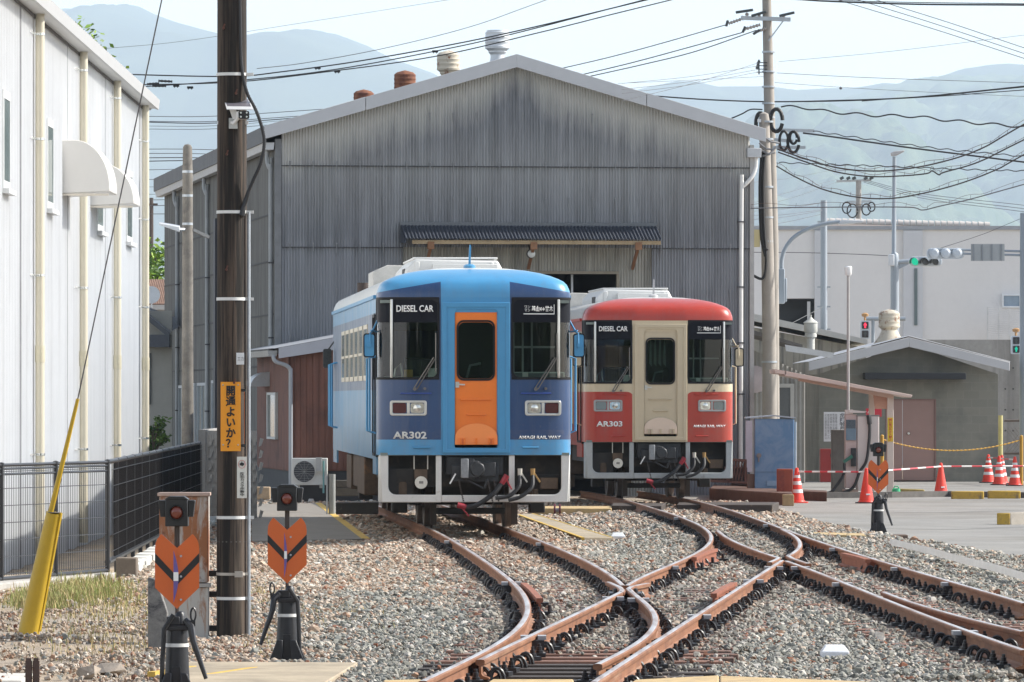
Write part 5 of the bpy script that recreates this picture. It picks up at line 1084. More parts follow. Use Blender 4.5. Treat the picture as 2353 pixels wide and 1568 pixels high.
# left side wall and back
rows=[]
n=int(SL/.13*4)
for i in range(n+1):
    y=.1+(SL-.1)*i/n; o_=.012*math.sin(i*math.pi/2); rows.append([(o_,y,-.3),(o_,y,ZE-.02)])
mb=MB(); mb.grid(rows); mb.build('side_wall',cm3,T,smooth=0,fix=False)
mb=MB(); mb.add([(W,.1,-.3),(W,SL,-.3),(W,SL,ZE),(W,.1,ZE)],[(0,1,2,3)]); mb.add([(0,SL,-.3),(W,SL,-.3),(W,SL,ZE),(WR,SL,ZR),(0,SL,ZE)],[(0,1,2,3,4)]); mb.build('back_wall',cm3,T,smooth=0,fix=False)
for z in (5.75,4.75,3.6,2.5): mb=MB(); mb.bx(-.022,.0,.1,SL,z,z+.035); mb.build('side_lap',M('lap_dark',(.06,.06,.06),.8),T)
gut=M('gutter_grey_white',(.48,.50,.52),.5,var=.12); mb=MB(); mb.prism([(-.22,ZE-.21),(-.06,ZE-.21),(-.04,ZE-.06),(-.26,ZE-.06)],-.1,SL+.05,'y'); mb.build('gutter',gut,T)
pipg=M('downpipe_grey',(.33,.35,.36),.5,var=.15)
for y in (.45,10.5,16.5,25.5):
    mb=MB(); mb.tube(spline([(-.14,y,ZE-.2),(-.14,y,ZE-.45),(-.08,y-.1,ZE-.65),(-.075,y-.1,ZE-.9),(-.075,y-.1,0)],3),.05,10); pp=mb.build('downpipe',pipg,T)
    for z in (1.5,3.1,4.7): mb=MB(); mb.bx(-.13,.02,y-.16,y-.04,z,z+.03); mb.build('pipe_clamp',M('clamp_dark',(.07,.07,.08),.6),pp)
mb=MB(); mb.bx(-.28,-.02,11.8,12.3,-.3,6.0); mb.build('dark_riser',M('riser_navy',(.03,.033,.045),.6),T)
for y0,y1,z0,z1 in ((21.9,22.7,3.05,4.05),(23.4,25.3,.15,2.15),(20.3,21.9,.15,2.2),(17.2,19.6,.15,2.2),(13.6,15.5,.15,2.25)):
    mb=MB(); mb.frame([(y0,z0),(y1,z0),(y1,z1),(y0,z1)],[(y0+.09,z0+.07),(y1-.09,z0+.07),(y1-.09,z1-.07),(y0+.09,z1-.07)],-.06,.0,'x'); mb.bx(-.05,-.02,(y0+y1)/2-.04,(y0+y1)/2+.04,z0,z1); w=mb.build('window',M('window_white_grey',(.42,.45,.47),.5),T)
    mb=MB(); mb.bx(-.03,-.016,y0+.08,y1-.08,z0+.06,z1-.06); mb.build('pane',M('bluish_glass',(.16,.21,.22),.15,coat=.6),w)
# right hand gutter end and pipe
xg=2*WR+.12; zg=ZE-.12
mb=MB(); mb.bx(xg-.22,xg+.08,-.12,.25,zg-.2,zg); mb.build('gutter_hopper',gut,T,bevel=.01)
mb=MB(); mb.tube(spline([(xg-.02,0,zg-.15),(xg-.02,0,zg-.4),(xg-.10,-.04,zg-.6),(xg-.3,-.05,zg-.85),(xg-.34,-.05,zg-1.1),(xg-.36,-.05,-.2)],3),.045,10); pp=mb.build('downpipe',M('downpipe_white',(.62,.62,.60),.45,var=.1),T)
for z in (5.6,4.2,3.0,1.9): mb=MB(); mb.bx(xg-.42,xg-.28,-.1,.02,z,z+.03); mb.build('pipe_clamp',M('clamp_dark',(.07,.07,.08),.6),pp)
# canopy over the door
A0,A1=wu(921),wu(1507); zt_,zb_=fz(1200,518),fz(1200,552)
rows=[]; n=int((A1-A0)/.076*6)
for i in range(n+1):
    x=A0+(A1-A0)*i/n; h=.016*math.sin(2*math.pi*(x-A0)/.076); rows.append([(x,0.0,zt_+h),(x,-.85,zb_+h)])
mb=MB(); mb.grid(rows); cn=mb.build('door_canopy',M('canopy_navy',(.030,.036,.052),.5,var=.3,scale=6),T,smooth=60,fix=False)
mb=MB(); mb.bx(A0-.02,A1+.02,-.04,.02,zt_-.03,zt_+.06); mb.build('flashing',M('flashing_grey',(.13,.14,.15),.6),cn)
mb=MB(); mb.bx(A0+.15,A1-.02,-.80,-.74,zb_-.11,zb_-.03); mb.build('batten',M('old_yellow_wood',(.36,.27,.16),.8,var=.3,scale=5),cn)
mb=MB(); mb.prism([(0.0,zt_-.02),(-.85,zb_-.02),(-.85,zb_-.1),(0,zt_-.38)],A0-.01,A0+.02,'x'); mb.build('side_cheek',M('canopy_navy',(.03,.036,.052),.5),cn)
for x in (A0+.55,(A0+A1)/2,A1-.5): mb=MB(); mb.bx(x-.07,x+.07,-.83,-.70,zb_-.22,zb_-.06); mb.bar((x,-.74,zb_-.16),(x,.05,zb_-.6),.06,.06); mb.build('bracket',M('rusty_wood',(.24,.12,.06),.8,var=.3),cn)
p=(wu(1213),-.45,fz(1213,585)); mb=MB(); mb.lathe([(.05,-.10),(.09,-.08),(.10,-.02),(.09,.05),(.04,.12)],p,14,'y'); lp=mb.build('flood_lamp',M('lamp_dark',(.03,.03,.03),.5),T); mb=MB(); mb.lathe([(.085,-.105),(.07,-.12),(.02,-.13)],p,14,'y'); mb.build('lamp_glass',M('lamp_glass_white',(.62,.64,.62),.2),lp); mb=MB(); mb.bar((p[0],-.4,p[2]+.05),(p[0],.05,p[2]+.3),.03,.03); mb.build('lamp_arm',M('lamp_dark',(.03,.03,.03),.5),lp)
# ridge ventilators
wv=M('vent_pale',(.60,.63,.66),.45,metal=.2,var=.08)
vr=NB('vent_rust'); n_=vr.noise(6,5,.7); x,y,z=vr.xyz(); c=vr.mix(vr.rng(n_,.54,.66),(.52,.47,.38),(.20,.085,.045)); rustv=vr.end(vr.bsdf(c,.8))
vr=NB('vent_dark_rust'); n_=vr.noise(6,5,.7); c=vr.mix(vr.rng(n_,.35,.6),(.10,.035,.025),(.22,.085,.04)); rustd=vr.end(vr.bsdf(c,.85))
def ventilator(parent,c,s,m,cone=False,nm='roof_ventilator'):
    x,y,z=c
    mb=MB(); mb.lathe([(.29*s,z-.30*s),(.17*s,z+.0),(.155*s,z+.06*s),(.155*s,z+.34*s)],(x,y,0),20); o=mb.build(nm,m,parent,smooth=35)
    mb=MB(); r=.27*s; pr=[(.16*s,z+.14*s),(.20*s,z+.19*s),(.20*s,z+.22*s),(.245*s,z+.26*s),(r,z+.27*s)]
    for k in range(3): zz=z+(.28+.105*k)*s; pr+=[(r,zz),(r*1.02,zz+.03*s),(r,zz+.04*s),(r*.985,zz+.05*s),(r*.985,zz+.095*s)]
    pr+=[(r,z+.62*s),(r*.92,z+.64*s),(r*.75,z+.68*s),(.02*s,z+.73*s)] if cone else [(r,z+.62*s),(r*.9,z+.63*s),(r*.88,z+.67*s),(.02,z+.68*s)]
    mb.lathe(pr,(x,y,0),24); mb.build('vent_drum',m,o,smooth=35); return o
zr_=zt
for y,m,cn_,s in ((2.8,wv,False,1),(11.4,rustv,True,1),(20,rustd,True,1),(29.2,rustd,True,1)): ventilator(T,(WR,y,zr_+.02),s,m,cn_)
# ------------------------------------------------------------------ red brown annexe
YA=121.2; XA=X(663,YA); T=thing('annexe','small reddish brown boarded annexe with a pale lean-to roof','annexe',(XA,YA,-.25),YAW)
def az(v,dy=0): return Z(v,YA+dy)+.25
b=NB('red_brown_boards'); n=b.noise(1,4,.6,vec=b.co(scale=(9,9,.5))); c=b.mix(b.rng(n,.35,.65),(.14,.064,.046),(.20,.092,.066)); c=b.mix(b.rng(b.noise(1.5,4,.6),.5,.7,0,.6),c,(.06,.035,.03)); annm=b.end(b.bsdf(c,.8))
W2=1.9; zl,zr2=az(822),az(765); top2=lambda x:zl+(zr2-zl)*x/1.0*.0
def boards(x0,x1,ztop,y,axis='x',pitch=.125):
    mb=MB(); n=int((x1-x0)/pitch)+1
    for i in range(n):
        a=x0+i*pitch; c_=min(a+pitch-.014,x1)
        if axis=='x': mb.prism([(a,.62),(c_,.62),(c_,ztop(c_)),(a,ztop(a))],y,y+.02,'y')
        else: mb.prism([(a,.62),(c_,.62),(c_,ztop(c_)),(a,ztop(a))],y-.0,y+.02,'x')
    return mb
sl2=.155; zw=lambda x:az(800)+sl2*max(x,0)
mb=boards(0,W2,zw,0); mb.bx(0,W2,.012,.05,.6,zw(0)); mb.build('front_wall',annm,T,smooth=0)
mb=boards(.02,6.9,lambda y:az(812),0,'y'); mb.bx(.012,.05,.0,6.9,.6,az(812)); mb.build('side_wall',annm,T,smooth=0)
mb=MB(); mb.bx(.03,W2,.03,6.9,-.1,.66); mb.build('plinth',M('annexe_plinth_dark',(.045,.047,.05),.8,var=.25),T)
# roof sheet rising to the right, pale verge board
za=az(806); mb=MB(); mb.prism([(-.22,za-.16),(W2+.3,za-.16+sl2*(W2+.5)),(W2+.3,za+.13+sl2*(W2+.5)),(-.22,za+.05)],-.22,-.18,'y'); mb.build('verge_board',M('verge_bluish',(.40,.42,.46),.5,var=.06),T)
rows=[]
for i in range(120):
    y=-.2+7.2*i/119; h=.012*(i%2); rows.append([(-.32,y,za+.04+h),(W2+.3,y,za+.12+sl2*(W2+.6)+h)])
mb=MB(); mb.grid(rows); mb.build('roof',M('annexe_roof_grey',(.30,.31,.33),.5,var=.15),T,smooth=0,fix=False)
mb=MB(); mb.prism([(-.42,za-.12),(-.26,za-.12),(-.24,za+.0),(-.44,za+.0)],-.15,7,'y'); mb.build('gutter',M('annexe_gutter',(.28,.29,.29),.5),T)
mb=MB(); mb.tube(spline([(-.33,-.12,za-.1),(-.28,-.14,za-.22),(-.06,-.10,za-.30),(.03,-.08,za-.40),(.035,-.08,za-.6),(.035,-.08,.1)],4),.042,10); mb.build('downpipe',M('downpipe_bluish',(.33,.36,.39),.5,var=.1),T)
y0,y1=2.2,4.1; z0,z1=az(1012),az(902)
mb=MB(); mb.frame([(y0,z0),(y1,z0),(y1,z1),(y0,z1)],[(y0+.15,z0+.05),(y1-.15,z0+.05),(y1-.15,z1-.05),(y0+.15,z1-.05)],-.06,.02,'x'); w=mb.build('window',M('window_aluminium',(.45,.47,.46),.5),T)
mb=MB(); mb.bx(-.025,.0,y0+.12,y1-.12,z0+.04,z1-.04); mb.build('pane',M('annexe_glass',(.10,.13,.13),.15,coat=.6),w)
zh=az(888,3); arc=[(.0,zh)]+[(-.0-.40*math.sin(a),zh+.30*(math.cos(a))) for a in np.linspace(0,math.pi/2,9)]; mb=MB(); mb.prism(arc,4.0,5.2,'y'); mb.build('window_hood',M('annexe_hood',(.40,.42,.44),.4),T)
# outdoor unit in front of the annexe
da=120.6; T=thing('air_conditioner','white outdoor air conditioner unit with a round fan at the annexe','air conditioner',(X(711,da),da,Z(1122,da))); hw=X(752,da)-X(711,da); hh=Z(1052,da)-Z(1114,da)
acw=M('unit_ivory',(.58,.59,.57),.5,var=.05); mb=MB(); mb.bx(-hw,hw,0,.3,.06,.06+hh); mb.build('case',acw,T,bevel=.012); cx_=-.10*hw/.35
mb=MB(); mb.lathe([(.215,-.02),(.235,-.02),(.235,0),(.215,0)],(cx_,0,.06+hh/2),26,'y',cap=False); mb.build('fan_ring',acw,T)
mb=MB(); mb.lathe([(.212,-.006),(.01,-.005)],(cx_,0,.06+hh/2),26,'y'); mb.build('fan_dark',M('fan_dark',(.03,.035,.045),.5),T)
mb=MB()
for k in range(9): zz=.06+hh/2-.18+k*.045; ww=math.sqrt(max(.212**2-(zz-.06-hh/2)**2,0)); mb.bx(cx_-ww,cx_+ww,-.018,-.012,zz,zz+.006)
for a in np.linspace(0,math.pi,7)[:-1]: mb.bar((cx_-.21*math.cos(a),-.014,.06+hh/2-.21*math.sin(a)),(cx_+.21*math.cos(a),-.014,.06+hh/2+.21*math.sin(a)),.005,.005)
mb.build('fan_grille',M('grille_grey',(.3,.31,.31),.5),T)
for x in (-hw*.7,hw*.7): mb=MB(); mb.bx(x-.05,x+.05,0,.3,0,.06); mb.build('foot',conc,T)
mb=MB(); mb.bx(hw*.62-.09,hw*.62+.03,-.16,-.04,.34,.62); bxx=mb.build('isolator_box',M('isolator_grey',(.42,.43,.42),.5),T); mb=MB(); mb.cyl((hw*.8,-.1,-.1),(hw*.8,-.1,.55),.02,n=8); mb.build('isolator_pipe',M('teal_pipe',(.14,.30,.30),.5),T)
# sleeper stack and debris between annexe and train
dk=M('old_sleeper_wood',(.085,.075,.062),.9,var=.35,scale=5)
for u,v0,v1,lab in ((800,1104,1120,'weathered grey sleeper on top of the pile beside the blue train'),(800,1121,1140,'weathered grey sleeper at the bottom of the pile beside the blue train')):
    dd=104.5; t=thing('old_sleeper',lab,'sleeper',(X(u,dd),dd,Z(v1,dd))); mb=MB(); mb.bx(-.34,.34,0,.22,0,Z(v0,dd)-Z(v1,dd)); mb.build('beam',dk,t,bevel=.012)
dd=98.0; t=thing('old_sleeper','black flat timber across the ballast left of the blue train wheels','sleeper',(X(818,dd),dd,Z(1168,dd))); mb=MB(); mb.bx(-.33,.36,0,.5,-.1,.09); mb.build('beam',M('tarred_timber',(.05,.045,.04),.8,var=.3,dirt=((.3,.26,.2),.6,.75,4)),t,bevel=.01)
dd=103; t=thing('signal_post','slim grey post with a punched strip left of the blue train','post',(X(763,dd),dd,-.25)); mb=MB(); mb.cyl((0,0,0),(0,0,Z(1090,dd)+.25),.06,n=10); mb.build('post',M('post_grey',(.25,.26,.25),.6,var=.2),t)
mb=MB(); mb.bx(-.1,-.075,-.04,.04,.0,Z(1088,dd)+.2); mb.build('punched_strip',steel,t)
bk=M('tan_block',(.36,.27,.18),.9,var=.3,scale=6)
for i in range(34):
    u=578+random.random()*180; v=1128+random.random()*28; rock(G(u,v,-.22)+Vector((0,0,random.uniform(0,.06))),(random.uniform(.05,.16),.1,random.uniform(.03,.08)),(bk,conc,bsm)[i%3],'rubble piece on the ground in front of the brown annexe',100+i); bpy.context.scene.objects[-1] if False else None
for o in COL.objects:
    if o.name.startswith('rock') and 'rubble' in o.get('label',''): o['group']='rubble in front of the annexe'
dd=113; t=thing('concrete_block','tan broken concrete block lying in front of the annexe','block',(X(598,dd),dd,Z(1142,dd))); mb=MB(); mb.bx(-.19,.19,-.1,.2,-.05,Z(1119,dd)-Z(1142,dd)); mb.build('block',bk,t,bevel=.02)
# ------------------------------------------------------------------ right hand side: fuelling point, block house, street behind
def bxuv(mb,u0,u1,v0,v1,d,dep,dz=0):
    mb.bx(X(u0,d),X(u1,d),d,d+dep,Z(v1,d),Z(v0,d)); return mb
def local(T,mb): mb.v=[(a-T.location.x,b-T.location.y,c-T.location.z) for a,b,c in mb.v]; return mb
def at(name,label,cat,u,v,d,group=None): return thing(name,label,cat,P(u,v,d),0,group)
# block house with pale gable boards
DH=148.5; T=at('block_house','low grey concrete block house with pale gable boards and a pinkish double door','house',2085,1107,DH)
b=NB('concrete_blocks'); br=b.n('ShaderNodeTexBrick'); br.inputs['Scale'].default_value=1; br.inputs['Brick Width'].default_value=.40; br.inputs['Row Height'].default_value=.205; br.inputs['Mortar Size'].default_value=.006; br.inputs['Color1'].default_value=(.25,.24,.20,1); br.inputs['Color2'].default_value=(.222,.215,.182,1); br.inputs['Mortar'].default_value=(.265,.255,.22,1)
cv=b.n('ShaderNodeCombineXYZ'); x,y,z=b.xyz(); b.t.links.new(b.math('ADD',x,y),cv.inputs[0]); b.t.links.new(z,cv.inputs[1]); b.t.links.new(cv.outputs[0],br.inputs['Vector'])
n=b.noise(.8,5,.6); c=b.mix(b.rng(n,.45,.7,0,.7),br.outputs['Color'],(.10,.105,.10)); blkm=b.end(b.bsdf(c,.9))
hx0,hx1=X(1882,DH),X(2293,DH); hm=X(2085.5,DH); ze=Z(860,DH); zrg=Z(800,DH)
mb=MB(); dx0,dx1,dzt=X(2035,DH),X(2151,DH),Z(917,DH)
mb.add([(hx0,DH,-.4),(dx0,DH,-.4),(dx0,DH,dzt),(dx1,DH,dzt),(dx1,DH,-.4),(hx1,DH,-.4),(hx1,DH,ze),(hm,DH,zrg+.1),(hx0,DH,ze)],[(0,1,2,8),(2,3,6,7,8),(3,4,5,6)]); mb.add([(hx0,DH,-.4),(hx0,DH+7,-.4),(hx0,DH+7,ze),(hx0,DH,ze)],[(0,1,2,3)]); mb.add([(hx1,DH,-.4),(hx1,DH+7,-.4),(hx1,DH+7,ze),(hx1,DH,ze)],[(3,2,1,0)])
local(T,mb).build('wall',blkm,T,smooth=0)
mb=MB()
for ua,ub in ((1856,2085.5),(2085.5,2316)):
    va,vb=(853,776) if ua<2000 else (776,853); ta,tb=(833,776) if ua<2000 else (776,833)
    mb.prism([(X(ua,DH),Z(va if ua<2000 else 798,DH)),(X(ub,DH),Z(798 if ua<2000 else 853,DH)),(X(ub,DH),Z(tb,DH)),(X(ua,DH),Z(ta,DH))],DH-.55,DH-.48)
local(T,mb).build('gable_board',M('gable_board_pale',(.52,.52,.53),.5,var=.05),T,bevel=.01)
rows=[]
for i in range(70):
    y=DH-.5+8*i/69; h=.012*(i%2); rows.append([(X(1854,DH),y,Z(833,DH)+h+.01),(hm,y,Z(774,DH)+h+.01),(X(2318,DH),y,Z(833,DH)+h+.01)])
mb=MB(); mb.grid(rows); local(T,mb).build('roof',M('ribbed_roof_pale',(.42,.43,.45),.5,metal=.2,var=.12),T,smooth=0,fix=False)
dm=M('door_pinkish',(.33,.205,.175),.5,var=.05); dmid=X(2074,DH)
for a,c_ in ((dx0+.03,dmid-.005),(dmid+.005,dx1-.03)):
    mb=MB(); mb.bx(a,c_,DH+.03,DH+.07,-.22,dzt-.03); local(T,mb).build('door',dm,T,bevel=.004)
mb=MB(); mb.frame([(dx0,-.25),(dx1,-.25),(dx1,dzt),(dx0,dzt)],[(dx0+.03,-.25),(dx1-.03,-.25),(dx1-.03,dzt-.03),(dx0+.03,dzt-.03)],DH-.01,DH+.08); local(T,mb).build('door_frame',M('door_frame_brown',(.24,.14,.12),.5),T)
mb=MB(); mb.lathe([(.03,-.06),(.045,-.03),(.02,0)],(dmid+.15,DH+.03,.95),10,'y'); local(T,mb).build('door_knob',chrome,T)
mb=MB(); bxuv(mb,1987,2220,857,872,DH-.75,.8); local(T,mb).build('door_awning',M('awning_black',(.022,.024,.028),.5,var=.2),T,bevel=.01)
mb=MB(); bxuv(mb,2192,2208,880,960,DH+.1,.02); 
ventilator(T,(X(2049,DH+2.2)-T.location.x,3.2,Z(765,DH+2)-T.location.z-.12),1.0,rustv,True)
mb=MB(); c=(X(2048,DH+2),DH+2.2+.5,0); mb.lathe([(.52,Z(800,DH)),(.30,Z(775,DH)),(.20,Z(757,DH))],c,16); local(T,mb).build('vent_skirt',rustv,T,smooth=35)
# low ventilator pipe and white pipe on the wall
# concrete retaining wall behind
DW=160; T=at('concrete_wall','tall stained concrete wall behind the block house','wall',2240,1000,DW); cw=M('stained_concrete',(.34,.335,.32),.9,var=.2,scale=1.2,streak=((.17,.165,.155),.5,.75,1.6)); mb=MB(); mb.bx(X(2128,DW),X(2900,DW),DW,DW+.3,-.4,Z(781,DW)); local(T,mb).build('wall',cw,T)
mb=MB()
for i in range(5):
    for j in range(4): mb.lathe([(.025,DW-.01),(.025,DW)],(X(2310+i*18,DW),0,Z(990-j*48,DW)),8,'y')
local(T,mb); tag(mb.build('tie_hole',M('hole_dark',(.08,.08,.08),.9),T),kind='stuff')
# big white building
DB=188; T=at('white_building','large plain white building with a tiled ridge and solar panels','building',2060,780,DB)
wbm=M('render_white',(.66,.66,.66),.7,var=.05,scale=.6,dirt=((.47,.48,.5),.6,.85,.5)); mb=MB()
wl,wr=X(1660,DB),X(3000,DB); w0,w1,wz0,wz1=X(1787,DB),X(1875,DB),Z(757,DB),Z(686,DB); zt2=Z(524,DB)
mb.add([(wl,DB,-1),(w0,DB,-1),(w0,DB,zt2),(wl,DB,zt2)],[(0,1,2,3)]); mb.add([(w1,DB,-1),(wr,DB,-1),(wr,DB,zt2-.15),(w1,DB,zt2)],[(0,1,2,3)]); mb.add([(w0,DB,-1),(w1,DB,-1),(w1,DB,wz0),(w0,DB,wz0)],[(0,1,2,3)]); mb.add([(w0,DB,wz1),(w1,DB,wz1),(w1,DB,zt2),(w0,DB,zt2)],[(0,1,2,3)])
mb.add([(w0,DB,wz0),(w1,DB,wz0),(w1,DB+1.2,wz0),(w0,DB+1.2,wz0)],[(0,1,2,3)]); mb.add([(w0,DB,wz1),(w1,DB,wz1),(w1,DB+1.2,wz1),(w0,DB+1.2,wz1)],[(3,2,1,0)]); mb.add([(w1,DB,wz0),(w1,DB,wz1),(w1,DB+1.2,wz1),(w1,DB+1.2,wz0)],[(0,1,2,3)]); mb.add([(wl,DB,-1),(wl,DB+20,-1),(wl,DB+20,zt2),(wl,DB,zt2)],[(0,1,2,3)])
local(T,mb).build('wall',wbm,T,smooth=0,fix=False)
mb=MB(); mb.bx(w0-.3,w1+.3,DB+1.2,DB+1.3,wz0-.2,wz1+.2); wn_=local(T,mb).build('window',M('opening_dark',(.025,.03,.035),.6),T)
for u0,u1 in ((1855,1862),(1872,1876)): mb=MB(); mb.bx(X(u0,DB),X(u1,DB),DB-.02,DB+.1,wz0,wz1-.1); local(T,mb).build('window_post',M('render_grey',(.45,.46,.47),.6),wn_)
mb=MB(); bxuv(mb,1840,1880,756,760,DB-.06,.05); local(T,mb).build('sill_pipe',steel,T)
for u0,u1 in ((1872,1893),(2076,2120)): mb=MB(); bxuv(mb,u0,u1,530,782,DB-.12,.12); local(T,mb).build('pilaster',M('render_pale_grey',(.53,.55,.58),.7,var=.04),T)
mb=MB(); bxuv(mb,2101,2108,617,748,DB-.16,.1); local(T,mb).build('slot_window',M('slot_dark',(.12,.16,.17),.4),T)
mb=MB(); mb.bx(wl,wr,DB-.08,DB+.2,zt2-.06,zt2+.06); local(T,mb).build('parapet_cap',M('cap_grey',(.30,.32,.35),.6),T)
mb=MB(); mb.frame([(X(2302,DB),Z(708,DB)),(X(2346,DB),Z(708,DB)),(X(2346,DB),Z(676,DB)),(X(2302,DB),Z(676,DB))],[(X(2306,DB),Z(704,DB)),(X(2342,DB),Z(704,DB)),(X(2342,DB),Z(680,DB)),(X(2306,DB),Z(680,DB))],DB-.1,DB); wf=local(T,mb).build('window',M('frame_white',(.7,.72,.74),.5),T); mb=MB(); bxuv(mb,2304,2344,678,706,DB-.06,.02); local(T,mb).build('pane',M('sky_blue_glass',(.25,.32,.40),.15,coat=.5),wf)
mb=MB()
for k in range(16): v=706+k*4.8; bxuv(mb,2268,2362,v,v+2.2,DB-1.0,.05)
for u in (2268,2294,2318,2358): bxuv(mb,u,u+2.5,705,781,DB-.95,.06)
local(T,mb).build('slatted_balcony',M('slat_white',(.62,.63,.64),.5),T)
rows=[]
z0r,z1r=Z(533,DB),Z(504,DB); rxa,rxb=X(1893,DB+4),X(2262,DB+4)
for i in range(10):
    t=i/9; rows.append([(rxa-.2,DB+.6+3.4*t,z0r+(z1r-z0r)*t),(rxb+.4*(1-t)*3,DB+.6+3.4*t,z0r-.02+(Z(513,DB)-z0r)*t)])
mb=MB(); mb.grid(rows); local(T,mb).build('tiled_roof',M('roof_tile_brown',(.20,.17,.15),.7,var=.2,scale=2),T,fix=False)
mb=MB()
n=27
for i in range(n):
    t=i/(n-1); x=rxa+(rxb-rxa)*t; z=z1r+(Z(513,DB)-z1r)*t+.04; x2=x+(rxb-rxa)/n*.9; mb.cyl((x,DB+4,z),(x2,DB+4,z-.005),.13 if i%1==0 else .1,.11,n=10)
local(T,mb).build('ridge_tile',M('ridge_tile_pale',(.48,.45,.43),.6,var=.15),T)
for u0,u1 in ((1960,2050),(2055,2130),(2135,2225)):
    mb=MB(); a,c_=X(u0,DB),X(u1,DB); z_0,z_1=Z(535,DB),Z(519+ (u0-1960)*.01,DB); mb.add([(a,DB+.5,z_0),(c_,DB+.5,z_0),(c_,DB+2.6,z_1),(a,DB+2.6,z_1)],[(0,1,2,3)]); local(T,mb).build('solar_panel',M('solar_blue_grey',(.16,.18,.22),.2,coat=.4),T,fix=False)
# buildings squeezed between the shed and the block house
DL=146; T=at('lean_to_shed','pale grey corrugated lean-to with dark sagging roof right of the train shed','shed',1780,1000,DL)
lm=M('lean_to_sheet',(.30,.29,.265),.8,var=.12,streak=((.19,.18,.165),.5,.7,4)); mb=MB(); x0,x1=X(1700,DL),X(1850,DL); n=60
rows=[[(x0+(x1-x0)*i/n,DL+.015*math.sin(i*math.pi/2),-.4),(x0+(x1-x0)*i/n,DL+.015*math.sin(i*math.pi/2),Z(790,DL)-.75*i/n)] for i in range(n+1)]; mb.grid(rows); local(T,mb).build('wall',lm,T,smooth=0,fix=False)
mb=MB(); mb.prism([(X(1700,DL),Z(752,DL)),(X(1840,DL),Z(793,DL)),(X(1840,DL),Z(800,DL)),(X(1700,DL),Z(763,DL))],DL-.9,DL+4); local(T,mb).build('roof',M('lean_to_roof',(.12,.11,.10),.8,var=.3,scale=2),T)
mb=MB(); mb.prism([(X(1799,DL),Z(793,DL)),(X(1912,DL),Z(812,DL)),(X(1908,DL),Z(824,DL)),(X(1802,DL),Z(808,DL))],DL-1.05,DL-.98); local(T,mb).build('eave_board',M('eave_board_white',(.55,.56,.57),.5),T)
mb=MB(); mb.frame([(X(1777,DL),Z(960,DL)),(X(1825,DL),Z(960,DL)),(X(1825,DL),Z(882,DL)),(X(1777,DL),Z(882,DL))],[(X(1779,DL),Z(960,DL)),(X(1816,DL),Z(960,DL)),(X(1816,DL),Z(891,DL)),(X(1779,DL),Z(891,DL))],DL-.06,DL); w=local(T,mb).build('door_frame',M('frame_pale',(.42,.41,.38),.6),T); mb=MB(); bxuv(mb,1778,1817,890,990,DL-.03,.02); local(T,mb).build('door_pane',M('dim_glass',(.10,.105,.105),.3),w)
mb=MB(); mb.lathe([(.30,DL-.3),(.34,DL-.27),(.30,DL-.24)],(X(1775,DL)-.45,0,Z(872,DL)),18,'y'); local(T,mb).build('wall_disc',M('disc_pinkish',(.42,.36,.36),.6),T)
DG=158; T=at('long_shed','long beige corrugated shed with a pale sloping verge behind the lean-to','shed',1850,800,DG)
mb=MB(); mb.prism([(X(1690,DG),Z(745,DG)),(X(1990,DG),Z(800,DG)),(X(1990,DG),-.4),(X(1690,DG),-.4)],DG,DG+6); local(T,mb).build('wall',M('beige_stained_sheet',(.36,.34,.285),.8,var=.1,streak=((.10,.10,.10),.5,.68,4)),T)
mb=MB(); mb.prism([(X(1690,DG),Z(730,DG)),(X(1992,DG),Z(792,DG)),(X(1992,DG),Z(781,DG)),(X(1690,DG),Z(712,DG))],DG-.3,DG+6.2); local(T,mb).build('verge',M('verge_cream',(.56,.55,.51),.6,var=.08),T)
T=at('pipe_chimney','small pale finned pipe chimney in front of the beige shed','chimney',1863,795,150); mb=MB(); mb.lathe([(.10,-.2),(.10,.2),(.15,.22),(.15,.30),(.13,.31),(.17,.36),(.17,.56),(.19,.58),(.08,.66),(.02,.72),(.02,.78)],n=14); mb.build('pipe',M('chimney_pale',(.50,.50,.46),.6,var=.15),T)
# fuel canopy
DC=126.8; pkm=M('canopy_pink',(.60,.47,.41),.55,var=.07); T=at('fuel_canopy','slanting pinkish canopy on two posts over the fuelling point','canopy',2046,1140,DC)
mb=MB(); mb.prism([(X(1800,DC),Z(853,DC)),(X(2092,DC),Z(908,DC)),(X(2090,DC),Z(914,DC)),(X(1800,DC),Z(864,DC))],DC-.6,DC+2.2); local(T,mb).build('roof',pkm,T,bevel=.006)
mb=MB(); n=18
for i in range(n): 
    y=DC-.6+2.8*i/n; mb.prism([(X(1777,DC),Z(849,DC)+.0),(X(1803,DC),Z(853,DC)),(X(1803,DC),Z(861,DC)),(X(1779,DC),Z(858,DC))],y,y+.09)
local(T,mb).build('corrugated_end',pkm,T)
mb=MB(); mb.prism([(X(1834,DC),Z(876,DC)),(X(2053,DC),Z(917,DC)),(X(2053,DC),Z(905,DC)),(X(1834,DC),Z(863,DC))],DC-.1,DC+.1); local(T,mb).build('beam',M('beam_pink',(.56,.43,.37),.55,var=.06),T,bevel=.006)
for u0,u1,dd in ((2038,2053,0),(2003,2016,1.0)):
    mb=MB(); mb.bx(X(u0,DC),X(u1,DC),DC-.07+dd,DC+.07+dd,-.3,Z(905 if not dd else 900,DC)); local(T,mb).build('post',M('post_cream_pink',(.58,.50,.45),.55,var=.06),T,bevel=.008)
mb=MB(); mb.prism([(X(2010,DC),Z(940,DC)),(X(2040,DC),Z(940,DC)),(X(2040,DC),Z(912,DC)),(X(2006,DC),Z(905,DC))],DC-.02,DC+.02); mb.bx(X(2012,DC),X(2038,DC),DC-.05,DC+.02,Z(927,DC),Z(923,DC)); local(T,mb).build('gusset',M('gusset_orange_pink',(.50,.28,.20),.6),T)
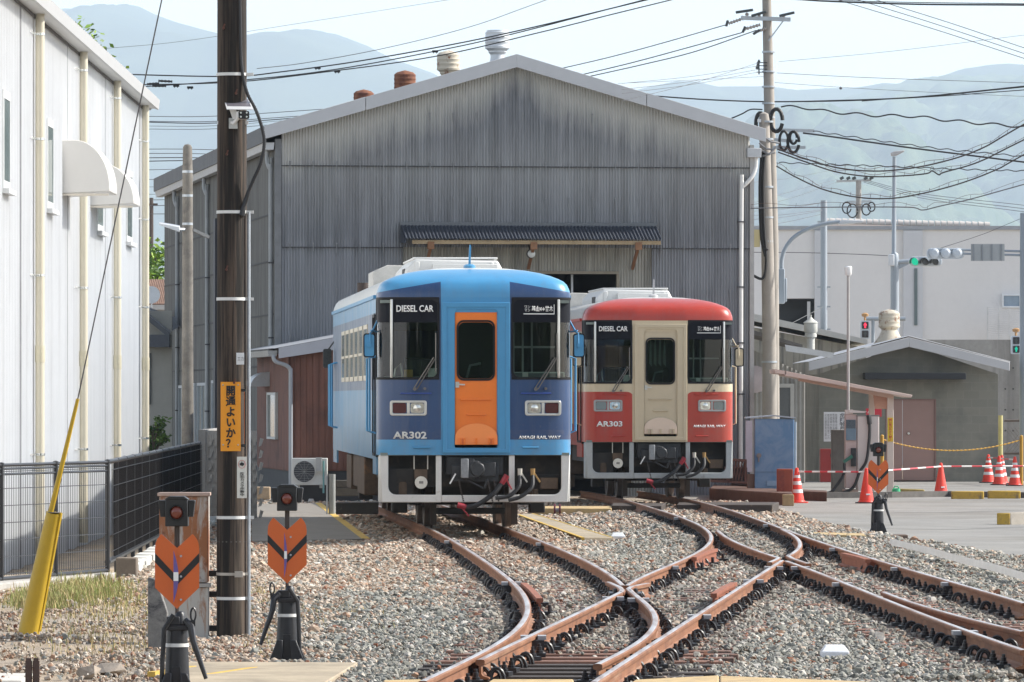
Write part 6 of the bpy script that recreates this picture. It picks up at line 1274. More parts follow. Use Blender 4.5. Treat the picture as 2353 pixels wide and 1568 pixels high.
t=at('sign','yellow strip sign with red Japanese words on the canopy post','sign',2046,1015,DC-.1); w=X(2052.5,DC)-X(2046,DC); h=Z(960,DC)-Z(1015,DC); mb=MB(); mb.bx(-w,w,0,.01,0,h); mb.build('plate',M('strip_yellow',(.70,.52,.03),.5),t); text('関\n係\n者\n以\n外\n立\n入\n禁\n止',(-w*.6,w*.6,.02,h-.02),-.003,letter_r,t,lead=.95,bold=.01)
# fuel pump and what stands round it
DP=125.2; T=at('fuel_pump','tall pale fuel pump cabinet with a black hose under the canopy','fuel pump',1992,1128,DP); pm_=M('pump_cream',(.60,.52,.48),.5,var=.06); h=Z(955,DP)-Z(1128,DP)
k=lambda u:X(u,DP)-T.location.x; zz=lambda v:Z(v,DP)-T.location.z
mb=MB(); mb.bx(k(1970),k(2020),0,.5,0,zz(955)); mb.build('cabinet',pm_,T,bevel=.012); mb=MB(); mb.bx(k(1968),k(2022),-.01,.5,zz(957),zz(954)); mb.build('lid',M('pump_lid_dark',(.2,.19,.18),.5),T)
mb=MB(); mb.bx(k(1943),k(1969),.02,.45,zz(1122),zz(952)); mb.build('side_cabinet',M('pump_side_pink',(.50,.38,.35),.55,var=.08),T,bevel=.01)
mb=MB(); mb.bx(k(1944),k(1966),-.02,.03,zz(1010),zz(965)); mb.build('display',M('pump_display',(.07,.09,.11),.3),T); mb=MB(); mb.bx(k(1944),k(1967),-.025,.03,zz(1012),zz(985)); mb.build('display_panel',M('display_blue',(.14,.20,.25),.4),T)
mb=MB(); mb.bx(k(1955),k(1967),-.05,.0,zz(1072),zz(1030)); mb.build('nozzle_holder',black,T); mb=MB(); mb.bar((k(1938),-.07,zz(1062)),(k(1958),-.07,zz(1048)),.05,.07); nz=mb.build('nozzle',M('nozzle_green',(.02,.12,.08),.5),T)
mb=MB(); mb.tube(spline([(k(1940),-.07,zz(1065)),(k(1938),-.09,zz(1090)),(k(1920),-.1,zz(1118)),(k(1905),-.12,zz(1132)),(k(1860),-.1,zz(1136))],6),.03,8); mb.build('hose',rubber,T)
mb=MB(); mb.tube(spline([(k(1997),-.03,zz(962)),(k(1998),-.06,zz(990)),(k(1996),-.07,zz(1020)),(k(1990),-.07,zz(1060)),(k(1975),-.08,zz(1085)),(k(1960),-.08,zz(1120)),(k(1930),-.08,zz(1136))],6),.032,8); mb.tube([(k(1996),-.03,zz(955)),(k(1997),-.06,zz(965)),(k(1998),-.06,zz(975))],.05,8); mb.build('hose',rubber,T)
mb=MB(); mb.bx(k(1943),k(1960),.0,.3,zz(952),zz(942)); mb.prism([(k(1950),zz(942)),(k(1992),zz(946)),(k(1986),zz(949)),(k(1950),zz(949))],-.05,.3); mb.build('top_box',pm_,T)
mb=MB(); mb.bx(k(1938),k(1972),-.05,.4,-.12,.03); mb.build('plinth',M('plinth_pinkish',(.36,.26,.21),.8),T)
T=at('antenna_mast','thin grey mast with a white cap standing at the fuel pump','mast',1949,945,DP+.8); hh=Z(612,DP+.8)-Z(945,DP+.8); mb=MB(); mb.cyl((0,0,-1.4),(0,0,hh-.12),.034,.03,10); mb.build('tube',M('mast_grey',(.36,.34,.33),.5,metal=.2),T); mb=MB(); mb.lathe([(.05,hh-.2),(.075,hh-.17),(.08,hh-.02),(.06,hh)],n=12); mb.build('cap',white,T)
D_=140; t=at('sign','white notice board with grey Japanese writing on the block house wall','sign',1921,1015,D_); w=X(1949,D_)-X(1921,D_); h=Z(947,D_)-Z(1015,D_); mb=MB(); mb.bx(-w,w,0,.03,0,h); mb.build('board',M('notice_white',(.62,.63,.64),.5,var=.03),t)
text('危\n険\n物\n屋\n内',(w*.30,w*.9,h*.22,h*.96),-.004,M('notice_grey',(.13,.14,.15),.5),t,lead=.95,bold=.012)
text('火 給 貯 危 危\n気 油 蔵 険 険\n厳 取 最 物 物\n禁 扱 大 の の\n責 所 数 品 類\n任 第 量 名 別\n森 二 一 二 四\n山 六 〇 石 油',(-w*.92,w*.1,h*.08,h*.94),-.004,M('notice_grey2',(.2,.2,.21),.5),t)
t=at('sign','small red sign with a white character just above the fuel pump','sign',2010,956,D_-4); mb=MB(); mb.bx(-.20,.16,0,.03,-.02,.17); mb.build('board',M('sign_red',(.55,.03,.05),.5),t); text('火',(-.17,-.03,-.01,.14),-.004,letter_w,t)
D_=139; T=at('extinguisher_box','red fire extinguisher box with white characters by the block house','box',1909,1108,D_); w=X(1933,D_)-X(1909,D_); h=Z(1032,D_)-Z(1108,D_); mb=MB(); mb.bx(-w,w,0,.35,0,h); mb.build('box',M('fire_red',(.28,.025,.022),.5,var=.1),T,bevel=.012); mb=MB(); mb.lathe([(w*.35,-.01),(w*.35,0)],(w*.3,0,h*.8),14,'y'); mb.build('window_disc',letter_k,T); text('消\n火\n器',(w*.05,w*.55,h*.25,h*.68),-.004,M('fire_white',(.6,.5,.5),.5),T)
DD=129; T=at('concrete_post','thick dark concrete post left of the fuel pump','post',1928,1130,DD); w=X(1943,DD)-X(1928,DD); h=Z(988,DD)-Z(1130,DD); mb=MB(); mb.bx(-w*1.1,w,0,.4,-.1,h); mb.build('post',M('dark_concrete',(.15,.145,.135),.9,var=.3,scale=5,streak=((.08,.08,.075),.5,.7,6)),T,bevel=.012)
DQ=122.5; T=at('control_cabinet','tall faded blue steel cabinet with open side flap','cabinet',1770,1140,DQ); bl=NB('faded_blue_paint'); n=bl.noise(2,6,.7,dist=.6); c=bl.mix(bl.rng(n,.42,.58),(.17,.27,.40),(.10,.21,.36)); c=bl.mix(bl.rng(bl.noise(5,5,.7),.62,.75),c,(.28,.30,.34)); blm=bl.end(bl.bsdf(c,.55))
k=lambda u:X(u,DQ)-T.location.x; zz=lambda v:Z(v,DQ)-T.location.z
mb=MB(); mb.bx(k(1734),k(1825),0,.5,zz(1135),zz(963)); mb.build('cabinet',blm,T,bevel=.01)
mb=MB(); mb.prism([(k(1712),zz(962)),(k(1777),zz(957)),(k(1828),zz(962)),(k(1828),zz(959)),(k(1777),zz(954)),(k(1712),zz(959))],-.05,.55); mb.build('lid',M('lid_pale_blue',(.36,.42,.48),.5),T)
mb=MB(); mb.bx(k(1713),k(1728),-.12,-.08,zz(1085),zz(967)); mb.build('side_flap',M('flap_lilac',(.40,.40,.46),.5,var=.12),T)
mb=MB(); mb.bx(k(1735),k(1824),-.012,0,zz(1085),zz(966)); mb.build('door',blm,T,bevel=.004); mb=MB(); mb.lathe([(.05,-.03),(.05,-.01)],(k(1744),0,zz(1047)),12,'y'); mb.bx(k(1742),k(1745),-.05,-.01,zz(1062),zz(1047)); mb.build('handle',M('handle_brown',(.22,.2,.19),.5,metal=.4),T)
mb=MB(); mb.bx(k(1762),k(1785),-.02,0,zz(1117),zz(1105)); mb.build('plate',M('plate_blue',(.22,.33,.46),.5),T); mb=MB(); mb.bx(k(1718),k(1734),.1,.4,zz(1140),zz(1090)); mb.build('leg',M('leg_brown',(.2,.14,.11),.7),T); mb=MB(); mb.cyl((k(1829),.1,0),(k(1829),.1,zz(970)),.02,n=8); mb.build('pipe',steel,T)
DR=118.2; T=at('rusty_box','small rust red upright box beside the first striped cone','box',1804,1150,DR); w=X(1822,DR)-X(1804,DR); h=Z(1078,DR)-Z(1150,DR); rr_=M('box_red_rust',(.25,.055,.03),.7,var=.2,scale=6); mb=MB(); mb.bx(-w,w,0,.3,-.03,h); mb.build('box',rr_,T,bevel=.01); mb=MB(); mb.bx(-w*.95,-w*.1,-.012,0,.03,h-.04); mb.build('door',M('box_door_rust',(.20,.045,.03),.75,var=.35,scale=9,dirt=((.35,.16,.08),.6,.7,8)),T)
# cones and bars
cr=M('cone_red',(.72,.045,.022),.45,var=.05,coat=.1); cw_=M('cone_white',(.72,.71,.70),.5,var=.05); ck_=M('cone_black',(.02,.02,.022),.6)
def cone(label,u,v,bands=True,h=.70,mark=False,group='traffic cones'):
    p=G(u,v); T=thing('traffic_cone',label,'traffic cone',p,random.uniform(-.3,.3),group); r=lambda z:.155-(.155-.03)*(z/h)
    mb=MB(); mb.prism(rrect(-.19,.19,-.19,.19,.05,4),0,.025,'z'); mb.build('base',ck_ if not mark else cr,T); mb=MB(); mb.lathe([(.17,.025),(.16,.05),(r(.05),.052),(r(h*.98),h*.98),(.015,h)],n=20); b_=mb.build('cone_body',cr,T)
    if bands:
        for z0,z1 in ((.20,.27),(.36,.43),(.50,.55)): mb=MB(); mb.lathe([(r(z0)+.003,z0),(r(z1)+.003,z1)],n=20); mb.build('reflective_band',cw_,b_)
    else: mb=MB(); mb.bx(-.04,.04,-r(.18)-.012,-r(.18)+.02,.165,.195); mb.build('maker_label',cw_,b_)
    return p
c1=cone('striped red cone beside the small rust red box',1831,1156,True,mark=True); c2=cone('plain red cone half hidden behind the right hand switch stand',1991,1157,False); c3=cone('plain red cone standing on the yellow kerb line',2162,1139,False)
c4=cone('farthest striped red cone, left of three by the yellow post',2271,1110,True); c5=cone('striped red cone in the middle of three by the yellow post',2296,1115,True); cone('striped red cone hidden close behind the middle one by the yellow post',2302,1112,True); c6=cone('striped red cone touching the yellow post',2332,1117,True)
def bar(label,a,b_,n=9,z0=.62,z1=.62):
    a=a+Vector((0,0,z0)); b_=b_+Vector((0,0,z1)); T=thing('barrier_bar',label,'bar',a); d_=(b_-a)
    for i in range(n):
        mb=MB(); mb.tube([d_*(i/n),d_*((i+1)/n)],.017,8); mb.build('red_section' if i%2 else 'white_section',M('bar_red_paint',(.55,.04,.05),.4) if i%2 else M('bar_white_paint',(.75,.73,.70),.4),T)
bar('red and white bar from the rust red box cone to the switch stand cone',c1,c2,9); bar('red and white bar from the switch stand cone to the plain kerb cone',c2,c3,9); bar('red and white bar from the plain kerb cone out to the right edge',c3,Vector((X(2420,c3.y+1),c3.y+1,c3.z)),11); bar('far red and white bar between the three cones by the yellow post',c4,c6,5)
# yellow posts and chain
yp_=M('post_yellow',(.46,.25,.03),.5,var=.08)
def ypost(label,u,v,vt): p=G(u,v); T=thing('chain_post',label,'post',p); h=Z(vt,p.y)+.25; mb=MB(); mb.cyl((0,0,-.05),(0,0,h),.042,n=12); mb.build('tube',yp_,T); mb=MB(); mb.lathe([(.045,h),(.03,h+.02),(.01,h+.03)],n=12); mb.build('cap',yp_,T); return Vector((p.x,p.y,p.z+h-.08))
a=ypost('yellow chain post at the right edge by the cones',2347,1117,1003); b_=ypost('yellow chain post behind the right hand switch stand',2027,1120,1002)
T=thing('yellow_chain','sagging yellow plastic chain across the block house front','chain',b_); mb=MB(); n=70
for i in range(n):
    t=i/n; t2=(i+1)/n; f=lambda q:(a-b_)*q+Vector((0,0,-.26*4*q*(1-q))); mb.tube([f(t),f(t2)],.018 if i%2 else .009,6)
mb.build('chain',yp_,T)
T=at('fence_post','pale yellow fence post right of the block house','post',2299,1020,152); mb=MB(); mb.cyl((0,0,-1.2),(0,0,Z(955,152)-Z(1020,152)),.06,n=10); mb.build('tube',M('post_pale_yellow',(.5,.45,.2),.6),T)
T=at('wire_fence','rusty wire mesh fence at the right edge before the concrete wall','fence',2330,1010,153); mb=MB(); x0,x1=-.25,1.2
for i in range(16): t=x0+i*.09; mb.tube([(t,0,-.35),(t+.5,0,.3)],.006,4); mb.tube([(t+.5,0,-.35),(t,0,.3)],.006,4)
mb.build('mesh',M('mesh_rust',(.2,.17,.15),.7),T); mb=MB(); mb.cyl((x0,0,.48),(x1+1,0,.48),.03,n=8); mb.cyl((x0,0,-.36),(x1+1,0,-.36),.03,n=8); mb.build('fence_rail',M('rail_dark_brown',(.1,.08,.07),.7),T)
# kerbs and blocks
DKB=M('kerb_dark',(.13,.12,.11),.9,var=.3,scale=5); kyl=M('kerb_yellow_worn',(.45,.29,.05),.85,var=.25,scale=5,dirt=((.16,.13,.09),.52,.68,6))
T=thing('kerb','low dark kerb line in front of the fuelling point','kerb',G(1950,1144)); mb=MB()
q=[G(u,v) for u,v in ((1745,1140),(1900,1145),(2050,1144),(2180,1142),(2360,1145),(2700,1150))]
for a_,c_ in zip(q[:-1],q[1:]): mb.prism([(a_.x,a_.y),(c_.x,c_.y),(c_.x,c_.y+.25),(a_.x,a_.y+.25)],-.3,-.13,'z')
mb.v=[(x-T.location.x,y-T.location.y,z-T.location.z) for x,y,z in mb.v]; mb.build('kerb_stone',DKB,T)
for u0,u1,vt,vb,lab in ((2187,2261,1130,1147,'worn yellow kerb block right of the plain kerb cone'),(2271,2345,1131,1146,'worn yellow kerb block near the right edge, second of two')):
    p=G((u0+u1)/2,vb); T=thing('kerb_block',lab,'kerb block',p); w=(X(u1,p.y)-X(u0,p.y))/2; mb=MB(); mb.bx(-w,w,-.02,.22,-.02,.16); mb.build('block',kyl,T,bevel=.02)
p=G(2086,1138); T=thing('kerb_block','mossy yellow kerb block lying behind the green can','kerb block',p); mb=MB(); mb.prism([(-.25,0),(.36,0),(.36,.12),(-.25,.14)],0,.3); mb.build('block',M('mossy_yellow',(.30,.24,.09),.9,var=.4,scale=9),T,bevel=.02)
p=G(2292,1206); T=thing('kerb_block','big concrete kerb with yellow end at the right edge','kerb block',p); mb=MB(); mb.prism([(0,0),(.22,-.02),(1.3,1.6),(1.05,1.65)],-.05,.20,'z'); mb.build('block',M('kerb_concrete',(.27,.245,.21),.9,var=.2,scale=5,dirt=((.12,.11,.1),.55,.75,4)),T,bevel=.02)
mb=MB(); mb.bx(-.008,.205,-.03,.02,.0,.19); mb.build('yellow_end',kyl,T,bevel=.01)
p=G(2059,1143); T=thing('watering_can','small bright green plastic can beside the canopy post','can',p); gc=M('can_green',(.02,.38,.16),.45,coat=.2); mb=MB(); mb.lathe([(.085,0),(.095,.1),(.085,.17),(.05,.19)],n=14); mb.build('body',gc,T); mb=MB(); mb.tube([(-.06,0,.17),(-.03,0,.23),(.04,0,.23),(.07,0,.15)],.012,6); mb.build('handle',gc,T)
# brown girders and lattice panel beside the red train
gd_=M('girder_brown_rust',(.095,.05,.035),.85,var=.35,scale=4,dirt=((.17,.10,.065),.55,.75,3))
for q,zt_k,lab in (([(1600,1118),(1770,1136),(1770,1141),(1600,1124)],.10,'long rusty brown girder beside the red train track'),([(1640,1133),(1817,1146),(1822,1156),(1630,1143)],-.02,'shorter rusty girder with a pale cut end by the cone'),([(1700,1139),(1745,1136),(1900,1143),(1900,1147)],-.06,'thin dark timber along the yard edge beside the girders')):
    w_=[G(u,v,-.2) for u,v in q]; T=thing('rusty_girder',lab,'girder',w_[0]); mb=MB(); mb.prism([(p.x-w_[0].x,p.y-w_[0].y) for p in w_],0-.1,zt_k+.2,'z'); mb.build('girder',gd_,T,bevel=.015)
p=G(1812,1157,-.2); T=thing('timber_offcut','short pale ochre timber end lying before the striped cone','timber',p); mb=MB(); mb.bx(-.12,.10,-.1,.12,-.05,.17); mb.build('offcut',M('ochre_timber',(.33,.24,.13),.85,var=.25),T,bevel=.01)
DX=121; T=at('lattice_crate','rusty brown lattice panel frame right of the red train','lattice',1672,1112,DX); k=lambda u:X(u,DX)-T.location.x; zz=lambda v:Z(v,DX)-T.location.z; lat=M('lattice_rust',(.10,.05,.04),.8,var=.3)
mb=MB(); mb.frame([(k(1628),zz(1108)),(k(1716),zz(1112)),(k(1716),zz(1056)),(k(1628),zz(1050))],[(k(1632),zz(1103)),(k(1711),zz(1107)),(k(1711),zz(1062)),(k(1632),zz(1056))],0,.08); mb.bx(k(1670),k(1675),0,.08,zz(1108),zz(1054)); mb.build('frame',lat,T)
mb=MB()
for i in range(11):
    u=1634+i*7
    mb.bar((k(u),.05,zz(1105)),(k(min(u+9,1712)),.05,zz(1060)),.03,.015); mb.bar((k(u),.07,zz(1060)),(k(min(u+9,1712)),.07,zz(1105)),.02,.015)
mb.build('lattice',lat,T); mb=MB(); mb.bx(k(1626),k(1718),.2,.6,zz(1108),zz(1075)); mb.build('dark_filling',M('crate_dark',(.03,.025,.022),.9),T)
# timber across the tracks by the red train
for q,zt_k,lab in (([(1555,1160),(1775,1160),(1790,1154),(1560,1154)],0,'dark tarred crossing timber between the rails under the red train'),([(1405,1162),(1520,1163),(1530,1156),(1408,1156)],0,'dark tarred crossing timber left of the red train left rail'),([(1225,1163),(1405,1163),(1408,1158),(1230,1158)],-.04,'pale sandy kerb timber between the two trains')):
    w_=[G(u,v,-.05) for u,v in q]; T=thing('crossing_timber',lab,'timber',(w_[0].x,w_[0].y,-.25)); mb=MB(); mb.prism([(p.x-w_[0].x,p.y-w_[0].y) for p in w_],-.05,.20+zt_k,'z'); mb.build('timber',bdm if zt_k else M('crossing_timber_dark',(.055,.042,.035),.85,var=.3,dirt=((.3,.22,.14),.60,.75,5)),T,bevel=.012)
# white painted pipe in the ballast at right
T=thing('cable_duct','white painted cable duct running through the gravel to the right edge','duct',G(2050,1248,-.2)); q=spline([G(u,v,-.12) for u,v in ((2045,1247),(2080,1255),(2110,1262),(2150,1272),(2210,1289),(2280,1306),(2360,1330))],6); mb=MB(); mb.grid([[(p.x-T.location.x,p.y-T.location.y-.22,p.z-T.location.z-.03),(p.x-T.location.x,p.y-T.location.y-.20,p.z-T.location.z-.01),(p.x-T.location.x,p.y-T.location.y+.06,p.z-T.location.z+.055),(p.x-T.location.x,p.y-T.location.y+.1,p.z-T.location.z-.02)] for p in q]); mb.build('duct',M('duct_white',(.78,.77,.74),.7,var=.1,scale=4),T,fix=False)
mb=MB(); mb.grid([[(p.x-T.location.x,p.y-T.location.y-.34,p.z-T.location.z-.02),(p.x-T.location.x,p.y-T.location.y-.3,p.z-T.location.z+.05),(p.x-T.location.x,p.y-T.location.y-.11,p.z-T.location.z+.05)] for p in q]) if False else None
# ------------------------------------------------------------------ poles and street furniture
pc=M('pole_concrete',(.33,.30,.265),.85,var=.12,scale=4,streak=((.24,.22,.195),.5,.75,3))
D1_=136.0; T=thing('concrete_pole','tall concrete power pole with crossarms behind the shorter cable pole','pole',(X(1777,D1_),D1_,-.25)); z_=lambda v:Z(v,D1_)+.25; k=lambda u:X(u,D1_)-X(1777,D1_)
mb=MB(); mb.tube([(0,0,-.1),(k(1775),0,z_(560)),(k(1769),0,z_(300)),(k(1762),0,z_(0)),(k(1760),0,z_(-120))],[.15,.14,.125,.105,.095],16); mb.build('shaft',pc,T)
mb=MB(); mb.bar((k(1702),-.1,z_(42)),(k(1816),-.1,z_(46)),.09,.09); mb.bar((k(1765),-.1,z_(95)),(k(1800),-.1,z_(48)),.03,.03); mb.build('crossarm',steel,T)
ins=M('insulator_dark',(.05,.06,.065),.4)
for u0,v0,u1,v1 in ((1690,30,1730,24),(1726,38,1760,28),(1790,38,1825,30),(1672,48,1668,62),(1712,62,1706,76),(1745,70,1730,80),(1738,160,1744,140)):
    mb=MB(); mb.bar((k(u0),-.14,z_(v0)),(k(u1),-.14,z_(v1)),.06,.06); mb.build('insulator_cover',ins,T,bevel=.01)
for u,v in ((1716,38),(1744,38),(1800,42)): mb=MB(); mb.lathe([(.03,z_(v)-.05),(.05,z_(v)-.02),(.03,z_(v)+.02),(.05,z_(v)+.04),(.02,z_(v)+.08)],(k(u),-.1,0),10); mb.build('insulator',M('insulator_pale',(.4,.36,.33),.3),T)
for (u0,v0,u1,v1) in ((1706,44,1674,55),(1746,58,1711,68),(1762,66,1738,74)):
    mb=MB(); a_=Vector((k(u0),-.1,z_(v0))); c_=Vector((k(u1),-.13,z_(v1))); mb.tube([a_.lerp(c_,i/10) for i in range(11)],[.02 if i%2 else .045 for i in range(11)],8); mb.build('insulator_string',M('insulator_pale',(.4,.36,.33),.3),T)
mb=MB()
for v in (145,152,160,167): mb.bar((k(1738),-.12,z_(v)),(k(1762),-.12,z_(v)),.02,.02)
mb.bx(k(1742),k(1745),-.13,-.1,z_(172),z_(138)); mb.build('service_bracket',ins,T)
for v in (120,165,200,238,270): mb=MB(); mb.cyl((k(1766),0,z_(v)-.02),(k(1766),0,z_(v)+.02),.15,n=14); mb.build('band',steel,T)
for q in ([(1782,300),(1870,302)],[(1775,340),(1850,340)],[(1778,322),(1822,326)]):
    mb=MB(); mb.bar((k(q[0][0]),-.2,z_(q[0][1])),(k(q[1][0]),-.2,z_(q[1][1])),.07,.07); mb.build('side_arm',steel,T)
for u,v,r,ry,rr in ((1746,285,10,24,.045),(1783,278,14,26,.045),(1800,325,10,22,.03),(1822,328,13,24,.035),(1822,318,8,14,.03)):
    mb=MB(); s=D1_/F; mb.tube([(k(u)+r*s*math.cos(a),-.25,z_(v)+ry*s*math.sin(a)) for a in np.linspace(0,6.0,18)],rr,6); mb.build('cable_loop',rubber,T)
D2_=131.5; T=thing('concrete_pole','shorter concrete cable pole in front of the train shed corner','pole',(X(1768,D2_),D2_,-.25)); z_=lambda v:Z(v,D2_)+.25; k=lambda u:X(u,D2_)-X(1768,D2_)
mb=MB(); mb.tube([(0,0,-.1),(0,0,z_(800)),(k(1762),0,z_(500)),(k(1756),0,z_(275)),(k(1755.5),0,z_(262)),(k(1755.5),0,z_(258))],[.165,.155,.13,.115,.095,.02],16); mb.build('shaft',pc,T)
for v in (280,320,430,500,555,832): mb=MB(); mb.cyl((k(1763 if v<700 else 1768),0,z_(v)-.02),(k(1763 if v<700 else 1768),0,z_(v)+.02),.135 if v<700 else .17,n=14); mb.build('band',steel,T)
mb=MB()
for pts in ([(1752,350),(1747,400),(1748,480),(1752,560),(1764,575)],[(1757,350),(1753,420),(1755,520),(1760,600),(1752,640),(1728,633)],[(1749,360),(1745,430),(1748,540),(1758,590)]): mb=MB(); mb.tube(spline([(k(u),-.14,z_(v)) for u,v in pts],6),.03,6); mb.build('riser_cable',rubber,T)
mb=MB(); mb.bx(k(1723),k(1746),-.14,.1,z_(568),z_(528)); mb.build('yellow_box',M('box_pale_yellow',(.58,.50,.27),.5,var=.05),T,bevel=.01)
mb=MB(); mb.bx(k(1740),k(1748),-.2,-.1,z_(282),z_(275)); mb.build('white_box',white,T)
for q in [((1744,330),(1775,345)),((1746,345),(1780,352)),((1750,312),(1790,330)),((1752,360),(1782,340))]:
    mb=MB(); mb.tube([(k(q[0][0]),-.18,z_(q[0][1])),(k((q[0][0]+q[1][0])/2),-.24,z_((q[0][1]+q[1][1])/2+6)),(k(q[1][0]),-.18,z_(q[1][1]))],.022,6); mb.build('cable_splice',M('splice_grey',(.22,.22,.23),.5),T)
DS=165; gp=M('street_steel_grey',(.30,.34,.38),.5,metal=.2,var=.06)
T=thing('street_pole','plain grey street pole left of the lamp post','pole',(X(1893,DS),DS,-.25)); mb=MB(); mb.cyl((0,0,0),(0,0,Z(461,DS)+.25),.105,.09,14); mb.build('shaft',gp,T)
for v in (510,660,757,705): mb=MB(); mb.bx(-.18,.18,-.04,.04,Z(v,DS)+.23,Z(v,DS)+.27); mb.build('band',gp,T)
T=thing('street_light','curved arm street light hanging in front of the white building','street light',(X(1797,DS-6),DS-6,Z(690,DS-6))); k=lambda u:X(u,DS-6)-T.location.x; zz=lambda v:Z(v,DS-6)-T.location.z
mb=MB(); mb.tube(spline([(k(1796),0,zz(620)),(k(1797),0,zz(595)),(k(1805),0,zz(570)),(k(1825),0,zz(545)),(k(1860),0,zz(525)),(k(1900),0,zz(514)),(k(1930),0,zz(510))],5),.055,10); mb.build('arm',gp,T)
mb=MB(); mb.bx(k(1789),k(1803),-.1,.1,zz(698),zz(618)); mb.bx(k(1802),k(1808),-.08,.08,zz(694),zz(640)); mb.build('sleeve',gp,T,bevel=.02); mb=MB(); mb.prism([(k(1925),zz(514)),(k(1935),zz(506)),(k(1985),zz(507)),(k(1980),zz(513)),(k(1930),zz(517))],-.12,.12); mb.build('lantern',M('lantern_pale',(.5,.52,.54),.4),T,bevel=.02)
DT=172; T=thing('lamp_post','tall thin lamp post carrying a traffic light arm','lamp post',(X(2056,DT),DT,-.25)); k=lambda u:X(u,DT)-T.location.x; zz=lambda v:Z(v,DT)+.25
mb=MB(); mb.tube([(0,0,0),(0,0,zz(600)),(0,0,zz(585)),(k(2054),0,zz(580)),(k(2055),0,zz(360))],[.14,.12,.11,.065,.055],14); mb.build('shaft',gp,T)
mb=MB(); mb.prism([(k(2046),zz(352)),(k(2056),zz(348)),(k(2079),zz(346)),(k(2076),zz(350)),(k(2060),zz(358)),(k(2048),zz(359))],-.14,.14); mb.build('lantern',M('lantern_pinkish',(.42,.41,.42),.4),T,bevel=.02)
mb=MB(); mb.bx(k(2041),k(2054),-.2,-.02,zz(612),zz(585)); mb.build('junction_box',M('junction_white',(.6,.63,.66),.4),T,bevel=.02); mb=MB(); mb.tube([(k(2060),0,zz(603)),(k(2092),0,zz(601)),(k(2115),0,zz(602))],.07,10); mb.bar((k(2062),0,zz(615)),(k(2085),0,zz(604)),.06,.12); mb.build('signal_arm',gp,T)
def signal(label,u,v,d,s,back=False,lit='green'):
    T=thing('traffic_light',label,'traffic light',P(u,v,d)); q=d/F; body=M('signal_body',(.55,.60,.65),.45,var=.05)
    w,h=38*q*s,11*q*s; mb=MB(); mb.prism(rrect(-w,w,-h,h,h*.8,5),0,.18); mb.build('case',body,T,bevel=.015)
    for i,x in enumerate((-.62,0,.62)):
        if not back:
            mb=MB(); mb.lathe([(h*.8,-.02),(h*.78,-.05),(.01,-.06)],(x*w,0,0),16,'y'); mb.build('lens',emis('green_lit',(.03,.62,.36),.6) if i==0 else M('lens_off',(.10,.11,.12),.3),T)
            mb=MB(); mb.tube([(x*w+h*.95*math.cos(a)-.1*0,-.2,h*.95*math.sin(a)) for a in np.linspace(-.3,math.pi+.3,12)],.02,5)
            rws=[[(x*w+h*.95*math.cos(a),-.0,h*.95*math.sin(a)),(x*w+h*.95*math.cos(a)-.07,-.28,h*.95*math.sin(a)-.03)] for a in np.linspace(-.4,math.pi+.4,14)]; mb=MB(); mb.grid(rws); mb.build('visor',M('visor_dark',(.09,.11,.13),.5),T,fix=False)
        else:
            mb=MB(); mb.lathe([(h*.95,-.01),(h*.9,-.12),(h*.5,-.16)],(x*w,0,h*.1),16,'y'); mb.build('back_cap',body,T,smooth=35)
    return T
signal('traffic light facing us showing green',2127,601,DT-2,1.0); signal('larger traffic light seen from behind at the right',2173,583,150,1.12,True)
DJ=150; T=thing('signal_mast','grey steel mast with twin arms at the right picture edge','mast',(X(2353,DJ),DJ,-.25)); k=lambda u:X(u,DJ)-T.location.x; zz=lambda v:Z(v,DJ)+.25
mb=MB(); mb.cyl((.02,0,0),(.02,0,zz(490)),.14,.12,14); mb.build('shaft',gp,T)
for v in (576,585): mb=MB(); mb.cyl((0,0,zz(v+2)),(k(2150),0,zz(v-3)),.03,n=8); mb.build('arm',gp,T)
T=at('road_sign','grey back of a rectangular road sign on the twin arms','sign',2271,600,DJ-.3); k=lambda u:X(u,DJ)-X(2271,DJ); mb=MB(); mb.bx(k(2231),k(2308),-.02,0,Z(600,DJ)-Z(600,DJ),Z(561,DJ)-Z(600,DJ)); mb.build('panel',M('sign_back_grey',(.36,.38,.39),.5,var=.06),T)
for u in (2236,2256,2278,2300): mb=MB(); mb.bx(k(u),k(u+2.5),-.06,-.02,0,.42); mb.build('stiffener',M('sign_rib',(.26,.28,.30),.5),T)
def pedestrian(label,u,v,d,red):
    T=thing('pedestrian_light',label,'pedestrian light',P(u,v,d)); q=d/F; mb=MB(); mb.prism(rrect(-11*q,11*q,-24*q,18*q,3*q,3),0,.2); mb.build('case',M('signal_body',(.55,.6,.65),.45),T)
    for k_,zc in enumerate((7,-13)):
        mb=MB(); mb.prism(rrect(-7.5*q,7.5*q,(zc-8)*q,(zc+8)*q,1.5*q,3),-.03,0); mb.build('lens',M('ped_lens_dark',(.035,.03,.035),.3),T)
        on=(k_==0)==red
        man=[(-1.5,-6),(1.5,-6),(1.5,-1),(2.8,-.5),(2.8,3),(1.2,3.6),(1.4,6),(-1.4,6),(-1.2,3.6),(-2.8,3),(-2.8,-.5),(-1.5,-1)]
        mb=MB(); mb.prism([(a*q*1.2,(b_+zc)*q) for a,b_ in man],-.036,-.031); mb.build('figure',(emis('red_lit',(1,.05,.10),1.1) if red else emis('green_man',(.02,.60,.40),.6)) if on else M('ped_off',(.06,.07,.07),.4),T)
    mb=MB(); mb.tube([(0,.1,18*q),(0,.1,28*q)],.03,6); mb.lathe([(.03,26*q),(.09,28*q),(.10,33*q),(.04,36*q)],(0,.05,0),10); mb.build('speaker',M('speaker_orange_brown',(.42,.24,.10),.5),T)
pedestrian('pedestrian light showing the red figure behind the mast',1988,755,165,True); pedestrian('pedestrian light showing the green figure at the right edge',2335,790,152,False)
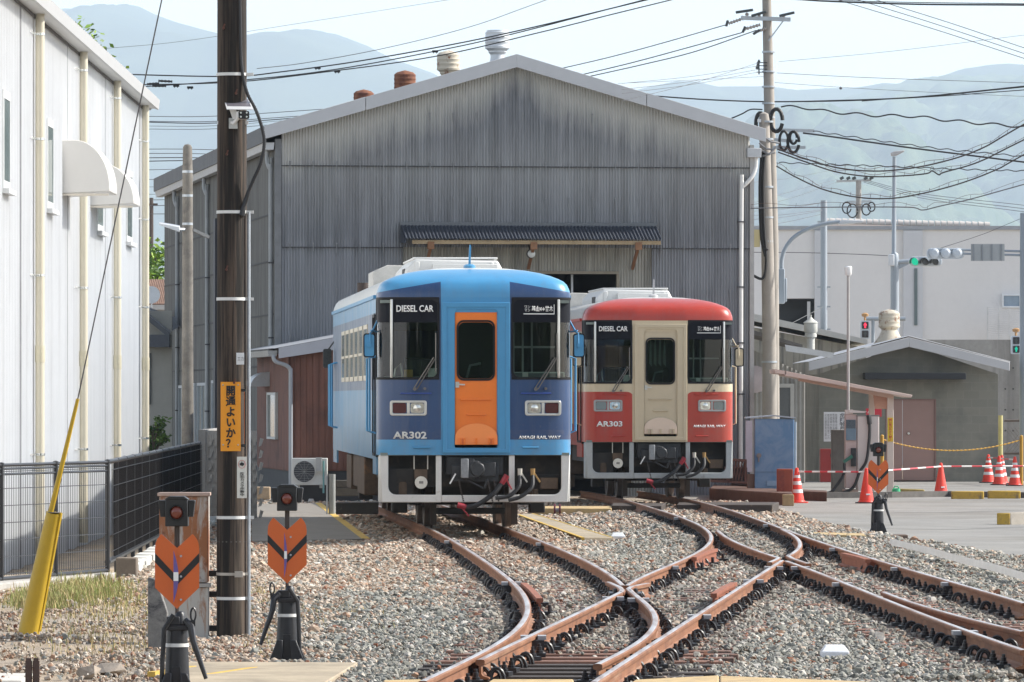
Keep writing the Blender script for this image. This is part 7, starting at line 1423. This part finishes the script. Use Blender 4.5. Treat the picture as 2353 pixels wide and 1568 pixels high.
T=thing('street_pole','short grey bracket pole carrying the red pedestrian light','pole',(X(2006,166),166,-.25)); mb=MB(); mb.cyl((0,0,0),(0,0,Z(733,166)+.25),.05,n=10); mb.tube([(-.25,0,Z(733,166)+.25),(.9,0,Z(733,166)+.25)],.06,8); mb.build('shaft',gp,T)
DZ=260; T=thing('utility_pole','distant concrete pole with crossarms above the white building','pole',(X(1973,DZ),DZ,-.25)); z_=lambda v:Z(v,DZ)+.25; k=lambda u:X(u,DZ)-T.location.x
mb=MB(); mb.cyl((0,0,0),(0,0,z_(415)),.16,.12,12); mb.build('shaft',M('far_pole',(.30,.29,.28),.8),T); mb=MB(); mb.bar((k(1922),0,z_(417)),(k(2002),0,z_(414)),.12,.1); mb.bar((k(1945),0,z_(465)),(k(2002),0,z_(463)),.1,.1); mb.build('crossarm',steel,T)
for u in (1930,1945,1958,1985,1998): mb=MB(); mb.bar((k(u),-.1,z_(412)),(k(u+8),-.1,z_(408)),.14,.12); mb.build('insulator_cover',ins,T)
for u,v,r in ((1945,478,10),(1958,485,12),(1990,482,10),(2002,476,8)): mb=MB(); s=DZ/F; mb.tube([(k(u)+r*s*math.cos(a),-.2,z_(v)+r*1.3*s*math.sin(a)) for a in np.linspace(0,6.1,14)],.03,5); mb.build('cable_loop',rubber,T)
# ------------------------------------------------------------------ overhead cables
cabm=M('cable_black',(.020,.022,.026),.6,var=.2); cabg=M('cable_grey',(.10,.10,.11),.6,var=.2); cabw=M('cable_whitish',(.42,.42,.41),.5)
def cable(label,pts,d,px=2.4,mat=None,wav=0,beads=0,group=None,d2=None):
    pts=list(pts)
    for end in (-1,0):            # cables that leave the picture run on past its edge
        (a,b_),(c,e)=(pts[-1],pts[-2]) if end else (pts[0],pts[1])
        if a>=2340 or b_<=12:
            m=500/max(1,math.hypot(a-c,b_-e)); q=(a+(a-c)*m,b_+(b_-e)*m)
            if end: pts.append(q)
            else: pts.insert(0,q)
    d,d2=[q+17 if 113<=q<=121.7 and not label.startswith(('upper power','middle power','lower power')) else q for q in (d,d2 or d)]; u0,u1=pts[0][0],pts[-1][0]; q=[]
    for u,v in pts:
        dd=d+(d2-d)*((u-u0)/(u1-u0) if u1!=u0 else 0); q.append(P(u,v,dd))
    q=spline(q,8) if len(pts)>2 else [q[0].lerp(q[1],i/8)-Vector((0,0,.06*math.sin(math.pi*i/8))) for i in range(9)]
    r=px/2*d/F; T=thing('overhead_cable',label,'cable',q[0],0,group); q=[p-T.location for p in q]
    if wav:
        qq=[]
        for i,(a,b_) in enumerate(zip(q[:-1],q[1:])):
            for k in range(6): t=k/6; p=a.lerp(b_,t); L_=(p-q[0]).length; qq.append(p+Vector((0,math.cos(L_*6/wav)*wav*.03,math.sin(L_*9/wav)*wav*.028)))
        q=qq+[q[-1]]
    mb=MB(); mb.tube(q,r,6); mb.build('strand',mat or cabm,T)
    if beads:
        mb=MB(); mes=[p+Vector((0,0,.10)) for p in q]; mb.tube([p+Vector((0,0,.07+.03*math.sin(i*.7))) for i,p in enumerate(q)],r*.35,5); mb.build('messenger_wire',M('messenger_rust',(.13,.075,.06),.7),T)
        mb=MB()
        L_=0; nxt=0
        for a,b_ in zip(q[:-1],q[1:]):
            s=(b_-a).length
            while nxt<L_+s:
                p=a.lerp(b_,(nxt-L_)/s); mb.tube([p+Vector((0,0,-r*1.3)),p+Vector((.02,-r,r)),p+Vector((.03,0,.09))],r*.45,4); nxt+=beads
            L_+=s
        mb.build('hanger_ring',cabg,T)
    return T
g='power cables crossing above the train shed'
cable('upper power cable from the white building across the hill to the top edge',[(240,170),(520,176),(650,165),(860,135),(1150,80),(1495,-2)],122,3.0,group=g)
cable('middle power cable with sleeves crossing before the left vent',[(240,196),(520,190),(730,168),(1000,130),(1240,75),(1400,35),(1510,8)],122,2.6,group=g)
cable('lower power cable passing under the pale vent towards the top edge',[(240,205),(560,184),(770,160),(1000,118),(1180,78),(1480,0)],122.6,2.6,group=g)
cable('thin cable rising from the hill to the top right of the pale vent',[(590,158),(700,145),(880,112),(1080,62),(1250,2)],130,1.5,cabg)
cable('very thin wire from the white building eave to the top edge',[(240,112),(420,95),(700,52),(1030,0)],130,.9,cabg)
for u,v in ((730,155),(775,163),(1000,117),(405,196),(437,200)):
    T=thing('cable_clamp','small black clamp on a power cable before the hills','clamp',P(u,v,122),0,'small clamps on the power cables'); mb=MB(); s=122/F; mb.bx(-7*s,7*s,-.03,.03,-4*s,1*s); mb.bx(-5*s,-3*s,-.03,.03,-6*s,0); mb.bx(2*s,4*s,-.03,.03,-6*s,0); mb.build('clamp',cabm,T)
for u,v,du_,dv in ((380,187,16,-2),(352,193,14,2),(366,198,16,0)):
    T=thing('cable_sleeve','dark ribbed sleeve on a cable at the white building corner','sleeve',P(u,v,121.5),0,'ribbed sleeves beside the white building'); mb=MB(); s=121.5/F; n=8
    mb.tube([(du_*2*s*(i/n-.5),0,dv*s*(i/n-.5)) for i in range(n+1)],[s*(2.2 if i%2 else 3.2) for i in range(n+1)],7); mb.build('sleeve',cabm,T)
cable('left power cable from the tall concrete pole, uppermost',[(1280,160),(1400,132),(1520,100),(1666,58)],119,2.0,group='power cables left of the tall pole',d2=117.5)
cable('left power cable from the tall concrete pole, middle one',[(1320,176),(1450,145),(1580,110),(1706,75)],119,2.2,group='power cables left of the tall pole',d2=117.5)
cable('left power cable from the tall concrete pole, lowest and twisted',[(1355,176),(1480,148),(1600,118),(1738,70)],119,2.2,group='power cables left of the tall pole',d2=117.5)
for i,(a,b_) in enumerate(((192,152),(206,160),(215,166),(232,145))):
    cable(('topmost','second','third','steep crossing')[i]+' thin wire between the hills and the tall pole bracket',[(1430,a),(1590,(a+b_)/2+4),(1742,b_)],125,1.1,cabg,d2=118)
cable('faint thin wire just above the right verge of the shed',[(1420,192),(1600,184),(1760,176)],150,.8,cabg)
cable('black twisted cable from the shed roof past both poles to the right',[(1490,220),(1620,229),(1760,234),(1900,232),(2100,224),(2353,200)],121,3.2)
cable('second black cable just under the twisted one at right',[(1760,235),(1950,232),(2150,222),(2353,207)],121.5,2.2)
cable('upper black cable of the right hand trio reaching the frame',[(1980,233),(2150,219),(2353,198)],120,1.8)
cable('heavy black cable along the top right edge',[(1820,-2),(1900,3),(2100,10),(2353,12)],116,4)
cable('black cable just above the heavy one in the top right corner',[(1850,-3),(2050,5),(2353,9)],116.5,2)
for i,(u,a,b_) in enumerate(((1925,0,136),(1965,-2,125),(2000,-4,112))): cable(('lowest','middle','uppermost')[i]+' of three wires slanting down to the right edge',[(u,a),((u+2353)/2,(a+b_)/2-3),(2370,b_+4)],118,1.7,cabg)
cable('hair thin wire rising to the right across the white sky',[(1790,142),(2050,118),(2353,81)],140,.9,cabg)
cable('thin wire with fine twist above the green ridge',[(1785,168),(2000,179),(2353,191)],135,1.2,cabg)
cable('thin wire fading over the far ridge to the right',[(1780,190),(1950,202),(2150,213),(2353,222)],138,.9,cabg)
T=thing('cable_clamp','small grey knob on the thin wire over the far ridge','clamp',P(1932,203,137.9)); mb=MB(); mb.lathe([(.02,-.03),(.04,0),(.02,.03)],n=8); mb.build('knob',cabg,T)
cable('wavy black spiral cable from the pole loop to the right edge',[(1795,246),(1840,247),(1900,256),(2000,265),(2100,268),(2200,279),(2353,292)],117,3.4,wav=1.1)
cable('short thick cable from shed roof up to the pole loop',[(1675,275),(1705,262),(1725,252),(1752,252)],116,3.2)
cable('straight thick black cable sloping down to the right edge',[(1845,306),(1900,313),(2100,341),(2353,373)],115.5,4)
cable('twisted thin cable above the straight thick one at right',[(1868,302),(1980,318),(2150,341),(2353,360)],116,2.2,wav=.6)
cable('upper heavy sagging cable with hanger rings',[(1786,343),(1850,365),(1920,385),(1990,393),(2060,391),(2150,376),(2250,344),(2360,282)],115,3.4,M('cable_brown_black',(.045,.033,.030),.6),beads=.22)
cable('middle heavy sagging cable with a kink near the right edge',[(1788,350),(1850,372),(1920,395),(2000,406),(2080,404),(2130,399),(2142,393),(2158,402),(2170,396),(2250,372),(2360,318)],115.4,3.2,M('cable_brown_black',(.045,.033,.030),.6),beads=.22)
cable('lower heavy sagging cable hanging before the far pole',[(1784,382),(1830,408),(1890,435),(1960,452),(2030,457),(2100,449),(2200,424),(2290,390),(2360,352)],115.2,3.2,M('cable_brown_black',(.045,.033,.030),.6),beads=.22)
cable('pale then dark cable running level and rising to the right edge',[(1725,479),(1850,477),(2000,476),(2095,477),(2120,483),(2160,474),(2230,458),(2353,424)],122,2.6,cabg,beads=.45)
cable('straight pale wire level across the poles above the white building',[(1725,478.5),(2000,476),(2100,475.5)],121.5,1.8,cabw)
cable('dark twisted cable from the tall pole level with the lamp head',[(1790,374),(1900,378),(2050,383),(2200,389),(2353,393)],130,2.2,wav=.5)
cable('thin wire rising to the left of the far pole crossarm',[(1720,470),(1820,440),(1925,412)],150,1.1,cabg,d2=240); cable('second thin wire to the left side of the far pole',[(1720,480),(1830,452),(1935,414)],150,1.1,cabg,d2=240); cable('third thin wire from the shed corner up to the far pole',[(1720,420),(1800,412),(1910,392)],150,1.0,cabg,d2=240)
for i,(a,b_) in enumerate(((413,472),(416,480),(419,487))): cable(('upper','middle','lower')[i]+' thin wire sagging from the far pole down to the right',[(1985,a),(2120,(a+b_)/2+3),(2353,b_)],240,1.2,cabg,d2=200)
for i,(a,b_) in enumerate(((495,490),(505,492),(522,500),(486,474))): cable(('first','second','third','fourth')[i]+' short service wire between shed pipe and street pole',[(1718,a),(1800,(a+b_)/2+1),(1890,b_-8)],140,1.2,cabg,d2=165)
cable('level black wire across the white building to the signal box',[(1720,580),(1850,581),(1980,585),(2040,588)],168,1.7,cabg); cable('thin wire from the right mast down over the white building wall',[(2352,500),(2260,538),(2160,571)],152,1.2,cabg)
cable('thin wire slanting over the dark window of the white building',[(1800,753),(1850,727),(1892,705)],160,1.2,cabw)
# wires in the gap beside the wooden pole
for i,(a,b_,c_) in enumerate(((268,267,250),(279,279,262),(281,283,266),(290,289,268),(297,296,275))): cable(('highest','second','third','fourth','fifth')[i]+' level wire of the upper group left of the shed',[(330,a),(500,b_),(760,c_)],150,(1.5,1.6,2.2,1.0,1.2)[i],cabg)
for i,(a,b_) in enumerate(((343,345),(353,355),(363,364),(371,370),(391,389),(413,412),(430,431),(447,448),(460,460),(473,474),(492,494))): cable(('topmost','second','third','fourth','fifth','sixth','seventh','eighth','ninth','tenth','lowest')[i]+' level wire of the lower group left of the shed',[(330,a),(420,(a+b_)/2-1),(510,b_)],160,(1.6,1.6,2.2,2.2,1.4,1.2,1,1,1.4,1.6,1.6)[i],cabg)
# ------------------------------------------------------------------ houses and trees in the narrow gap, and the tree behind the white building
def tree(label,p,h,r,seed,n=1500,leaf=.09,trunk=.12,crown0=.35,cols=None):
    rd=random.Random(seed); T=thing('tree',label,'tree',p); mb=MB(); mb.tube([(0,0,-.1),(.05,0,h*.3),(-.03,.05,h*.6),(0,0,h*.9)],[trunk,trunk*.8,trunk*.5,trunk*.15],8); ctr=[]
    for k in range(16):
        a=rd.uniform(0,6.28); z=h*rd.uniform(crown0,.95); rr=r*rd.uniform(.3,.95)*(1-.5*abs((z/h-.62)/.4)); c=Vector((rr*math.cos(a),rr*math.sin(a),z)); ctr.append(c); mb.tube([(0,0,z*.7),c*.6+Vector((0,0,z*.3)),c],[trunk*.4,trunk*.25,trunk*.08],5)
    mb.build('trunk',M('bark',(.10,.075,.055),.9,var=.3,scale=6),T); mb=MB(); cols=cols or [M('leaf_dark',(.035,.075,.018),.6,var=.3),M('leaf_mid',(.08,.15,.03),.6,var=.3),M('leaf_light',(.16,.25,.05),.6,var=.2)]
    for _ in range(n):
        c=ctr[rd.randrange(len(ctr))]; d_=Vector((rd.gauss(0,1),rd.gauss(0,1),rd.gauss(0,.7)))*r*.22; p_=c+d_; a=Vector((rd.uniform(-1,1),rd.uniform(-1,1),rd.uniform(-.6,.6))).normalized()*leaf*rd.uniform(.6,1.3); b_=a.cross(Vector((rd.uniform(-1,1),rd.uniform(-1,1),rd.uniform(-1,1)))).normalized()*leaf*.5
        mb.cur=rd.choices((0,1,2),(2,4,3))[0]; mb.add([p_-a,p_+b_,p_+a,p_-b_],[(0,1,2,3)])
    mb.build('crown',cols,T,smooth=0,fix=False); return T
bright=[M('leaf_spring_dark',(.06,.12,.015),.6,var=.3),M('leaf_spring',(.13,.24,.02),.55,var=.25),M('leaf_spring_light',(.24,.36,.04),.55,var=.2)]
tree('bright green leafy tree showing above the white building roof',(X(112,108),108,-.25),9.25,1.05,5,9000,.075,.14,.6,bright)
tree('light green tree in the gap left of the shed',(X(352,185),185,-.25),6.9,1.5,6,2600,.12,.16,.35,bright)
tree('darker green tree behind the light green one in the gap',(X(372,215),215,-.25),6.0,2.2,8,2600,.14,.16,.3)
D_=176; T=at('tiled_house','house with brown tiled roof seen in the gap left of the shed','house',358,760,D_); k=lambda u:X(u,D_)-T.location.x; zz=lambda v:Z(v,D_)-T.location.z
mb=MB()
for i in range(16): u=325+i*4.2; mb.tube([(k(u),0,zz(700)),(k(u+1.5),2.5,zz(640))],.03,6)
rows=[[(k(318),0,zz(702)),(k(392),0,zz(702))],[(k(318),2.6,zz(640)),(k(392),2.6,zz(640))]]; mb.grid(rows); mb.build('roof',M('roof_tile_red_brown',(.20,.12,.085),.8,var=.25,scale=3),T,fix=False)
mb=MB(); mb.bx(k(318),k(392),.4,.5,-4,zz(700)); mb.build('wall',M('house_wall_grey',(.34,.34,.33),.8,var=.1),T); mb=MB(); mb.bx(k(318),k(392),-.1,.1,zz(712),zz(701)); mb.build('eave',M('house_eave',(.42,.42,.41),.6),T)
D_=150; T=at('grey_house','house with grey gable roof and pale wall in the gap','house',360,900,D_); k=lambda u:X(u,D_)-T.location.x; zz=lambda v:Z(v,D_)-T.location.z
mb=MB(); mb.prism([(k(300),zz(690)),(k(392),zz(765)),(k(392),zz(778)),(k(300),zz(704))],-.5,-.3); mb.build('barge_board',M('barge_slate',(.10,.11,.125),.6),T); mb=MB(); mb.add([(k(300),-.4,zz(690)),(k(392),-.4,zz(765)),(k(410),4,zz(735)),(k(330),4,zz(705))],[(0,1,2,3)]); mb.build('roof',M('roof_grey_ribbed',(.30,.31,.33),.6),T,fix=False)
mb=MB(); mb.bx(k(300),k(395),0,.2,-3,zz(715)); mb.build('wall',M('house_wall_cream',(.40,.39,.35),.8,var=.08),T); mb=MB(); mb.bx(k(330),k(392),-.6,.0,zz(798),zz(770)); mb.build('porch_roof',M('porch_slate',(.09,.10,.12),.6),T); mb=MB(); mb.bx(k(336),k(347),-.04,0,zz(930),zz(812)); mb.build('window',M('house_glass_dark',(.06,.07,.075),.3),T)
T=at('satellite_dish','small pale satellite dish on the roof in the gap','satellite dish',348,678,170); mb=MB(); mb.lathe([(.02,.06),(.17,.02),(.24,-.04),(.25,-.05)],(0,0,0),18,'y'); mb.build('dish',M('dish_pale',(.5,.56,.62),.5),T); mb=MB(); mb.cyl((0,.05,-.6),(0,.05,.0),.02,n=8); mb.build('stem',steel,T)
tree('low dark shrub behind the fence in the gap',(X(353,128),128,-.25),1.7,.3,12,900,.06,.04,.1)
tree('shrub with dark leaves left of the grey house',(X(347,135),135,-.25),1.6,.35,13,900,.06,.04,.1)
T=thing('garden_fence','pale low garden fence in the gap before the grey house','fence',(X(357,118),118,-.25)); mb=MB()
for i in range(9): mb.bx(-.42+i*.1,-.40+i*.1,0,.02,0,1.0)
for z in (.3,.65,.98): mb.bx(-.45,.45,-.01,.03,z,z+.04)
mb.build('pickets',M('fence_pale_grey',(.36,.36,.34),.7),T)
D_=210; T=at('utility_pole','thin far wooden pole with crossarm in the gap','pole',348,700,D_); mb=MB(); mb.cyl((0,0,-4),(0,0,Z(455,D_)-Z(700,D_)),.09,.07,8); mb.bar((-.22,0,Z(470,D_)-Z(700,D_)),(.22,0,Z(470,D_)-Z(700,D_)),.07,.07); mb.build('shaft',M('far_wood_pole',(.09,.07,.06),.8),T)
